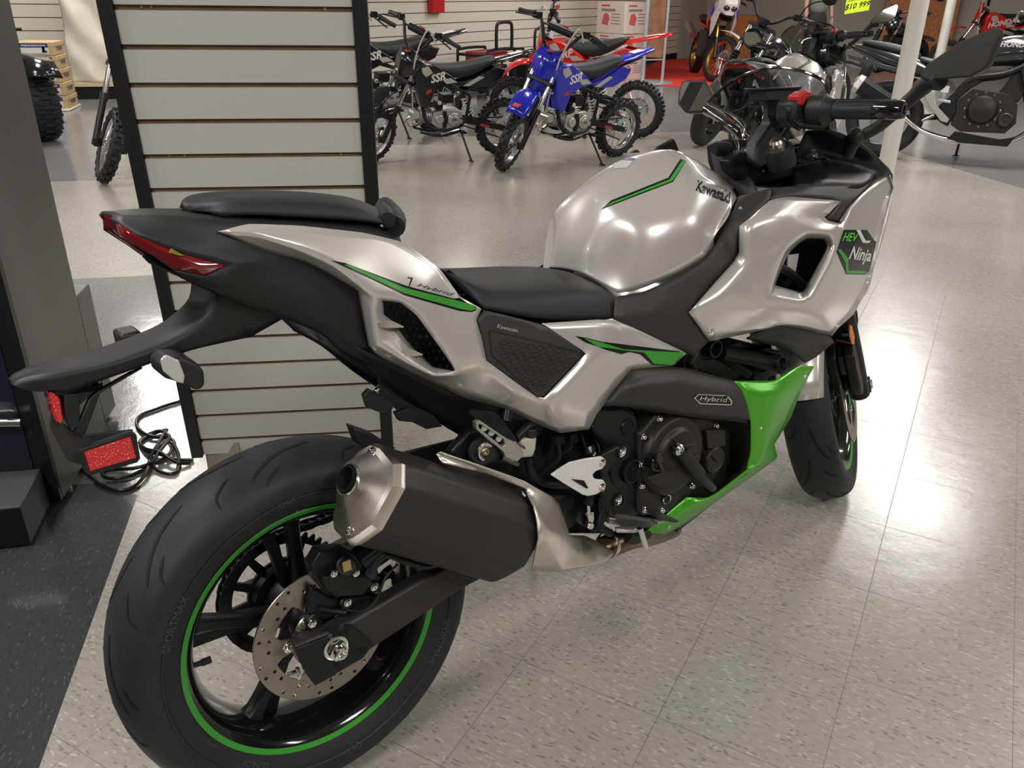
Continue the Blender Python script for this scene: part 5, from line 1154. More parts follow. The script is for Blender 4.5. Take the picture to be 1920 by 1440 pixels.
# ---------------------------------------------------------------- grey cabinet, platform, cables
g1 = gr(121, 941); g2 = gr(206, 800); sd = (g2-g1).normalized(); ld = Vector((-sd.y, sd.x, 0)); L_ = (g2-g1).length
ec_ = empty('grey_cabinet', g1, 0, 'tall dark grey metal cabinet at the left edge with a navy front', 'cabinet')
b = MB().use(mat('cabinet_grey', (.125,.125,.115), .42, .1, bump=.15, bscale=500))
F0 = Vector((0,0,0))
b.prism([F0+Vector((0,0,.012)), sd*(L_-.03)+Vector((0,0,.012)), sd*(L_-.03)+ld*.7+Vector((0,0,.012)), ld*.7+Vector((0,0,.012))], (0,0,1.9)); b.build('cabinet_body', parent=ec_, bevel=.003)
b = MB().use(mat('cabinet_black_edge', (.010,.010,.011), .35)); b.prism([Vector((0,0,.014))-sd*.018, Vector((0,0,.014))-sd*.001, ld*.7-sd*.001+Vector((0,0,.014)), ld*.7-sd*.018+Vector((0,0,.014))], (0,0,1.9))
b.build('front_frame', parent=ec_, bevel=.002)
b = MB().use(mat('navy_panel', (.012,.014,.030), .3, coat=.3)); b.prism([ld*.045-sd*.022+Vector((0,0,.10)), ld*.7-sd*.022+Vector((0,0,.10)), ld*.7-sd*.019+Vector((0,0,.10)), ld*.045-sd*.019+Vector((0,0,.10))], (0,0,1.75)); b.build('navy_door', parent=ec_)
b = MB(); b.use(MATS['cabinet_grey']); c3 = gr(212, 755)-g1
b.prism([sd*(L_-.03)-ld*.0+Vector((0,0,.03)), sd*(L_+.09)-ld*.0+Vector((0,0,.03)), sd*(L_+.09)+ld*.5+Vector((0,0,.03)), sd*(L_-.03)+ld*.5+Vector((0,0,.03))], (0,0,.42)); b.build('rear_box', parent=ec_, bevel=.004)
b = MB().use(mat('brass_feet', (.45,.40,.28), .3, .8))
for p in (gr(147,915)-g1+ld*.03, sd*(L_+.05)+ld*.02): b.rev(Vector((p.x, p.y, 0)), (0,0,1), [(0,0),(0,.014),(.006,.014),(.010,.006),(.03,.005)], n=18)
b.build('levelling_foot', parent=ec_)
p1 = gr(59, 1023); p2 = gr(97, 944); d_ = (p2-p1).normalized(); l2 = Vector((-d_.y, d_.x, 0)); LL = (p2-p1).length
et = empty('display_platform', p1, 0, 'low dark grey box platform on the floor in front of the grey cabinet', 'platform')
b = MB(); b.prism([Vector((0,0,.004)), d_*(LL-.01)+Vector((0,0,.004)), d_*(LL-.01)+l2*.7+Vector((0,0,.004)), l2*.7+Vector((0,0,.004))], (0,0,.115)); b.build('platform_box', mat('platform_grey', (.075,.072,.080), .42), et, bevel=.003)
b = MB(); b.prism([Vector((0,0,.006))-d_*.003, -d_*.001+Vector((0,0,.006)), -d_*.001+l2*.7+Vector((0,0,.006)), -d_*.003+l2*.7+Vector((0,0,.006))], (0,0,.108)); b.build('front_skirt', mat('skirt_black', (.004,.004,.005), .5), et)
zt = .30; a0 = onplane(0, 793, g1-sd*.05, sd); a1 = onplane(48, 792, g1-sd*.05, sd)
b = MB().use(CHROME); b.cyl(a1+(a0-a1).normalized()*.01, a1+(a0-a1).normalized()*.5, .011, n=20); et2 = b.build('metal_tube', ang=40); tag(et2, 'short chrome tube with clear plastic wrap fixed across the front of the grey cabinet', 'tube')
b = MB(); random.seed(3)
for k in range(7):
    c = a1+(a0-a1).normalized()*(.0+.012*k)+Vector((0,0,random.uniform(-.02,.02)))
    b.add([c+Vector((random.uniform(-.03,.03), random.uniform(-.015,.015), random.uniform(-.03,.03))) for _ in range(3)], [(0,1,2)])
b.build('plastic_wrap', CLEARL, et2)
def cable(name, pts, label, r=.0052, z=.006, grp=None):
    P = []
    for i, q in enumerate(pts):
        zz = q[2] if len(q) > 2 else z; P.append(gr(q[0], q[1], zz))
    b = MB(); b.tube(P, r, n=10, smooth=7); return tag(b.build(name, mat('cable_black', (.008,.008,.008), .3, coat=.3), ang=60), label, 'cable', grp)
cable('power_cable', [(58,826,.10),(61,853,.05),(76,881,.02),(113,891),(156,881),(183,905),(220,919),(253,911),(275,884,.012),(284,853,.012),(308,813,.016),(312,806,.012),(292,812),(268,824),(263,834),(275,846),(300,852,.010),(325,860),(345,862),(362,862)], 'thick black power cable running from the cabinet foot into the coil')
cable('power_cable', [(336,752),(333,754),(312,760),(290,768),(266,777),(256,788),(260,804),(281,817,.010),(318,822),(327,834),(318,850,.014),(296,866,.012),(270,880),(240,893),(215,897),(196,894),(193,884),(215,880),(250,878,.012),(282,868,.018),(300,845,.022),(318,828,.02),(334,850,.012),(333,880),(322,888),(300,884),(286,872,.01),(282,855,.016),(300,836,.024),(318,820,.020),(300,808,.014),(275,816),(262,830),(275,842,.016),(300,848,.022),(330,866,.014),(357,868)], 'black cable looped into a tangled coil on the floor by the slatwall foot')

# ---------------------------------------------------------------- poles
def pole(u, v, d, label):
    p = gr(u, v); b = MB(); b.cyl((0,0,0), (0,0,CEIL), d/2, n=32); o = b.build('support_pole', mat('pole_white', (.66,.65,.58), .35, var=.04, vscale=3), ang=60); o.location = p; return tag(o, label, 'pole')
pole(1660, 322, .128, 'thick white round support pole between the silver bike and the dark naked bike')
pole(1748, 170, .13, 'farther white round support pole beyond the dark seat, right of the thick one')
pole(1738, 110, .10, 'slim pale pole farthest back, in front of the orange board')
# ---------------------------------------------------------------- things by the left wall
def zat(P, v):
    lo, hi = 0, 4
    for _ in range(40):
        m_ = (lo+hi)/2
        if topx(Vector((P.x, P.y, m_)))[1] > v: lo = m_
        else: hi = m_
    return lo
CARD = mat('cardboard', (.52,.38,.20), .7, var=.06, vscale=6)
bp0 = gr(131, 208); bs = (gr(150, 199)-bp0).normalized(); bs = EY.copy(); bw = EX
ztop = zat(bp0, 79); hb_ = ztop/5
sled = MB(); sled.box((0,0,.012), (.42,.5,.02)); o = sled.build('display_tray', WHITEP, bevel=.005); o.location = bp0+bs*.2-bw*.2; o.rotation_euler.z = A12; tag(o, 'flat white plastic tray under the stack of boot boxes', 'tray')
for k in range(5):
    dx = (.0, .02, -.005, .012, 0)[k]-.035*k*.5
    e = empty('boot_box', bp0-bw*(.0-dx*.5)+Vector((0,0,.023+k*(hb_-.004))), A12+(.0,.02,-.02,.01,-.015)[k], ('lowest brown cardboard boot box, on the white tray', 'second boot box from the bottom of the cardboard stack', 'middle boot box of the cardboard stack by the slatted wall', 'second boot box from the top of the cardboard stack', 'topmost brown cardboard boot box of the stack by the slatted wall')[k], 'box', 'boot boxes in the stack')
    w_, d__, h_ = .40, .40, hb_-.010
    b = MB(); b.box((-w_/2, d__/2, h_/2), (w_, d__, h_)); b.build('carton', CARD, e, bevel=.004)
    b = MB(); b.box((-w_/2, d__/2, h_-.0215), (w_+.006, d__+.006, .045)); b.build('lid', CARD, e, bevel=.003)
    b = MB().use(WHITEP); b.add([Vector((x, -.004, z)) for x, z in ((-.33,.02),(-.05,.02),(-.05,h_-.01),(-.33,h_-.01))], [(0,1,2,3)])
    b.use(mat('label_blue', (.02,.02,.16), .5)); b.add([Vector((x, -.005, z)) for x, z in ((-.33,h_-.05),(-.05,h_-.05),(-.05,h_-.01),(-.33,h_-.01))], [(0,1,2,3)])
    b.use(WHITEP); text_on(b, 'PREMIUM RIDING BOOT', Matrix.Translation((-.19,-.0055,h_-.03)) @ Matrix.Rotation(pi/2,4,'X'), .022, .001)
    b.use(GBLK); b.prism([Vector((x, -.005, z)) for x, z in ((-.12,.03),(-.07,.03),(-.06,.04),(-.085,.05),(-.083,.09),(-.112,.09),(-.112,.05))], (0,-.001,0))
    b.use(MATS['label_blue']); text_on(b, 'POLARIS', Matrix.Translation((.005,d__/2,h_*.5)) @ Matrix.Rotation(pi/2,4,'Z') @ Matrix.Rotation(pi/2,4,'X'), .05, .002)
    b.build('box_label', parent=e, recalc=False)
# white draped object
wp = gr(190, 186); e = empty('wrapped_panel', wp, A12, 'tall white crumpled plastic-wrapped panel on a ledge by the slatted wall', 'wrapped panel')
b = MB(); b.box((.0,.20,.07), (.62,.40,.14)); b.build('ledge', BLACKV, e)
b = MB(); nx, nz_ = 12, 30; V_ = []; random.seed(5)
for j in range(nz_):
    for i in range(nx):
        z = .19+j*.06; x = -.30+.62*i/(nx-1)-.02*sin(z*4)-.0*z; y = .05+.05*sin(i*.9+j*.45)*cos(j*.27)+random.uniform(-.008,.008)+(.05 if i in (0, nx-1) else 0)
        V_.append(Vector((x-(.10 if j > 22 else 0)*(1 if i == 0 else 0), y, z)))
b.add(V_, [(j*nx+i, j*nx+i+1, (j+1)*nx+i+1, (j+1)*nx+i) for j in range(nz_-1) for i in range(nx-1)])
o = b.build('crumpled_sheet', mat('white_sheet', (.62,.58,.48), .35), e, ang=60, sub=1); q = o.modifiers.new('t', 'SOLIDIFY'); q.thickness = .01
b = MB(); b.box((0,.2,.165), (.64,.42,.04)); b.build('pallet_edge', mat('beige_board', (.50,.42,.28), .6), e)
# red fire box on the wall
pw = onplane(812, 20, P2, N2); o = MB(); o.box((0,0,0), (.26,.08,.34)); b = o.build('fire_alarm_box', mat('alarm_red', (.50,.012,.02), .35), bevel=.012, seg=3)
pc_ = onplane(813, 24, P2, N2); b.location = Vector((pc_.x, pc_.y, pc_.z+.17))+N2*.045; b.rotation_euler.z = radians(58); tag(b, 'red metal box mounted high on the slatted wall', 'wall box')
def V3(*a): return Vector(a)
def sweep(name, st, m, e, sub=2, ang=60):
    """body from stations (x, half width, z bottom, z top)"""
    R_ = []
    for x, w_, zb, zt in st:
        h = zt-zb; R_.append([V3(x,w_*c_,zb+h*f) for c_, f in ((0,0),(.7,.02),(1,.3),(.95,.65),(.55,.95),(0,1),(-.55,.95),(-.95,.65),(-1,.3),(-.7,.02))])
    b = MB().use(m); b.loft(R_); return b.build(name, parent=e, ang=ang, sub=sub)
# ================================================================ small dirt bikes
def V3(*a): return Vector(a)
PBLK = mat('shiny_black_plastic', (.008,.008,.009), .18, coat=.5); PBLU = mat('shiny_blue_plastic', (.012,.018,.42), .2, coat=.6); PRED = mat('shiny_red_plastic', (.62,.012,.012), .2, coat=.6)
SPOKE = mat('spoke_steel', (.6,.6,.6), .25, 1); CASE = mat('bare_engine_case', (.50,.50,.48), .35, .8); GOLD = mat('gold_rim', (.62,.40,.06), .28, 1); GREYG = mat('graphic_silver', (.42,.40,.35), .35)
def knobby(b, c, R, w, axis=Y):
    c = Vector(c); r = R-.018
    b.use(RUBBER); b.rev(c, axis, [(-w*.36, r*.76), (-w*.46, r*.84), (-w*.48, r*.92), (-w*.40, r*.975), (-w*.2, r), (0, r*1.005), (w*.2, r), (w*.40, r*.975), (w*.48, r*.92), (w*.46, r*.84), (w*.36, r*.76)], n=44)
    n = max(18, int(2*pi*R/.075))
    for k in range(n):
        a = 2*pi*k/n
        for yy, da, lw, ll, rr in ((0, 0, .30, .026, R-.008), (-.27, .5, .20, .024, R-.013), (.27, .5, .20, .024, R-.013), (-.45, 0, .10, .024, R-.036), (.45, 0, .10, .024, R-.036)):
            an = a+da*2*pi/n; x_ = cos(an); z_ = sin(an)
            b.box(c+Vector((x_*rr, yy*w, z_*rr)), (.022, lw*w, ll), Matrix.Rotation(-an, 3, 'Y'))
def spoked(parent, name, c, R, w, rimm=SPOKE, M=None, knob=True, disc=None, spr=None, nsp=28):
    c = Vector(c); rr = R*.74; b = MB()
    b.use(rimm); b.rev(c, Y, [(-w*.34, rr+.008), (-w*.36, rr), (-w*.22, rr-.010), (-w*.1, rr-.018), (w*.1, rr-.018), (w*.22, rr-.010), (w*.36, rr), (w*.34, rr+.008), (w*.2, rr-.002), (-w*.2, rr-.002)], n=40, closed=True)
    b.use(SPOKE); b.rev(c, Y, [(-.05, .0), (-.05, .016), (-.035, .03), (-.028, .03), (-.02, .02), (.02, .02), (.028, .03), (.035, .03), (.05, .016), (.05, 0)], n=20)
    for k in range(nsp):
        a = 2*pi*k/nsp; s = 1 if k % 2 else -1; a2 = a+(.35 if (k//2) % 2 else -.35)
        b.tube([c+Vector((cos(a2)*.028, s*.03, sin(a2)*.028)), c+Vector((cos(a)*(rr-.014), s*w*.05, sin(a)*(rr-.014)))], .0022, n=5, caps=False)
    if M: b.xf(M)
    o = b.build(name, parent=parent, ang=40)
    t = MB()
    if knob: knobby(t, c, R, w)
    else:
        t.use(RUBBER); t.rev(c, Y, [(-w*.36, rr+.004), (-w*.47, rr+.02), (-w*.5, rr+.035), (-w*.42, R-.02), (-w*.25, R-.005), (0, R), (w*.25, R-.005), (w*.42, R-.02), (w*.5, rr+.035), (w*.47, rr+.02), (w*.36, rr+.004)], n=48)
        for k in range(26):
            a = 2*pi*k/26; t.use(GROOVE_SHADE)
            t.bar(c+Vector((cos(a)*(R+.0003), -.0, sin(a)*(R+.0003))), c+Vector((cos(a+.07)*(R-.008), -w*.38, sin(a+.07)*(R-.008))), .006, .004, up=Vector((cos(a),0,sin(a))))
            t.bar(c+Vector((cos(a+.1)*(R+.0003), 0, sin(a+.1)*(R+.0003))), c+Vector((cos(a+.17)*(R-.008), w*.38, sin(a+.17)*(R-.008))), .006, .004, up=Vector((cos(a),0,sin(a))))
    if M: t.xf(M)
    t.build('tyre', parent=o, ang=30)
    if disc:
        d = MB(); d.use(SPOKE); r_, y_ = disc; d.rev(c, Y, [(y_-.002, r_*.72), (y_-.002, r_), (y_+.002, r_), (y_+.002, r_*.72)], n=36, closed=True)
        for k in range(5):
            a = 2*pi*k/5; d.bar(c+Vector((cos(a)*.028, y_, sin(a)*.028)), c+Vector((cos(a+.3)*r_*.75, y_, sin(a+.3)*r_*.75)), .012, .004, up=Y)
        if M: d.xf(M)
        d.build('brake_disc', parent=o, ang=40)
    if spr:
        d = MB(); d.use(SPOKE); r_, y_ = spr; d.rev(c, Y, [(y_-.002, r_*.6), (y_-.002, r_), (y_+.003, r_), (y_+.003, r_*.6)], n=40, closed=True)
        for k in range(6):
            a = 2*pi*k/6; d.bar(c+Vector((cos(a)*.02, y_, sin(a)*.02)), c+Vector((cos(a)*r_*.62, y_, sin(a)*r_*.62)), .014, .004, up=Y)
        if M: d.xf(M)
        d.build('sprocket', parent=o, ang=40)
    return o
def smooth_poly(pts, k=3): return spline([Vector(p) for p in pts]+[Vector(pts[0])], k)[:-1]
def dirt_bike(loc, hd, col, label, s=1.0, steer=0, plate=None, lean=.09, group=None, txt='SSR', full=True, seatm=SEATM, guard=True):
    e = empty('dirt_bike', loc, hd, label, 'motorcycle', group); e.rotation_euler = (Matrix.Rotation(hd, 3, 'Z') @ Matrix.Rotation(-lean, 3, 'X')).to_euler()
    e.scale = (s, s, s); WB = 1.19; RF, RR = .24, .25
    k = radians(27); sa = V3(-sin(k), 0, cos(k)); gp = V3(WB+.08, 0, 0); S = Matrix.Translation(gp) @ Matrix.Rotation(steer, 4, sa) @ Matrix.Translation(-gp)
    accent = GREYG
    fwh = spoked(e, 'front_wheel', (WB, 0, RF), RF, .078, SPOKE, S, disc=(.10, .05))
    rwh = spoked(e, 'rear_wheel', (0, 0, RR), RR, .095, SPOKE, disc=(.09, -.05), spr=(.095, .055))
    ax = V3(WB, 0, RF)
    for sy in (-1, 1):
        b = MB(); o = ax+V3(-.02, sy*.085, 0)
        b.use(SBLK); b.tube([S @ (o+sa*(-.03)), S @ (o+sa*.26)], .021, n=14); b.tube([S @ (o+sa*.26+V3(.0,0,0)), S @ (o+sa*.30)], .026, n=14)
        b.use(CHROME); b.cyl(S @ (o+sa*.30), S @ (o+sa*.72), .0165, n=14)
        b.use(SBLK); b.box(S @ (ax+V3(0, sy*.075, 0)), (.045,.03,.05))
        b.build('fork_leg', parent=e, ang=40)
    b = MB().use(SBLK)
    for q in (.50, .68): b.box(S @ (ax+V3(-.03,0,0)+sa*q), (.09, .21, .03), S.to_3x3() @ Matrix.Rotation(-k, 3, 'Y'))
    b.build('triple_clamp', parent=e, bevel=.004)
    hb = ax+V3(-.02,0,0)+sa*.74; T = lambda p: S @ (hb+Vector(p))
    b = MB().use(SBLK); b.tube([T((-.09,-.37,.17)), T((-.05,-.20,.20)), T((0,-.11,.08)), T((0,-.05,.01)), T((0,.05,.01)), T((0,.11,.08)), T((-.05,.20,.20)), T((-.09,.37,.17))], .0125, n=10, smooth=4)
    b.tube([T((-.035,-.16,.165)), T((-.035,.16,.165))], .008)
    hbar = b.build('handlebar', parent=e)
    for sy in (-1, 1):
        b = MB().use(SEATM); b.cyl(T((-.062,sy*.25,.19)), T((-.095,sy*.39,.168)), .0175, n=14); b.rev(T((-.062,sy*.25,.19)), Vector(T((-.095,sy*.39,.168)))-T((-.062,sy*.25,.19)), [(-.004,.017),(-.004,.027),(.004,.027),(.004,.017)], n=16)
        b.build('grip', parent=hbar)
        b = MB().use(SBLK); b.tube([T((-.03,sy*.20,.195)), T((-.01,sy*.24,.19)), T((.0,sy*.38,.165))], .006, smooth=3); b.build('lever', parent=hbar)
        b = MB().use(SBLK); b.box(T((-.04,sy*.205,.20)), (.045,.04,.045)); b.build('lever_mount', parent=hbar)
    b = MB().use(SBLK); b.cyl(T((-.035,-.10,.165)), T((-.035,.10,.165)), .030, n=14)
    b.use(mat('pad_red', (.45,.03,.03), .5)); b.box(T((-.065,0,.18)), (.006,.13,.03)); b.build('bar_pad', parent=hbar)
    b = MB().use(mat('cable_cream', (.55,.52,.42), .4)); b.tube([T((-.01,.21,.15)), T((.05,.16,.24)), T((.08,.10,.0)), T((.06,.095,-.28)), T((.02,.10,-.52)), T((.01,.09,-.66))], .0065, smooth=6); b.build('brake_line', parent=e)
    b = MB().use(WHITEP); b.box(T((.055,.095,-.28)), (.02,.05,.012)); b.build('cable_clip', parent=e)
    # number plate
    b = MB().use(col if plate is None else plate)
    P = lambda x, y, z: T((x, y, z))
    b.loft([[P(.055,-.085,.03),P(.075,0,.035),P(.055,.085,.03)], [P(.07,-.12,-.06),P(.11,0,-.06),P(.07,.12,-.06)], [P(.09,-.11,-.18),P(.135,0,-.19),P(.09,.11,-.18)], [P(.11,-.075,-.27),P(.145,0,-.30),P(.11,.075,-.27)]], caps=False, closed=False)
    npl = b.build('number_plate', parent=e, ang=50); q = npl.modifiers.new('t','SOLIDIFY'); q.thickness = .006
    b = MB().use(mat('decal_red', (.42,.03,.03), .4)); b.box(P(.075,.0,.022), (.03,.07,.014)); b.build('plate_decal', parent=npl)
    # front mudguard
    if guard:
        b = MB().use(col); R_ = []
        for i in range(9):
            t = i/8; x = -.04+.28*t; z = .16+.02*sin(t*pi)-.13*t*t; wd = .060+.028*sin(t*pi*.8)
            R_.append([S @ (ax+sa*.27+V3(x, yy*wd, z-.022*abs(yy)**2)) for yy in (-1,-.6,0,.6,1)])
        b.loft(R_, caps=False, closed=False); fd = b.build('front_mudguard', parent=e, ang=50); q = fd.modifiers.new('t','SOLIDIFY'); q.thickness = .005
        b = MB().use(MATS['decal_red']); b.box(S @ (ax+sa*.27+V3(.26,0,.10)), (.04,.08,.006), Matrix.Rotation(.4,3,'Y')); b.build('mudguard_decal', parent=fd)
    # frame
    b = MB().use(SBLK); h0 = V3(.86,0,.73)
    for sy in (-1,1):
        b.tube([h0, V3(.80,sy*.06,.55), V3(.74,sy*.09,.33), V3(.60,sy*.09,.27), V3(.42,sy*.08,.30), V3(.36,sy*.08,.48), V3(.40,sy*.07,.58), V3(.86,0,.70)], .014, smooth=4)
        b.tube([V3(.40,sy*.07,.58), V3(.15,sy*.06,.66)], .011)
        b.bar(V3(.40,sy*.075,.34), V3(0,sy*.075,RR), .018, .045)
    b.cyl(V3(.87,0,.68), V3(.82,0,.80), .028); b.build('frame', parent=e, ang=40)
    if full:
        b = MB().use(MATS['decal_red']); b.box(V3(.20,.0855,.285), (.09,.002,.022), Matrix.Rotation(radians(-16), 3, 'Y')); b.build('swingarm_decal', parent=e)
    # tank + shrouds (one side outline, thickness from the centre)
    def skin(name, outer, y0, y1, m, par=e, bev=.012):
        for sy in (1, -1):
            pts = [Vector((x, sy*y0, z)) for x, z in outer]; b = MB().use(m); b.prism(pts, (0, sy*(y1-y0), 0)); oo = b.build(name, parent=par, bevel=bev, seg=3)
        return oo
    skin('tank_shroud', [(.86,.70),(.82,.76),(.70,.76),(.52,.66),(.46,.60),(.58,.58),(.68,.54),(.74,.40),(.80,.42),(.84,.55)], .015, .115, col)
    for sy in (1,-1):
        b = MB().use(accent); b.prism([V3(x, sy*.1155, z) for x, z in ((.80,.73),(.74,.745),(.70,.69),(.76,.66),(.79,.69))], (0,sy*.0015,0)); b.prism([V3(x, sy*.1155, z) for x, z in ((.62,.64),(.54,.645),(.48,.61),(.58,.60))], (0,sy*.0015,0)); b.build('side_graphic', parent=e)
        b = MB().use(WHITEP); M_ = Matrix.Translation(V3(.655,sy*.117,.655)) @ (Matrix.Rotation(pi,4,'Z') if sy > 0 else Matrix.Identity(4)) @ Matrix.Rotation(pi/2,4,'X') @ Matrix.Rotation(radians(12 if sy > 0 else -12),4,'Z'); text_on(b, txt, M_, .088, .003, .3); b.build('lettering', parent=e, recalc=False)
        b = MB().use(MATS['decal_red']); b.prism([V3(x, sy*.1155, z) for x, z in ((.76,.55),(.71,.565),(.715,.535),(.76,.52))], (0,sy*.0015,0)); b.build('side_graphic', parent=e)
    # seat
    st = [(.74,.765,.735),(.66,.745,.69),(.55,.74,.64),(.42,.745,.61),(.30,.765,.65),(.18,.79,.715),(.10,.80,.765)]
    R_ = []
    for x, zt, zb in st:
        w_ = .055+.03*sin(min(1, (.78-x)/.5)*pi*.7)+.01; R_.append([V3(x,-w_,zb), V3(x,-w_-.01,(zt+zb)/2+.01), V3(x,-w_*.75,zt), V3(x,0,zt+.008), V3(x,w_*.75,zt), V3(x,w_+.01,(zt+zb)/2+.01), V3(x,w_,zb)])
    b = MB().use(seatm); b.loft(R_); b.build('seat', parent=e, ang=60, sub=1)
    skin('side_panel', [(.46,.60),(.38,.56),(.20,.56),(.06,.62),(.02,.70),(.12,.72),(.30,.635),(.40,.61)], .055, .09, col, bev=.008)
    for sy in (1,-1):
        b = MB().use(accent); b.prism([V3(x, sy*.0905, z) for x, z in ((.42,.575),(.36,.57),(.22,.64),(.27,.65))], (0,sy*.0015,0)); b.build('side_graphic', parent=e)
    b = MB().use(col); R_ = []
    for x, z, w_ in ((.22,.745,.07),(.10,.775,.085),(-.02,.795,.085),(-.14,.82,.07),(-.27,.845,.05)): R_.append([V3(x,-w_,z-.02), V3(x,-w_*.6,z), V3(x,0,z+.005), V3(x,w_*.6,z), V3(x,w_,z-.02)])
    b.loft(R_, caps=False, closed=False); rf = b.build('rear_mudguard', parent=e, ang=50); q = rf.modifiers.new('t','SOLIDIFY'); q.thickness = .006
    b = MB().use(WHITEP); b.box(V3(-.10,0,.818), (.12,.07,.003), Matrix.Rotation(radians(10),3,'Y')); b.build('mudguard_decal', parent=rf)
    # engine
    b = MB().use(CASE)
    b.prism([V3(x,-.085,z) for x, z in ((.40,.28),(.62,.27),(.70,.33),(.68,.42),(.52,.44),(.42,.42))], (0,.17,0))
    b.rev(V3(.50,.105,.355), -Y, [(-.0,0),(0,.052),(.012,.060),(.03,.066),(.05,.068)], n=36); b.rev(V3(.50,.107,.355), Y, [(0,.036),(.004,.034),(.004,0)], n=30)
    b.rev(V3(.63,.105,.36), -Y, [(0,0),(0,.036),(.012,.042),(.04,.044)], n=28)
    cyl0, cyl1 = V3(.66,0,.37), V3(.84,0,.40); b.cyl(cyl0, cyl1, .052, n=20)
    for i in range(5): b.cyl(V3(.69+.022*i,0,.375+.004*i), V3(.698+.022*i,0,.376+.004*i), .068, n=20)
    b.cyl(V3(.83,-.045,.40), V3(.83,.06,.40), .036, n=18)
    eo = b.build('engine', parent=e, ang=40, bevel=.004)
    b = MB().use(SBLK); text_on(b, txt, Matrix.Translation(V3(.50,.1115,.355)) @ Matrix.Rotation(pi,4,'Z') @ Matrix.Rotation(pi/2,4,'X'), .028, .001, .2); b.build('case_lettering', parent=eo, recalc=False)
    b = MB().use(SBLK); b.box(V3(.62,.03,.47), (.06,.08,.07)); b.box(V3(.54,0,.52), (.10,.12,.07)); b.prism([V3(x,.085,z) for x, z in ((.57,.43),(.60,.43),(.59,.36),(.60,.29),(.57,.29),(.56,.36))], (0,.02,0)); b.use(CHROME); b.cyl(V3(.63,.075,.50), V3(.63,.10,.50), .018); b.build('carburettor', parent=eo, bevel=.003)
    b = MB().use(CHROME); b.tube([V3(.84,-.03,.37), V3(.88,-.05,.32), V3(.80,-.10,.27), V3(.55,-.115,.40), V3(.35,-.11,.56)], .015, smooth=5); b.use(SBLK); b.tube([V3(.36,-.115,.55), V3(.02,-.125,.70)], .038, n=18); b.build('exhaust', parent=e, ang=40)
    b = MB().use(SBLK); b.tube([V3(.80,.085,.26), V3(.62,.09,.22), V3(.44,.08,.25)], .01, smooth=4); b.tube([V3(.80,-.085,.26), V3(.62,-.09,.22), V3(.44,-.08,.25)], .01, smooth=4); b.loft([[V3(x,-.06,z), V3(x,.06,z)] for x, z in ((.80,.27),(.72,.225),(.5,.215),(.42,.24))], caps=False, closed=False); b.build('skid_plate', parent=e)
    b = MB().use(SBLK); b.box(V3(.44,.155,.26), (.045,.08,.014)); b.box(V3(.44,-.155,.26), (.045,.08,.014)); b.use(CHROME); b.tube([V3(.46,.11,.27), V3(.60,.125,.25), V3(.63,.14,.25)], .007); b.build('foot_pegs', parent=e)
    # shock
    b = MB().use(SBLK); a0, a1 = V3(.30,.02,.34), V3(.40,.02,.58); b.cyl(a0, a1, .011); b.use(WHITEP); P_ = []; d = a1-a0; x_, y_, _ = frame_of(d)
    for i in range(6*10+1):
        t = i/60; P_.append(a0+d*(.12+.62*t)+(x_*cos(t*6*2*pi)+y_*sin(t*6*2*pi))*.032)
    b.tube(P_, .0065, n=6); b.build('shock_spring', parent=e, ang=60)
    # chain guard line, stand
    b = MB().use(SBLK); b.tube([V3(.44,.09,.36), V3(.02,.055,RR+.095)], .006); b.tube([V3(.44,.09,.31), V3(.02,.055,RR-.09)], .006); b.build('chain', parent=e)
    ft = Matrix.Rotation(lean, 3, 'X') @ V3(.40, .27, .012/s)
    for ch_ in e.children:
        if ch_.name.split('.')[0] in ('tank_shroud','side_graphic','lettering','seat','side_panel','rear_mudguard'): ch_.location.z += .055
    b = MB().use(SBLK); b.tube([V3(.44,.10,.27), V3(ft.x, ft.y, ft.z)], .009); b.box(V3(ft.x, ft.y, ft.z), (.03,.05,.008)); b.build('side_stand', parent=e)
    return e
def place2(fu, fv, ru, rv):
    """rear contact point and heading from the two tyre contact marks"""
    f, r = gr(fu, fv), gr(ru, rv); d = f-r; return r, math.atan2(d.y, d.x), d.length
def fromfront(fu, fv, hd, s): return gr(fu, fv)-Vector((cos(hd), sin(hd), 0))*1.19*s
r, h, L1 = place2(952,321,1152,293); dirt_bike(r, h, PBLU, 'blue dirt bike with silver front forks on its side stand, nearest of the small bikes', s=L1/1.19, steer=.58)
r, h, L2 = place2(702,306,938,289); dirt_bike(r, h, PBLK, 'black dirt bike with white lettering and black seat, left of the blue one', s=L2/1.19, steer=.55)
r, h, L3 = place2(588,266,818,248); dirt_bike(r, h, PBLK, 'black dirt bike mostly hidden behind the nearer black one and the slatwall panel', s=L3/1.19, steer=.55)
r, h, L4 = place2(935,238,1192,258); dirt_bike(r, h, PRED, 'bright red larger dirt bike with big wheels standing behind the blue dirt bike', s=1.05, steer=.35, txt='CRF')
print('L', L1, L2, L3, L4)
h = radians(258); dirt_bike(fromfront(206,342,h,1.1), h, PBLK, 'dirt bike whose narrow spoked front wheel shows between cabinet and slatwall panel', s=1.1, steer=.80, plate=PBLK, guard=False)
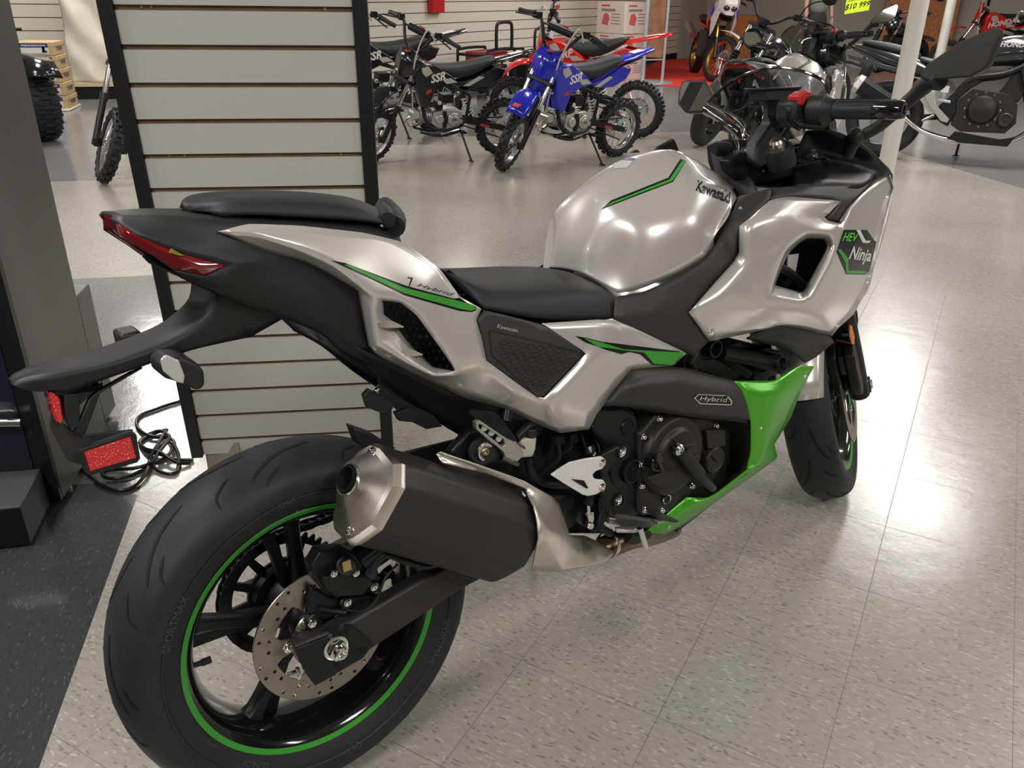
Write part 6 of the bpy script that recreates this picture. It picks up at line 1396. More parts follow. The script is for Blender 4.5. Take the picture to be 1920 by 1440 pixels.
# quad bike, mostly hidden by the cabinet
h = radians(314); f_ = gr(84, 263); qd = empty('quad_bike', f_-V3(cos(h),sin(h),0)*1.2+V3(sin(h),-cos(h),0)*.42, h, 'black quad bike with wide knobby tyre, half hidden by the grey cabinet', 'quad bike')
for x in (0, 1.2):
    for sy in (-1, 1):
        b = MB(); knobby(b, V3(x, sy*.42, .31), .31, .24); w_ = b.build('tyre', parent=qd, ang=30)
        b = MB().use(SBLK); b.rev(V3(x, sy*.42, .31), Y, [(-.09,.20),(-.10,.0),(.10,.0),(.09,.20)], n=28); b.build('wheel_hub', parent=w_)
sweep('body', [(-.35,.25,.62,.68),(-.1,.30,.60,.72),(.4,.16,.55,.80),(.8,.16,.55,.85),(1.1,.26,.62,.84),(1.5,.20,.66,.78)], PBLK, qd)
b = MB().use(PBLK)
for x in (0, 1.2):
    for sy in (-1, 1): b.loft([[V3(x+dx, sy*.30, z), V3(x+dx, sy*.56, z-.03)] for dx, z in ((-.38,.56),(-.25,.70),(0,.74),(.25,.70),(.40,.58))], caps=False, closed=False)
b.build('mudguards', parent=qd, ang=50).modifiers.new('t','SOLIDIFY').thickness = .01
b = MB().use(REDLENS); b.box(V3(1.42,-.2,.83), (.10,.16,.05)); b.box(V3(1.42,.2,.83), (.10,.16,.05)); b.build('lamp', parent=qd, bevel=.01)
b = MB().use(SBLK); b.box(V3(.5,0,.38), (.9,.25,.25)); b.tube([V3(1.3,-.4,.92), V3(1.3,.4,.92), V3(.95,.4,.92), V3(.95,-.4,.92), V3(1.3,-.4,.92)], .014); b.tube([V3(.85,-.38,1.08), V3(.92,-.1,1.08), V3(.92,.1,1.08), V3(.85,.38,1.08)], .014); b.bar(V3(1.2,-.42,.31), V3(1.2,.42,.31), .05, .05); b.bar(V3(0,-.42,.31), V3(0,.42,.31), .05, .05); b.build('chassis', parent=qd, bevel=.004)
b = MB().use(SEATM); b.box(V3(.2,0,.80), (.75,.28,.12)); b.build('seat', parent=qd, bevel=.04, seg=3)
# ================================================================ street bikes standing further back
def wheel_cast(e, name, c, R, w, rimm, M=None, n=5, disc=True):
    c = Vector(c); rr = .222; b = MB().use(rimm)
    b.rev(c, Y, [(-w*.36,rr+.01),(-w*.38,rr),(-w*.25,rr-.014),(0,rr-.022),(w*.25,rr-.014),(w*.38,rr),(w*.36,rr+.01),(w*.2,rr-.006),(-w*.2,rr-.006)], n=48, closed=True)
    b.rev(c, Y, [(-.05,0),(-.05,.03),(-.03,.04),(.03,.04),(.05,.03),(.05,0)], n=24)
    for k in range(n):
        for da in (-.16, .16):
            a = 2*pi*k/n+.3; b.bar(c+V3(cos(a)*.03,0,sin(a)*.03), c+V3(cos(a+da)*(rr-.012),0,sin(a+da)*(rr-.012)), .03, .014, up=V3(-sin(a),0,cos(a)))
    if M: b.xf(M)
    o = b.build(name, parent=e, ang=40)
    t = MB().use(RUBBER); t.rev(c, Y, tyre_profile(R, w, .2155), n=64)
    if M: t.xf(M)
    t.build('tyre', parent=o, ang=40)
    if disc:
        for yy in ((-.07,) if 'rear' in name else (-.07, .07)):
            d = MB(); d.use(DISCM); r_ = .15 if 'front' in name else .11; d.rev(c, Y, [(yy-.002,r_*.7),(yy-.002,r_),(yy+.002,r_),(yy+.002,r_*.7)], n=40, closed=True)
            if M: d.xf(M)
            d.build('brake_disc', parent=o)
    return o
def fork_set(e, ax, k, S, up=.72, m=CHROME, rl=.027, m2=SBLK, boots=False):
    sa = V3(-sin(k), 0, cos(k))
    for sy in (-1, 1):
        b = MB(); o = ax+V3(-.02, sy*.10, 0); b.use(m2); b.tube([S @ (o-sa*.02), S @ (o+sa*.30)], rl, n=16); b.use(m); b.cyl(S @ (o+sa*.30), S @ (o+sa*up), rl*.75, n=16)
        if boots:
            b.use(SBLK)
            for i in range(9): b.rev(S @ (o+sa*(.30+.025*i)), S.to_3x3() @ sa, [(0,.022),(.006,.036),(.019,.036),(.025,.022)], n=18)
        b.build('fork_leg', parent=e, ang=40)
    b = MB().use(SBLK)
    for q in (up-.16, up-.01): b.box(S @ (ax+V3(-.02,0,0)+sa*q), (.08,.25,.03), S.to_3x3() @ Matrix.Rotation(-k, 3, 'Y'))
    b.build('triple_clamp', parent=e, bevel=.004); return sa
def bars(e, hb, S, rise=.10, w=.38, back=.10, mirrors=True, col=SBLK, scr=None):
    T = lambda x, y, z: S @ (hb+V3(x, y, z)); b = MB().use(col)
    b.tube([T(-back,-w,rise), T(-back*.4,-w*.5,rise), T(0,-.09,rise*.4), T(0,0,.02), T(0,.09,rise*.4), T(-back*.4,w*.5,rise), T(-back,w,rise)], .0125, n=10, smooth=4); o = b.build('handlebar', parent=e)
    for sy in (-1,1):
        b = MB().use(SEATM); b.cyl(T(-back*.7,sy*w*.70,rise), T(-back*1.05,sy*w*1.03,rise), .018, n=14); b.build('grip', parent=o)
        b = MB().use(SBLK); b.box(T(-back*.55,sy*w*.58,rise+.005), (.05,.06,.05)); b.tube([T(-back*.3,sy*w*.6,rise), T(0,sy*w*.75,rise-.01), T(-back*.3,sy*w*1.02,rise-.02)], .006, smooth=3); b.build('switch_block', parent=o, bevel=.004)
        if mirrors:
            b = MB().use(SBLK); b.tube([T(-back*.5,sy*w*.6,rise+.02), T(-back*.3,sy*w*.72,rise+.14), T(-back*.5,sy*w*.95,rise+.20)], .006, smooth=4); mo = b.build('mirror_arm', parent=o)
            c = T(-back*.5,sy*w*1.05,rise+.225); b = MB().use(SBLK); b.ball(c, .075, (.35,1,.62), n=20, m=12); b.build('mirror_shell', parent=mo)
            b = MB().use(MIRR); b.rev(c+S.to_3x3() @ V3(-.020,0,0), S.to_3x3() @ V3(-1,0,0), [(0,.046),(.007,.044),(.007,0)], n=24); b.build('mirror_glass', parent=mo)
    return o
# ---- dark naked bike on the right
HB = mat('dark_graphite_paint', (.030,.036,.038), .22, .5, .8)
gA = Vector((3.15, 7.4, 0)); hA = radians(-26)
nk = empty('naked_motorcycle', gA, hA, 'dark graphite naked motorcycle with exposed black engine on the right, behind the white pole', 'motorcycle'); nk.rotation_euler = (Matrix.Rotation(hA,3,'Z') @ Matrix.Rotation(-.13,3,'X')).to_euler()
I4 = Matrix.Identity(4); WBn = 1.41; wheel_cast(nk, 'rear_wheel', (0,0,.31), .31, .16, SBLK)
gpn = V3(WBn+.1,0,0); San = V3(-sin(radians(25)),0,cos(radians(25))); Sn = Matrix.Translation(gpn) @ Matrix.Rotation(.45,4,San) @ Matrix.Translation(-gpn)
wheel_cast(nk, 'front_wheel', (WBn,0,.30), .30, .12, SBLK, Sn); sa = fork_set(nk, V3(WBn,0,.30), radians(25), Sn); bars(nk, V3(WBn-.02,0,.30)+sa*.74, Sn, .06, .37, .10)
sweep('fuel_tank', [(.50,.07,.74,.80),(.58,.12,.74,.90),(.72,.15,.75,.99),(.88,.17,.76,1.02),(1.02,.14,.80,.99),(1.10,.07,.84,.93)], HB, nk)
b = MB().use(WHITEP); text_on(b, 'HONDA', Matrix.Translation(V3(.84,-.168,.92)) @ Matrix.Rotation(pi/2,4,'X'), .055, .001, .1); b.build('maker_name', parent=nk, recalc=False)
sweep('rider_seat', [(.16,.09,.76,.83),(.28,.13,.73,.80),(.42,.14,.71,.78),(.54,.10,.72,.80)], SEATM, nk)
sweep('pillion_seat', [(-.30,.05,.90,.93),(-.20,.09,.86,.93),(-.02,.10,.82,.91),(.14,.10,.78,.87),(.19,.06,.76,.84)], SEATM, nk)
sweep('tail_unit', [(-.42,.04,.88,.90),(-.25,.10,.80,.895),(0,.13,.68,.86),(.20,.14,.64,.80),(.36,.13,.62,.72)], HB, nk)
b = MB().use(REDLENS); b.box(V3(-.40,0,.86), (.06,.10,.03)); b.build('tail_light', parent=nk, bevel=.004)
b = MB().use(HB); b.prism([V3(x,-.10,z) for x, z in ((-.38,.80),(-.10,.74),(.10,.70),(.14,.66),(-.08,.70),(-.36,.77))], (0,-.02,0)); b.build('grab_handle', parent=nk, bevel=.004)
b = MB().use(SBLK)
b.tube([V3(1.12,-.10,.92), V3(.86,-.15,.72), V3(.62,-.15,.66), V3(.52,-.13,.56), V3(.46,-.12,.36)], .024, n=12, smooth=5); b.tube([V3(1.12,.10,.92), V3(.86,.15,.72), V3(.62,.15,.66), V3(.52,.13,.56), V3(.46,.12,.36)], .024, n=12, smooth=5)
b.tube([V3(1.08,-.10,.84), V3(1.0,-.13,.60), V3(1.02,-.12,.5)], .02, n=12, smooth=4); b.prism([V3(x,-.17,z) for x, z in ((1.12,.80),(1.02,.84),(.92,.74),(.98,.60),(1.06,.64),(1.14,.72))], (0,.03,0)); b.build('frame', parent=nk, ang=40)
b = MB().use(SBLK); b.prism([V3(x,-.165,z) for x, z in ((.62,.66),(.50,.56),(.40,.44),(.42,.32),(.50,.28),(.54,.40),(.52,.48),(.60,.58),(.68,.64))], (0,.03,0)); b.build('pivot_cover', parent=nk, bevel=.01)
b = MB().use(ENGB); b.prism([V3(x,-.15,z) for x, z in ((.52,.30),(.60,.25),(.92,.26),(.98,.34),(.96,.48),(.88,.56),(.62,.58),(.52,.48))], (0,.30,0)); b.prism([V3(x,-.12,z) for x, z in ((.80,.54),(.96,.50),(1.06,.72),(.92,.78))], (0,.24,0))
b.rev(V3(.72,-.15,.43), OUT, [(-.01,.118),(.02,.112),(.045,.095),(.05,.06),(.055,.045),(.055,0)], n=48); b.rev(V3(.90,-.15,.36), OUT, [(-.01,.062),(.02,.058),(.03,.045),(.026,.03),(.03,.0)], n=36)
en = b.build('engine', parent=nk, ang=35, bevel=.004)
for k in range(12):
    a = 2*pi*k/12; b = MB().use(CHROME); bolt(b, V3(.72+cos(a)*.128,-.152,.43+sin(a)*.128), OUT, .007, .006); b.build('engine_bolt', parent=en)
b = MB().use(CHROME)
for dy in (-.10, -.05): b.tube([V3(1.02,dy,.66), V3(1.10,dy,.58), V3(1.10,dy,.34), V3(1.00,dy,.22), V3(.78,dy,.18), V3(.55,-.06,.18), V3(.3,-.12,.24), V3(.12,-.15,.36)], .021, n=14, smooth=6)
b.use(SBLK); b.prism([V3(x,-.145,z) for x, z in ((1.00,.24),(.92,.21),(.56,.25),(.52,.19),(.60,.165),(.96,.16))], (0,.03,0)); b.build('exhaust_pipes', parent=nk, ang=40)
b = MB().use(SBLK); c0 = V3(.14,-.17,.38); c1 = V3(-.22,-.19,.56); d = (c1-c0).normalized(); x_, y_, _ = frame_of(d); hexr = lambda c, r: [c+(x_*cos(pi*k/3+.5)*.8+y_*sin(pi*k/3+.5))*r for k in range(6)]
b.loft([hexr(c0, .055), hexr(c1, .075)]); b.use(STEEL); b.loft([hexr(c1, .077), hexr(c1+d*.05, .072), hexr(c1+d*.065, .05)]); b.build('silencer', parent=nk, bevel=.003, ang=30)
b = MB().use(ALU); b.prism([V3(x,-.175,z) for x, z in ((.40,.42),(.20,.58),(.16,.57),(.34,.38))], (0,-.012,0)); b.prism([V3(x,-.19,z) for x, z in ((.30,.56),(.34,.54),(.38,.44),(.50,.34),(.49,.31),(.44,.32),(.34,.42),(.28,.50))], (0,-.012,0)); b.bar(V3(.38,-.19,.48), V3(.48,-.19,.47), .012, .02); b.bar(V3(.38,-.20,.36), V3(.30,-.26,.31), .018, .02); b.build('footrest_hanger', parent=nk, bevel=.003)
b = MB().use(WHITEP); b.box(V3(.42,-.20,.565), (.055,.01,.05)); b.build('paper_tag', parent=nk)
b = MB().use(SBLK); b.bar(V3(.45,0,.36), V3(0,-.09,.31), .03, .05); b.bar(V3(.45,0,.36), V3(0,.09,.31), .03, .05); b.build('swingarm', parent=nk, bevel=.004)
b = MB().use(SBLK); ft = Matrix.Rotation(.13,3,'X') @ V3(.62,.30,.012); b.tube([V3(.62,.10,.24), V3(ft.x,ft.y,ft.z)], .011); b.box(V3(ft.x,ft.y,ft.z), (.05,.04,.01)); b.build('side_stand', parent=nk)
b = MB().use(CLEARL); b.ball(V3(1.30,0,.86), .09, (.6,.9,1)); b.build('headlight', parent=nk)
# ---- adventure bike on the red carpet
gB = gr(1291, 132); fB = gr(1337, 154); hB_ = math.atan2(fB.y-gB.y, fB.x-gB.x); WA = 1.55
av = empty('adventure_motorcycle', fB-V3(cos(hB_),sin(hB_),0)*WA, hB_, 'white, red and blue adventure motorcycle with gold spoked wheels on the red carpet', 'motorcycle'); av.rotation_euler = (Matrix.Rotation(hB_,3,'Z') @ Matrix.Rotation(-.12,3,'X')).to_euler()
gpa = V3(WA+.11,0,0); Sa_ = Matrix.Translation(gpa) @ Matrix.Rotation(.50,4,V3(-sin(radians(27)),0,cos(radians(27)))) @ Matrix.Translation(-gpa)
WPL = mat('white_gloss_plastic', (.62,.58,.56), .3, coat=.5)
spoked(av, 'front_wheel', (WA,0,.345), .345, .10, GOLD, Sa_, knob=False, disc=(.15,.06)); spoked(av, 'rear_wheel', (0,0,.33), .33, .15, GOLD, None, knob=False, disc=(.12,-.06))
sa = fork_set(av, V3(WA,0,.345), radians(27), Sa_, .80, GOLD); hbA = V3(WA-.02,0,.345)+sa*.82; bars(av, hbA, Sa_, .16, .42, .10)
for sy in (1,-1):
    b = MB().use(WPL); b.loft([[V3(1.12,sy*.10,.72), V3(1.30,sy*.16,.62), V3(1.40,sy*.14,.72)], [V3(1.0,sy*.16,.95), V3(1.34,sy*.20,.86), V3(1.50,sy*.12,.95)], [V3(1.1,sy*.12,1.15), V3(1.40,sy*.14,1.10), V3(1.60,sy*.06,1.12)]]); b.build('side_fairing', parent=av, bevel=.008)
    b = MB().use(PRED); b.prism([V3(1.06,sy*.185,.80), V3(1.24,sy*.205,.78), V3(1.28,sy*.205,.90), V3(1.06,sy*.19,.93)], (0,sy*.012,0)); b.use(PBLU); b.prism([V3(1.08,sy*.18,.94), V3(1.30,sy*.19,.92), V3(1.32,sy*.18,1.05), V3(1.10,sy*.165,1.08)], (0,sy*.02,0)); b.build('side_graphic', parent=av)
b = MB().use(WPL); b.loft([[V3(1.46,-.15,1.02), V3(1.60,-.06,.95), V3(1.60,.06,.95), V3(1.46,.15,1.02)], [V3(1.44,-.17,1.16), V3(1.62,-.09,1.12), V3(1.62,.09,1.12), V3(1.44,.17,1.16)], [V3(1.38,-.13,1.30), V3(1.50,-.08,1.30), V3(1.50,.08,1.30), V3(1.38,.13,1.30)]]); b.build('nose_fairing', parent=av, bevel=.01)
b = MB().use(GBLK); b.ball(V3(1.605,-.055,1.05), .05, (.5,1,.8)); b.ball(V3(1.605,.055,1.05), .05, (.5,1,.8)); b.build('headlight', parent=av)
b = MB().use(SMOKE); b.loft([[V3(1.48,-.14,1.27), V3(1.54,0,1.30), V3(1.48,.14,1.27)], [V3(1.38,-.13,1.50), V3(1.42,0,1.53), V3(1.38,.13,1.50)]], caps=False, closed=False); b.build('windscreen', parent=av, ang=60)
b = MB().use(WPL); R_ = []
for i in range(7):
    t = i/6; R_.append([Sa_ @ V3(WA-.25+.55*t, yy*.06, .345+.40+.02*sin(t*pi)-.05*t*t-.02*abs(yy)) for yy in (-1,0,1)])
b.loft(R_, caps=False, closed=False); q = b.build('front_mudguard', parent=av, ang=60).modifiers.new('t','SOLIDIFY'); q.thickness = .006
sweep('fuel_tank', [(.62,.10,.86,.92),(.75,.15,.85,1.05),(.95,.18,.84,1.14),(1.15,.15,.88,1.12),(1.25,.08,.92,1.05)], WPL, av); sweep('seat', [(-.15,.10,.86,.94),(.1,.13,.84,.93),(.4,.14,.80,.88),(.66,.09,.82,.90)], SEATM, av); sweep('tail_unit', [(-.35,.05,.86,.90),(-.1,.12,.78,.86),(.2,.12,.74,.82),(.5,.10,.70,.8)], PRED, av)
b = MB().use(ENGB); b.box(V3(.80,0,.50), (.44,.34,.40)); b.box(V3(.95,0,.70), (.2,.26,.2)); b.use(SBLK); b.bar(V3(.55,.1,.45), V3(0,.1,.33), .03, .05); b.bar(V3(.55,-.1,.45), V3(0,-.1,.33), .03, .05); b.bar(V3(.5,0,.5), V3(.3,0,.78), .08, .10); b.build('engine', parent=av, bevel=.02)
b = MB().use(ALU); b.cyl(V3(-.30,-.20,.74), V3(.15,-.17,.60), .065, n=20); b.cyl(V3(-.34,-.202,.755), V3(-.30,-.20,.74), .045, .065); b.build('silencer', parent=av, ang=40)
b = MB().use(SBLK); b.tube([V3(.75,.12,.3), Matrix.Rotation(.12,3,'X') @ V3(.78,.34,.012)], .012); b.build('side_stand', parent=av)
# ---- cruiser with round headlamp
ch = gr(1408, 172); hC = radians(212); cr = empty('cruiser_motorcycle', V3(3.0,8.6,0), hC, 'black cruiser motorcycle with round four-lamp headlight and rubber fork boots behind the parked silver bike', 'motorcycle')
hl_target = onplane(1450, 43, Vector((2.78,8.3,0)), Vector((.2,1,0)))
WC = 1.49; kc_ = radians(29); cr.rotation_euler = (Matrix.Rotation(hC,3,'Z') @ Matrix.Rotation(-.12,3,'X')).to_euler()
gpc = V3(WC+.11,0,0); Sc = Matrix.Translation(gpc) @ Matrix.Rotation(.45,4,V3(-sin(kc_),0,cos(kc_))) @ Matrix.Translation(-gpc)
wheel_cast(cr, 'rear_wheel', (0,0,.33), .33, .15, SBLK); wheel_cast(cr, 'front_wheel', (WC,0,.33), .33, .13, SBLK, Sc); sa = fork_set(cr, V3(WC,0,.33), kc_, Sc, .78, CHROME, .028, SBLK, True)
hc0 = V3(WC-.02,0,.33)+sa*.80; bars(cr, hc0, Sc, .13, .40, .16)
b = MB().use(SBLK); c = Sc @ (hc0+V3(.13,0,-.10)); dd = Sc.to_3x3() @ V3(1,0,-.05); b.rev(c, dd, [(-.10,.0),(-.09,.04),(-.04,.08),(.0,.088),(.02,.088),(.02,.08)], n=36); hlo = b.build('headlight', parent=cr, ang=40)
b = MB().use(GBLK); b.rev(c, dd, [(.01,.08),(.01,0)], n=30); x_, y_, _ = frame_of(dd)
b.use(mat('lamp_lens', (.5,.5,.52), .1, .3, coat=1))
for sx, sy in ((1,0),(-1,0),(0,1),(0,-1)): b.ball(c+dd*.012+x_*sx*.036+y_*sy*.036, .020, n=14, m=8)
b.build('lamp_lens', parent=hlo)
b = MB().use(SBLK); b.rev(Sc @ (hc0+V3(.04,0,.03)), Sc.to_3x3() @ V3(-.5,0,1), [(-.04,.03),(0,.05),(.02,.052),(.02,.045),(.016,0)], n=28); b.build('speedometer', parent=cr)
sweep('fuel_tank', [(.62,.06,.70,.78),(.72,.11,.70,.88),(.90,.14,.72,.94),(1.06,.11,.76,.92),(1.14,.05,.80,.86)], PBLK, cr); sweep('seat', [(.12,.10,.60,.66),(.30,.15,.60,.68),(.50,.13,.62,.70),(.62,.08,.66,.74)], SEATM, cr); sweep('rear_mudguard', [(-.40,.08,.60,.64),(-.2,.09,.66,.71),(.0,.09,.68,.73),(.2,.08,.62,.68)], PBLK, cr)
b = MB().use(ENGB); b.box(V3(.74,0,.42), (.46,.32,.34)); b.box(V3(.90,0,.62), (.2,.24,.2)); b.use(CHROME); b.rev(V3(.74,-.17,.42), OUT, [(0,.11),(.02,.10),(.03,0)], n=30); b.rev(V3(.74,.17,.42), Y, [(0,.11),(.02,.10),(.03,0)], n=30); b.use(SBLK); b.tube([V3(1.16,0,.88), V3(1.05,.05,.45), V3(.9,.06,.26), V3(.5,.08,.26), V3(.45,.08,.6), V3(1.14,0,.84)], .018, smooth=4); b.tube([V3(.5,.1,.4), V3(0,.1,.33)], .022); b.tube([V3(.5,-.1,.4), V3(0,-.1,.33)], .022); b.build('engine', parent=cr, bevel=.015, ang=40)
b = MB().use(SBLK); b.tube([V3(1.0,-.1,.5), V3(1.05,-.12,.3), V3(.8,-.15,.2), V3(.2,-.17,.28), V3(-.25,-.18,.32)], [.022,.022,.025,.045,.045], smooth=4); b.build('exhaust', parent=cr)
b = MB().use(SBLK); b.tube([V3(.7,.12,.25), Matrix.Rotation(.12,3,'X') @ V3(.72,.32,.012)], .012); b.build('side_stand', parent=cr)
# ---- second silver and green motorcycle: the same machine parked further back
SKIP = {'tyre_never'}
c2 = copy_tree(root); tag(c2, 'second silver and green sport motorcycle, parked behind the first one\'s windscreen and seen from behind')
H2 = radians(60); tk = V3(.83,0,.98)
T2 = onplane(1482, 116, (0,0,.95), (0,0,1)); rot2 = Matrix.Rotation(H2,4,'Z') @ Matrix.Rotation(-LEAN,4,'X'); off2 = rot2 @ tk
c2.matrix_world = Matrix.Translation((T2.x-off2.x, T2.y-off2.y, 0)) @ rot2
c3 = copy_tree(cr); g3 = gr(1700,158); c3.location = V3(g3.x, g3.y, 0); c3.rotation_euler = (Matrix.Rotation(radians(222),3,'Z') @ Matrix.Rotation(-.12,3,'X')).to_euler(); tag(c3, 'farther black cruiser motorcycle with wide handlebar, left of the thick white pole')
# ---- two more machines at the back right: a black cruiser bar and a red trail bike
dirt_bike(gr(1940,150), radians(172), PRED, 'glossy red trail motorcycle with red and black seat at the top right corner', s=1.25, steer=-.3, txt='HONDA', lean=.1)
# ================================================================ things standing further back
CARP = mat('red_carpet', (.62,.035,.02), .9, bump=.5, bscale=400, var=.1, vscale=3)
cpts = [gr(1168,158), gr(1340,165.5), gr(1440,166), gr(1500,118), gr(1330,110), gr(1236,112)]
b = MB(); b.prism([V3(p.x, p.y, .002) for p in cpts], (0,0,.006)); tag(b.build('carpet', CARP), 'bright red carpet laid on the grey floor under the gold-wheeled motorcycle', 'carpet')
sg = gr(1217, 157); e = empty('sign_stand', sg+V3(0,.05,.008), radians(-20), 'tall silver sign stand with round base and brown wood panel at the carpet edge', 'sign stand')
SIL = mat('stand_silver', (.55,.56,.57), .35, .6)
b = MB(); b.rev((0,0,0), (0,0,1), [(0,0),(0,.36),(.012,.365),(.02,.35),(.03,.05),(.03,0)], n=48); b.build('stand_base', SIL, e, ang=30)
for x in (-.10, .20):
    b = MB(); b.cyl(V3(x,0,.02), V3(x,0,2.1), .035 if x < 0 else .022, n=20); b.build('stand_pole', SIL, e)
b = MB().use(mat('walnut_panel', (.26,.12,.06), .45, var=.3, vscale=6)); b.box(V3(.06,-.0,1.16), (.22,.02,1.6)); b.use(mat('picture_grey', (.30,.31,.36), .4)); b.box(V3(.06,-.012,1.65), (.16,.004,.5)); b.use(mat('picture_dark', (.05,.06,.09), .4)); b.ball(V3(.05,-.014,1.70), .06, (1,.1,1.6)); b.ball(V3(.09,-.014,1.58), .05, (.8,.1,1.6)); b.build('sign_panel', parent=e)
b = MB(); b.bar(V3(-.10,0,.32), V3(.20,0,.34), .02, .02); b.build('cross_rail', SIL, e)
# cartons by the wall
PINKB = mat('printed_white_carton', (.66,.56,.50), .6)
cb = gr(1160, 147); hb1 = zat(cb, 3); cb = V3(cb.x, cb.y, 0)
RI = mat('carton_red_print', (.55,.10,.08), .6); GI = mat('carton_grey_print', (.25,.22,.2), .6)
for k, (z0, z1, w_, dx) in enumerate(((0,.30*hb1,.52,0),(.30*hb1,.60*hb1,.54,-.0),(.60*hb1,hb1,.56,.01))):
    e = empty('carton', cb+V3(dx,0,z0+.001), radians(40), ('lowest white printed carton of the stack beside the red carpet', 'middle white printed carton of the stack beside the red carpet', 'topmost white printed carton, with engine drawings, on the stack by the wall')[k], 'box', 'printed cartons by the wall')
    h_ = z1-z0-.003; b = MB(); b.box(V3(0,0,h_/2), (w_,w_*1.05,h_)); b.build('carton_body', PINKB, e, bevel=.006)
    b = MB()
    for (ax_, off) in (('x', -w_/2-.002), ('y', -w_*.525-.002)):
        R0 = (Matrix.Rotation(-pi/2,4,'Z') if ax_ == 'x' else Matrix.Identity(4)); 
        F_ = lambda x, z: (R0 @ Vector((x, off, z)))
        b.use(RI); b.add([F_(x, z) for x, z in ((-.2,h_*.85),(-.02,h_*.85),(-.02,h_*.91),(-.2,h_*.91))], [(0,1,2,3)])
        b.use(RI); b.add([F_(x, z) for x, z in ((-.18,h_*.30),(-.05,h_*.25),(-.02,h_*.50),(-.08,h_*.66),(-.15,h_*.60))], [(0,1,2,3,4)])
        b.use(GI)
        for q in range(4): b.add([F_(x, z) for x, z in ((.02,h_*(.3+.1*q)),(.20,h_*(.3+.1*q)),(.20,h_*(.33+.1*q)),(.02,h_*(.33+.1*q)))], [(0,1,2,3)])
        b.use(GI); b.add([F_(x, z) for x, z in ((-.2,h_*.70),(.1,h_*.70),(.1,h_*.78),(-.2,h_*.78))], [(0,1,2,3)])
    b.build('carton_print', parent=e, recalc=False)
# generators
def generator(loc, rz, s, label, body, h0=0):
    e = empty('generator', loc, rz, label, 'generator'); e.scale = (s,s,s)
    b = MB().use(SBLK)
    for sy in (-1,1):
        b.tube([V3(-.30,sy*.22,.05), V3(-.30,sy*.22,.50), V3(-.24,sy*.22,.56), V3(.24,sy*.22,.56), V3(.30,sy*.22,.50), V3(.30,sy*.22,.05)], .018, smooth=3)
    for x in (-.28,.28):
        b.tube([V3(x,-.22,.10), V3(x,.22,.10)], .016); b.tube([V3(x,-.22,.50), V3(x,.22,.50)], .016)
    b.tube([V3(-.14,-.24,.56), V3(-.14,-.24,.80), V3(-.08,-.24,.86), V3(.14,-.24,.86), V3(.2,-.24,.80), V3(.2,-.24,.56)], .02, smooth=3)
    b.build('tube_frame', parent=e, ang=60)
    b = MB().use(body); b.box(V3(0,0,.47), (.46,.34,.14)); b.build('fuel_tank', parent=e, bevel=.03, seg=3)
    b = MB().use(SBLK); b.box(V3(-.02,-.02,.25), (.44,.32,.26)); b.cyl(V3(0,-.2,.26), V3(0,-.1,.26), .10); b.use(WHITEP); b.box(V3(.05,-.19,.30), (.14,.01,.04)); b.build('engine_block', parent=e, bevel=.015)
    b = MB().use(RUBBER)
    for sy in (-1,1): b.cyl(V3(.26,sy*.27,.09), V3(.26,sy*.22,.09), .09, n=20)
    b.build('wheels', parent=e); return e
W2B = lambda u: onplane(u, 120, P2+N2*.6, N2)
q = W2B(912); dq = V3(q.x, q.y, 0); zt_ = zat(dq, 38)
bt = MB().use(SBLK); bt.box((0,0,.25), (1.1,.6,.03)); [bt.box((x,y,.12),(.04,.04,.24)) for x in (-.5,.5) for y in (-.25,.25)]
generator(dq, radians(58), zt_/.88, 'black tube-framed generator with a dark red tank standing against the slatted wall', mat('dark_red_enamel', (.28,.01,.015), .3, coat=.5))
bt = None
q = W2B(985); dq = V3(q.x, q.y, 0); generator(dq, radians(58), zat(dq, 50)/.88, 'red-topped generator partly hidden behind the red dirt bike fender', PRED)
for (u0, u1, v0, v1, lab) in ((1272,1297,22,98,'red and black wheeled generator standing in the dark corner behind the carpet'),(1238,1262,50,104,'black and red generator beside the sign stand in the dark corner')):
    g_ = gr((u0+u1)/2, v1); generator(V3(g_.x, g_.y, 0), radians(20), zat(g_, v0)/.88, lab, PRED)
g_ = gr(1215, 108); b = MB(); hh_ = zat(g_, 62); b.box((0,0,hh_/2), (.42,.36,hh_)); o = b.build('equipment_case', mat('case_dark', (.03,.03,.032), .5), bevel=.02); o.location = V3(g_.x,g_.y,.001); tag(o, 'dark equipment case with yellow papers on top, behind the sign stand', 'case')
b = MB(); b.box((0,0,.006), (.3,.22,.01), Matrix.Rotation(.3,3,'Z')); b.box((.03,-.02,.017), (.28,.2,.01), Matrix.Rotation(-.2,3,'Z')); o = b.build('papers', mat('yellow_paper', (.60,.52,.22), .7)); o.location = V3(g_.x,g_.y,hh_+.002); tag(o, 'loose yellow papers lying on the dark equipment case', 'papers')
# dark cabinet wall in the corner behind the carpet
b = MB(); cw = gr(1262, 92); b.box((0,0,1.2), (3.2,.3,2.4)); o = b.build('storage_unit', mat('storage_grey', (.22,.20,.18), .6), bevel=.01); o.location = V3(cw.x+.9, cw.y+1.6, 0); o.rotation_euler.z = radians(-25); tag(o, 'grey storage unit in the far corner behind the red carpet', 'storage unit')
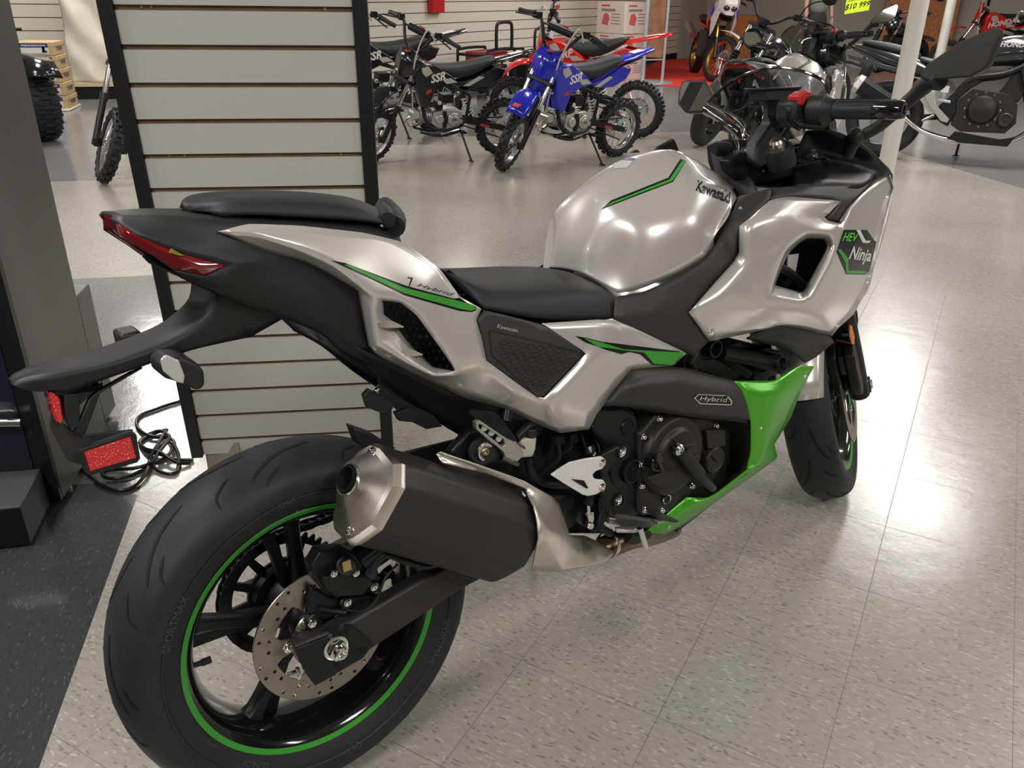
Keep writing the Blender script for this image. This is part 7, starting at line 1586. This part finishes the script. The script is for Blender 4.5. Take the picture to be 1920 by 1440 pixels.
# orange wooden board
OSB = mat('orange_particle_board', (.58,.22,.07), .6, var=.25, vscale=25)
p0 = gr(1640, 124); b = MB(); b.box((.62,0,1.1), (1.25,.05,2.2)); o = b.build('wooden_board', OSB); o.location = V3(p0.x, p0.y, 0); o.rotation_euler.z = radians(-18); tag(o, 'orange particle-board panel standing behind the motorcycles at the back', 'wooden board')
p0 = gr(1385, 112); b = MB(); b.box((.0,0,.42), (.55,.3,.84)); o = b.build('wooden_crate', OSB, bevel=.01); o.location = V3(p0.x+.1, p0.y+.3, 0); o.rotation_euler.z = radians(-25); tag(o, 'orange wooden crate just behind the gold front wheel', 'crate')
# price tag, hung from the cruiser handlebar
NEON = mat('neon_yellow_card', (.70,.90,.02), .5)
pp0 = onplane(1613, 6, (3.6,7.9,0), (-.15,-1,0)); 
def tagcard(u0, v0, u1, v1, y0):
    n = Vector((-.1,-1,.1)).normalized(); p0 = Vector((0,y0,0)); A = [onplane(u, v, p0, n) for u, v in ((u0,v1),(u1-8,v1-8),(u1,v0),(u0+8,v0))]
    return A, n
A, n_ = tagcard(1583, -26, 1637, 27, 8.0); b = MB().use(NEON); b.prism(A, n_*-.003)
xx = (A[1]-A[0]).normalized(); zz = (A[3]-A[0]).normalized(); yy = n_
MT = Matrix((( xx.x, zz.x, n_.x, 0),(xx.y, zz.y, n_.y, 0),(xx.z, zz.z, n_.z, 0),(0,0,0,1)))
ct = (A[0]+A[1])/2
b.use(GBLK); text_on(b, 'Rebellion', Matrix.Translation(ct+zz*.128+n_*.002) @ MT, .042); text_on(b, '$10 999', Matrix.Translation(ct+zz*.052+n_*.002) @ MT, .062, .0005, .2); b.bar(ct-xx*.09+zz*.102+n_*.003, ct+xx*.10+zz*.105+n_*.003, .003, .001, up=n_)
o = b.build('price_tag', recalc=False); tag(o, 'neon yellow handwritten price card hanging among the motorcycles at the top', 'price tag')
# ---------------------------------------------------------------- person behind the motorcycles
def person(loc, rz):
    e = empty('person', loc, rz, 'person in a grey-green T-shirt and dark trousers standing behind the motorcycles, arm hanging down', 'person')
    SKIN = mat('skin', (.55,.33,.25), .5, bump=.1, bscale=200); SH = mat('shirt_greygreen', (.20,.23,.19), .85, bump=.4, bscale=60); TR = mat('trousers_dark', (.035,.033,.030), .85, bump=.3, bscale=60); HR = mat('hair_grey', (.12,.10,.08), .8)
    def skinned(name, vs, es, rs, m, sub=2, par=e):
        me = bpy.data.meshes.new(name); me.from_pydata(vs, es, []); me.materials.append(m); o = bpy.data.objects.new(name, me); C.objects.link(o); o.parent = par
        s_ = o.modifiers.new('k', 'SKIN'); q = o.modifiers.new('s', 'SUBSURF'); q.levels = q.render_levels = sub
        for i, r in enumerate(rs): me.skin_vertices[0].data[i].radius = (r, r) if not isinstance(r, tuple) else r
        me.skin_vertices[0].data[0].use_root = True; s_.use_smooth_shade = True; return o
    vs = [(0,0,.96),(0,0,1.15),(0,0,1.33),(0,0,1.44),(0,.01,1.52),(0,.015,1.60),(0,.02,1.69),
          (.17,0,1.41),(.24,-.01,1.14),(.25,.05,.90),(-.17,0,1.41),(-.24,-.01,1.14),(-.25,.05,.90),
          (.085,0,.80),(.10,.01,.50),(.10,-.02,.09),(-.085,0,.80),(-.10,.01,.50),(-.10,-.02,.09),(.11,.12,.04),(-.11,.12,.04)]
    es = [(0,1),(1,2),(2,3),(3,4),(4,5),(5,6),(3,7),(7,8),(8,9),(3,10),(10,11),(11,12),(0,13),(13,14),(14,15),(15,19),(0,16),(16,17),(17,18),(18,20)]
    rs = [(.11,.08),(.12,.09),(.16,.115),(.10,.08),.055,(.075,.09),(.07,.085),.055,.042,.028,.055,.042,.028,.05,.04,.035,.05,.04,.035,.035,.035]
    skinned('body', vs, es, rs, SKIN)
    vs = [(0,0,.93),(0,0,1.15),(0,0,1.33),(0,0,1.43),(.18,0,1.41),(.225,-.005,1.22),(-.18,0,1.41),(-.225,-.005,1.22)]
    skinned('t_shirt', vs, [(0,1),(1,2),(2,3),(3,4),(4,5),(3,6),(6,7)], [(.195,.15),(.185,.14),(.19,.14),(.12,.10),.078,.068,.078,.068], SH)
    vs = [(0,0,1.04),(0,0,.93),(.095,0,.80),(.105,.01,.50),(.105,-.01,.10),(-.095,0,.80),(-.105,.01,.50),(-.105,-.01,.10)]
    skinned('trousers', vs, [(0,1),(1,2),(2,3),(3,4),(1,5),(5,6),(6,7)], [(.15,.11),(.165,.12),.098,.078,.065,.098,.078,.065], TR)
    b = MB().use(HR); b.ball((0,-.008,1.715), .098, (.86,.98,.85), n=18, m=12); b.build('hair', parent=e)
    for sx in (-1,1):
        b = MB().use(SBLK); b.loft([[V3(sx*.105-.045,y,.0), V3(sx*.105+.045,y,.0), V3(sx*.105+.035,y,h_), V3(sx*.105-.035,y,h_)] for y, h_ in ((-.09,.09),(.0,.10),(.10,.07),(.19,.045))]); b.build('shoe', parent=e, bevel=.01)
        w_ = V3(sx*.25,.05,.90)
        vs = [tuple(w_), tuple(w_+V3(0,.01,-.06)), tuple(w_+V3(0,.02,-.10))]; es = [(0,1),(1,2)]; rs = [.026,(.036,.018),(.036,.016)]
        for k in range(4):
            bx_ = w_+V3(0,.045-.022*k,-.10); i = len(vs); L_ = (.045,.052,.048,.038)[k]
            vs += [tuple(bx_), tuple(bx_+V3(-sx*.004,.002,-L_*.6)), tuple(bx_+V3(-sx*.014,.002,-L_*1.5))]; es += [(2,i),(i,i+1),(i+1,i+2)]; rs += [.009,.0085,.007]
        i = len(vs); vs += [tuple(w_+V3(-sx*.01,.045,-.04)), tuple(w_+V3(-sx*.022,.06,-.085))]; es += [(0,i),(i,i+1)]; rs += [.011,.009]
        skinned('hand', vs, es, rs, SKIN, 1)
    b = MB().use(SKIN); b.ball((0,.115,1.615), .016, (1,1.1,1.3)); b.build('nose', parent=e)
    b = MB().use(GBLK); b.ball((-.032,.098,1.645), .009); b.ball((.032,.098,1.645), .009); b.build('eyes', parent=e)
    b = MB().use(mat('lips', (.35,.14,.12), .5)); b.ball((0,.100,1.57), .022, (1,.4,.3)); b.build('mouth', parent=e)
    b = MB().use(SKIN); b.ball((-.085,.01,1.63), .028, (.4,.7,1)); b.ball((.085,.01,1.63), .028, (.4,.7,1)); b.build('ears', parent=e)
pz = onplane(1532, 30, (0,0,.93), (0,0,1)); person(V3(pz.x, pz.y, 0), radians(200))

# every loose screw, foot and lens is a piece of its own
def islands(o):
    bm = bmesh.new(); bm.from_mesh(o.data); bm.verts.ensure_lookup_table(); seen = set(); groups = []
    for v in bm.verts:
        if v.index in seen: continue
        st = [v]; g = []; seen.add(v.index)
        while st:
            w_ = st.pop(); g.append(w_.index)
            for e_ in w_.link_edges:
                x_ = e_.other_vert(w_)
                if x_.index not in seen: seen.add(x_.index); st.append(x_)
        groups.append(set(g))
    if len(groups) < 2: bm.free(); return
    src = o.data; base_ = o.name.split('.')[0]
    for k, g in enumerate(groups):
        b2 = bmesh.new(); b2.from_mesh(src); b2.verts.ensure_lookup_table()
        bmesh.ops.delete(b2, geom=[v for v in b2.verts if v.index not in g], context='VERTS'); me = src.copy(); b2.to_mesh(me); b2.free()
        if k == 0: first = me
        else:
            n = o.copy(); n.data = me; C.objects.link(n); n.parent = o.parent; n.name = base_
    o.data = first; bm.free()
for o in list(C.objects):
    if o.type == 'MESH' and o.name.split('.')[0] in ('cap_rivets','foot','panel_screws','levelling_foot','pivot_ring','footrest_rivets','caliper_fittings','adjuster_recess_shade','lamp','lamp_lens','wheels','subframe_cutout_shade','duct_fin','side_graphic','rear_master_cylinder'):
        nm = {'cap_rivets':'cap_rivet','panel_screws':'panel_screw','footrest_rivets':'footrest_rivet','caliper_fittings':'caliper_fitting','wheels':'wheel'}.get(o.name.split('.')[0])
        if nm: o.name = nm
        islands(o)
# ================================================================ light and exposure
w = bpy.data.worlds.new('world'); SC.world = w; w.use_nodes = True
w.node_tree.nodes['Background'].inputs[0].default_value = (.9,.9,.86,1); w.node_tree.nodes['Background'].inputs[1].default_value = .3
SC.view_settings.view_transform = 'Standard'; SC.view_settings.look = 'None'; SC.view_settings.gamma = 1; SC.view_settings.use_curve_mapping = False
SC.view_settings.exposure = 1.0
SC.cycles.max_bounces = 8; SC.cycles.diffuse_bounces = 4; SC.cycles.glossy_bounces = 4; SC.cycles.transparent_max_bounces = 12
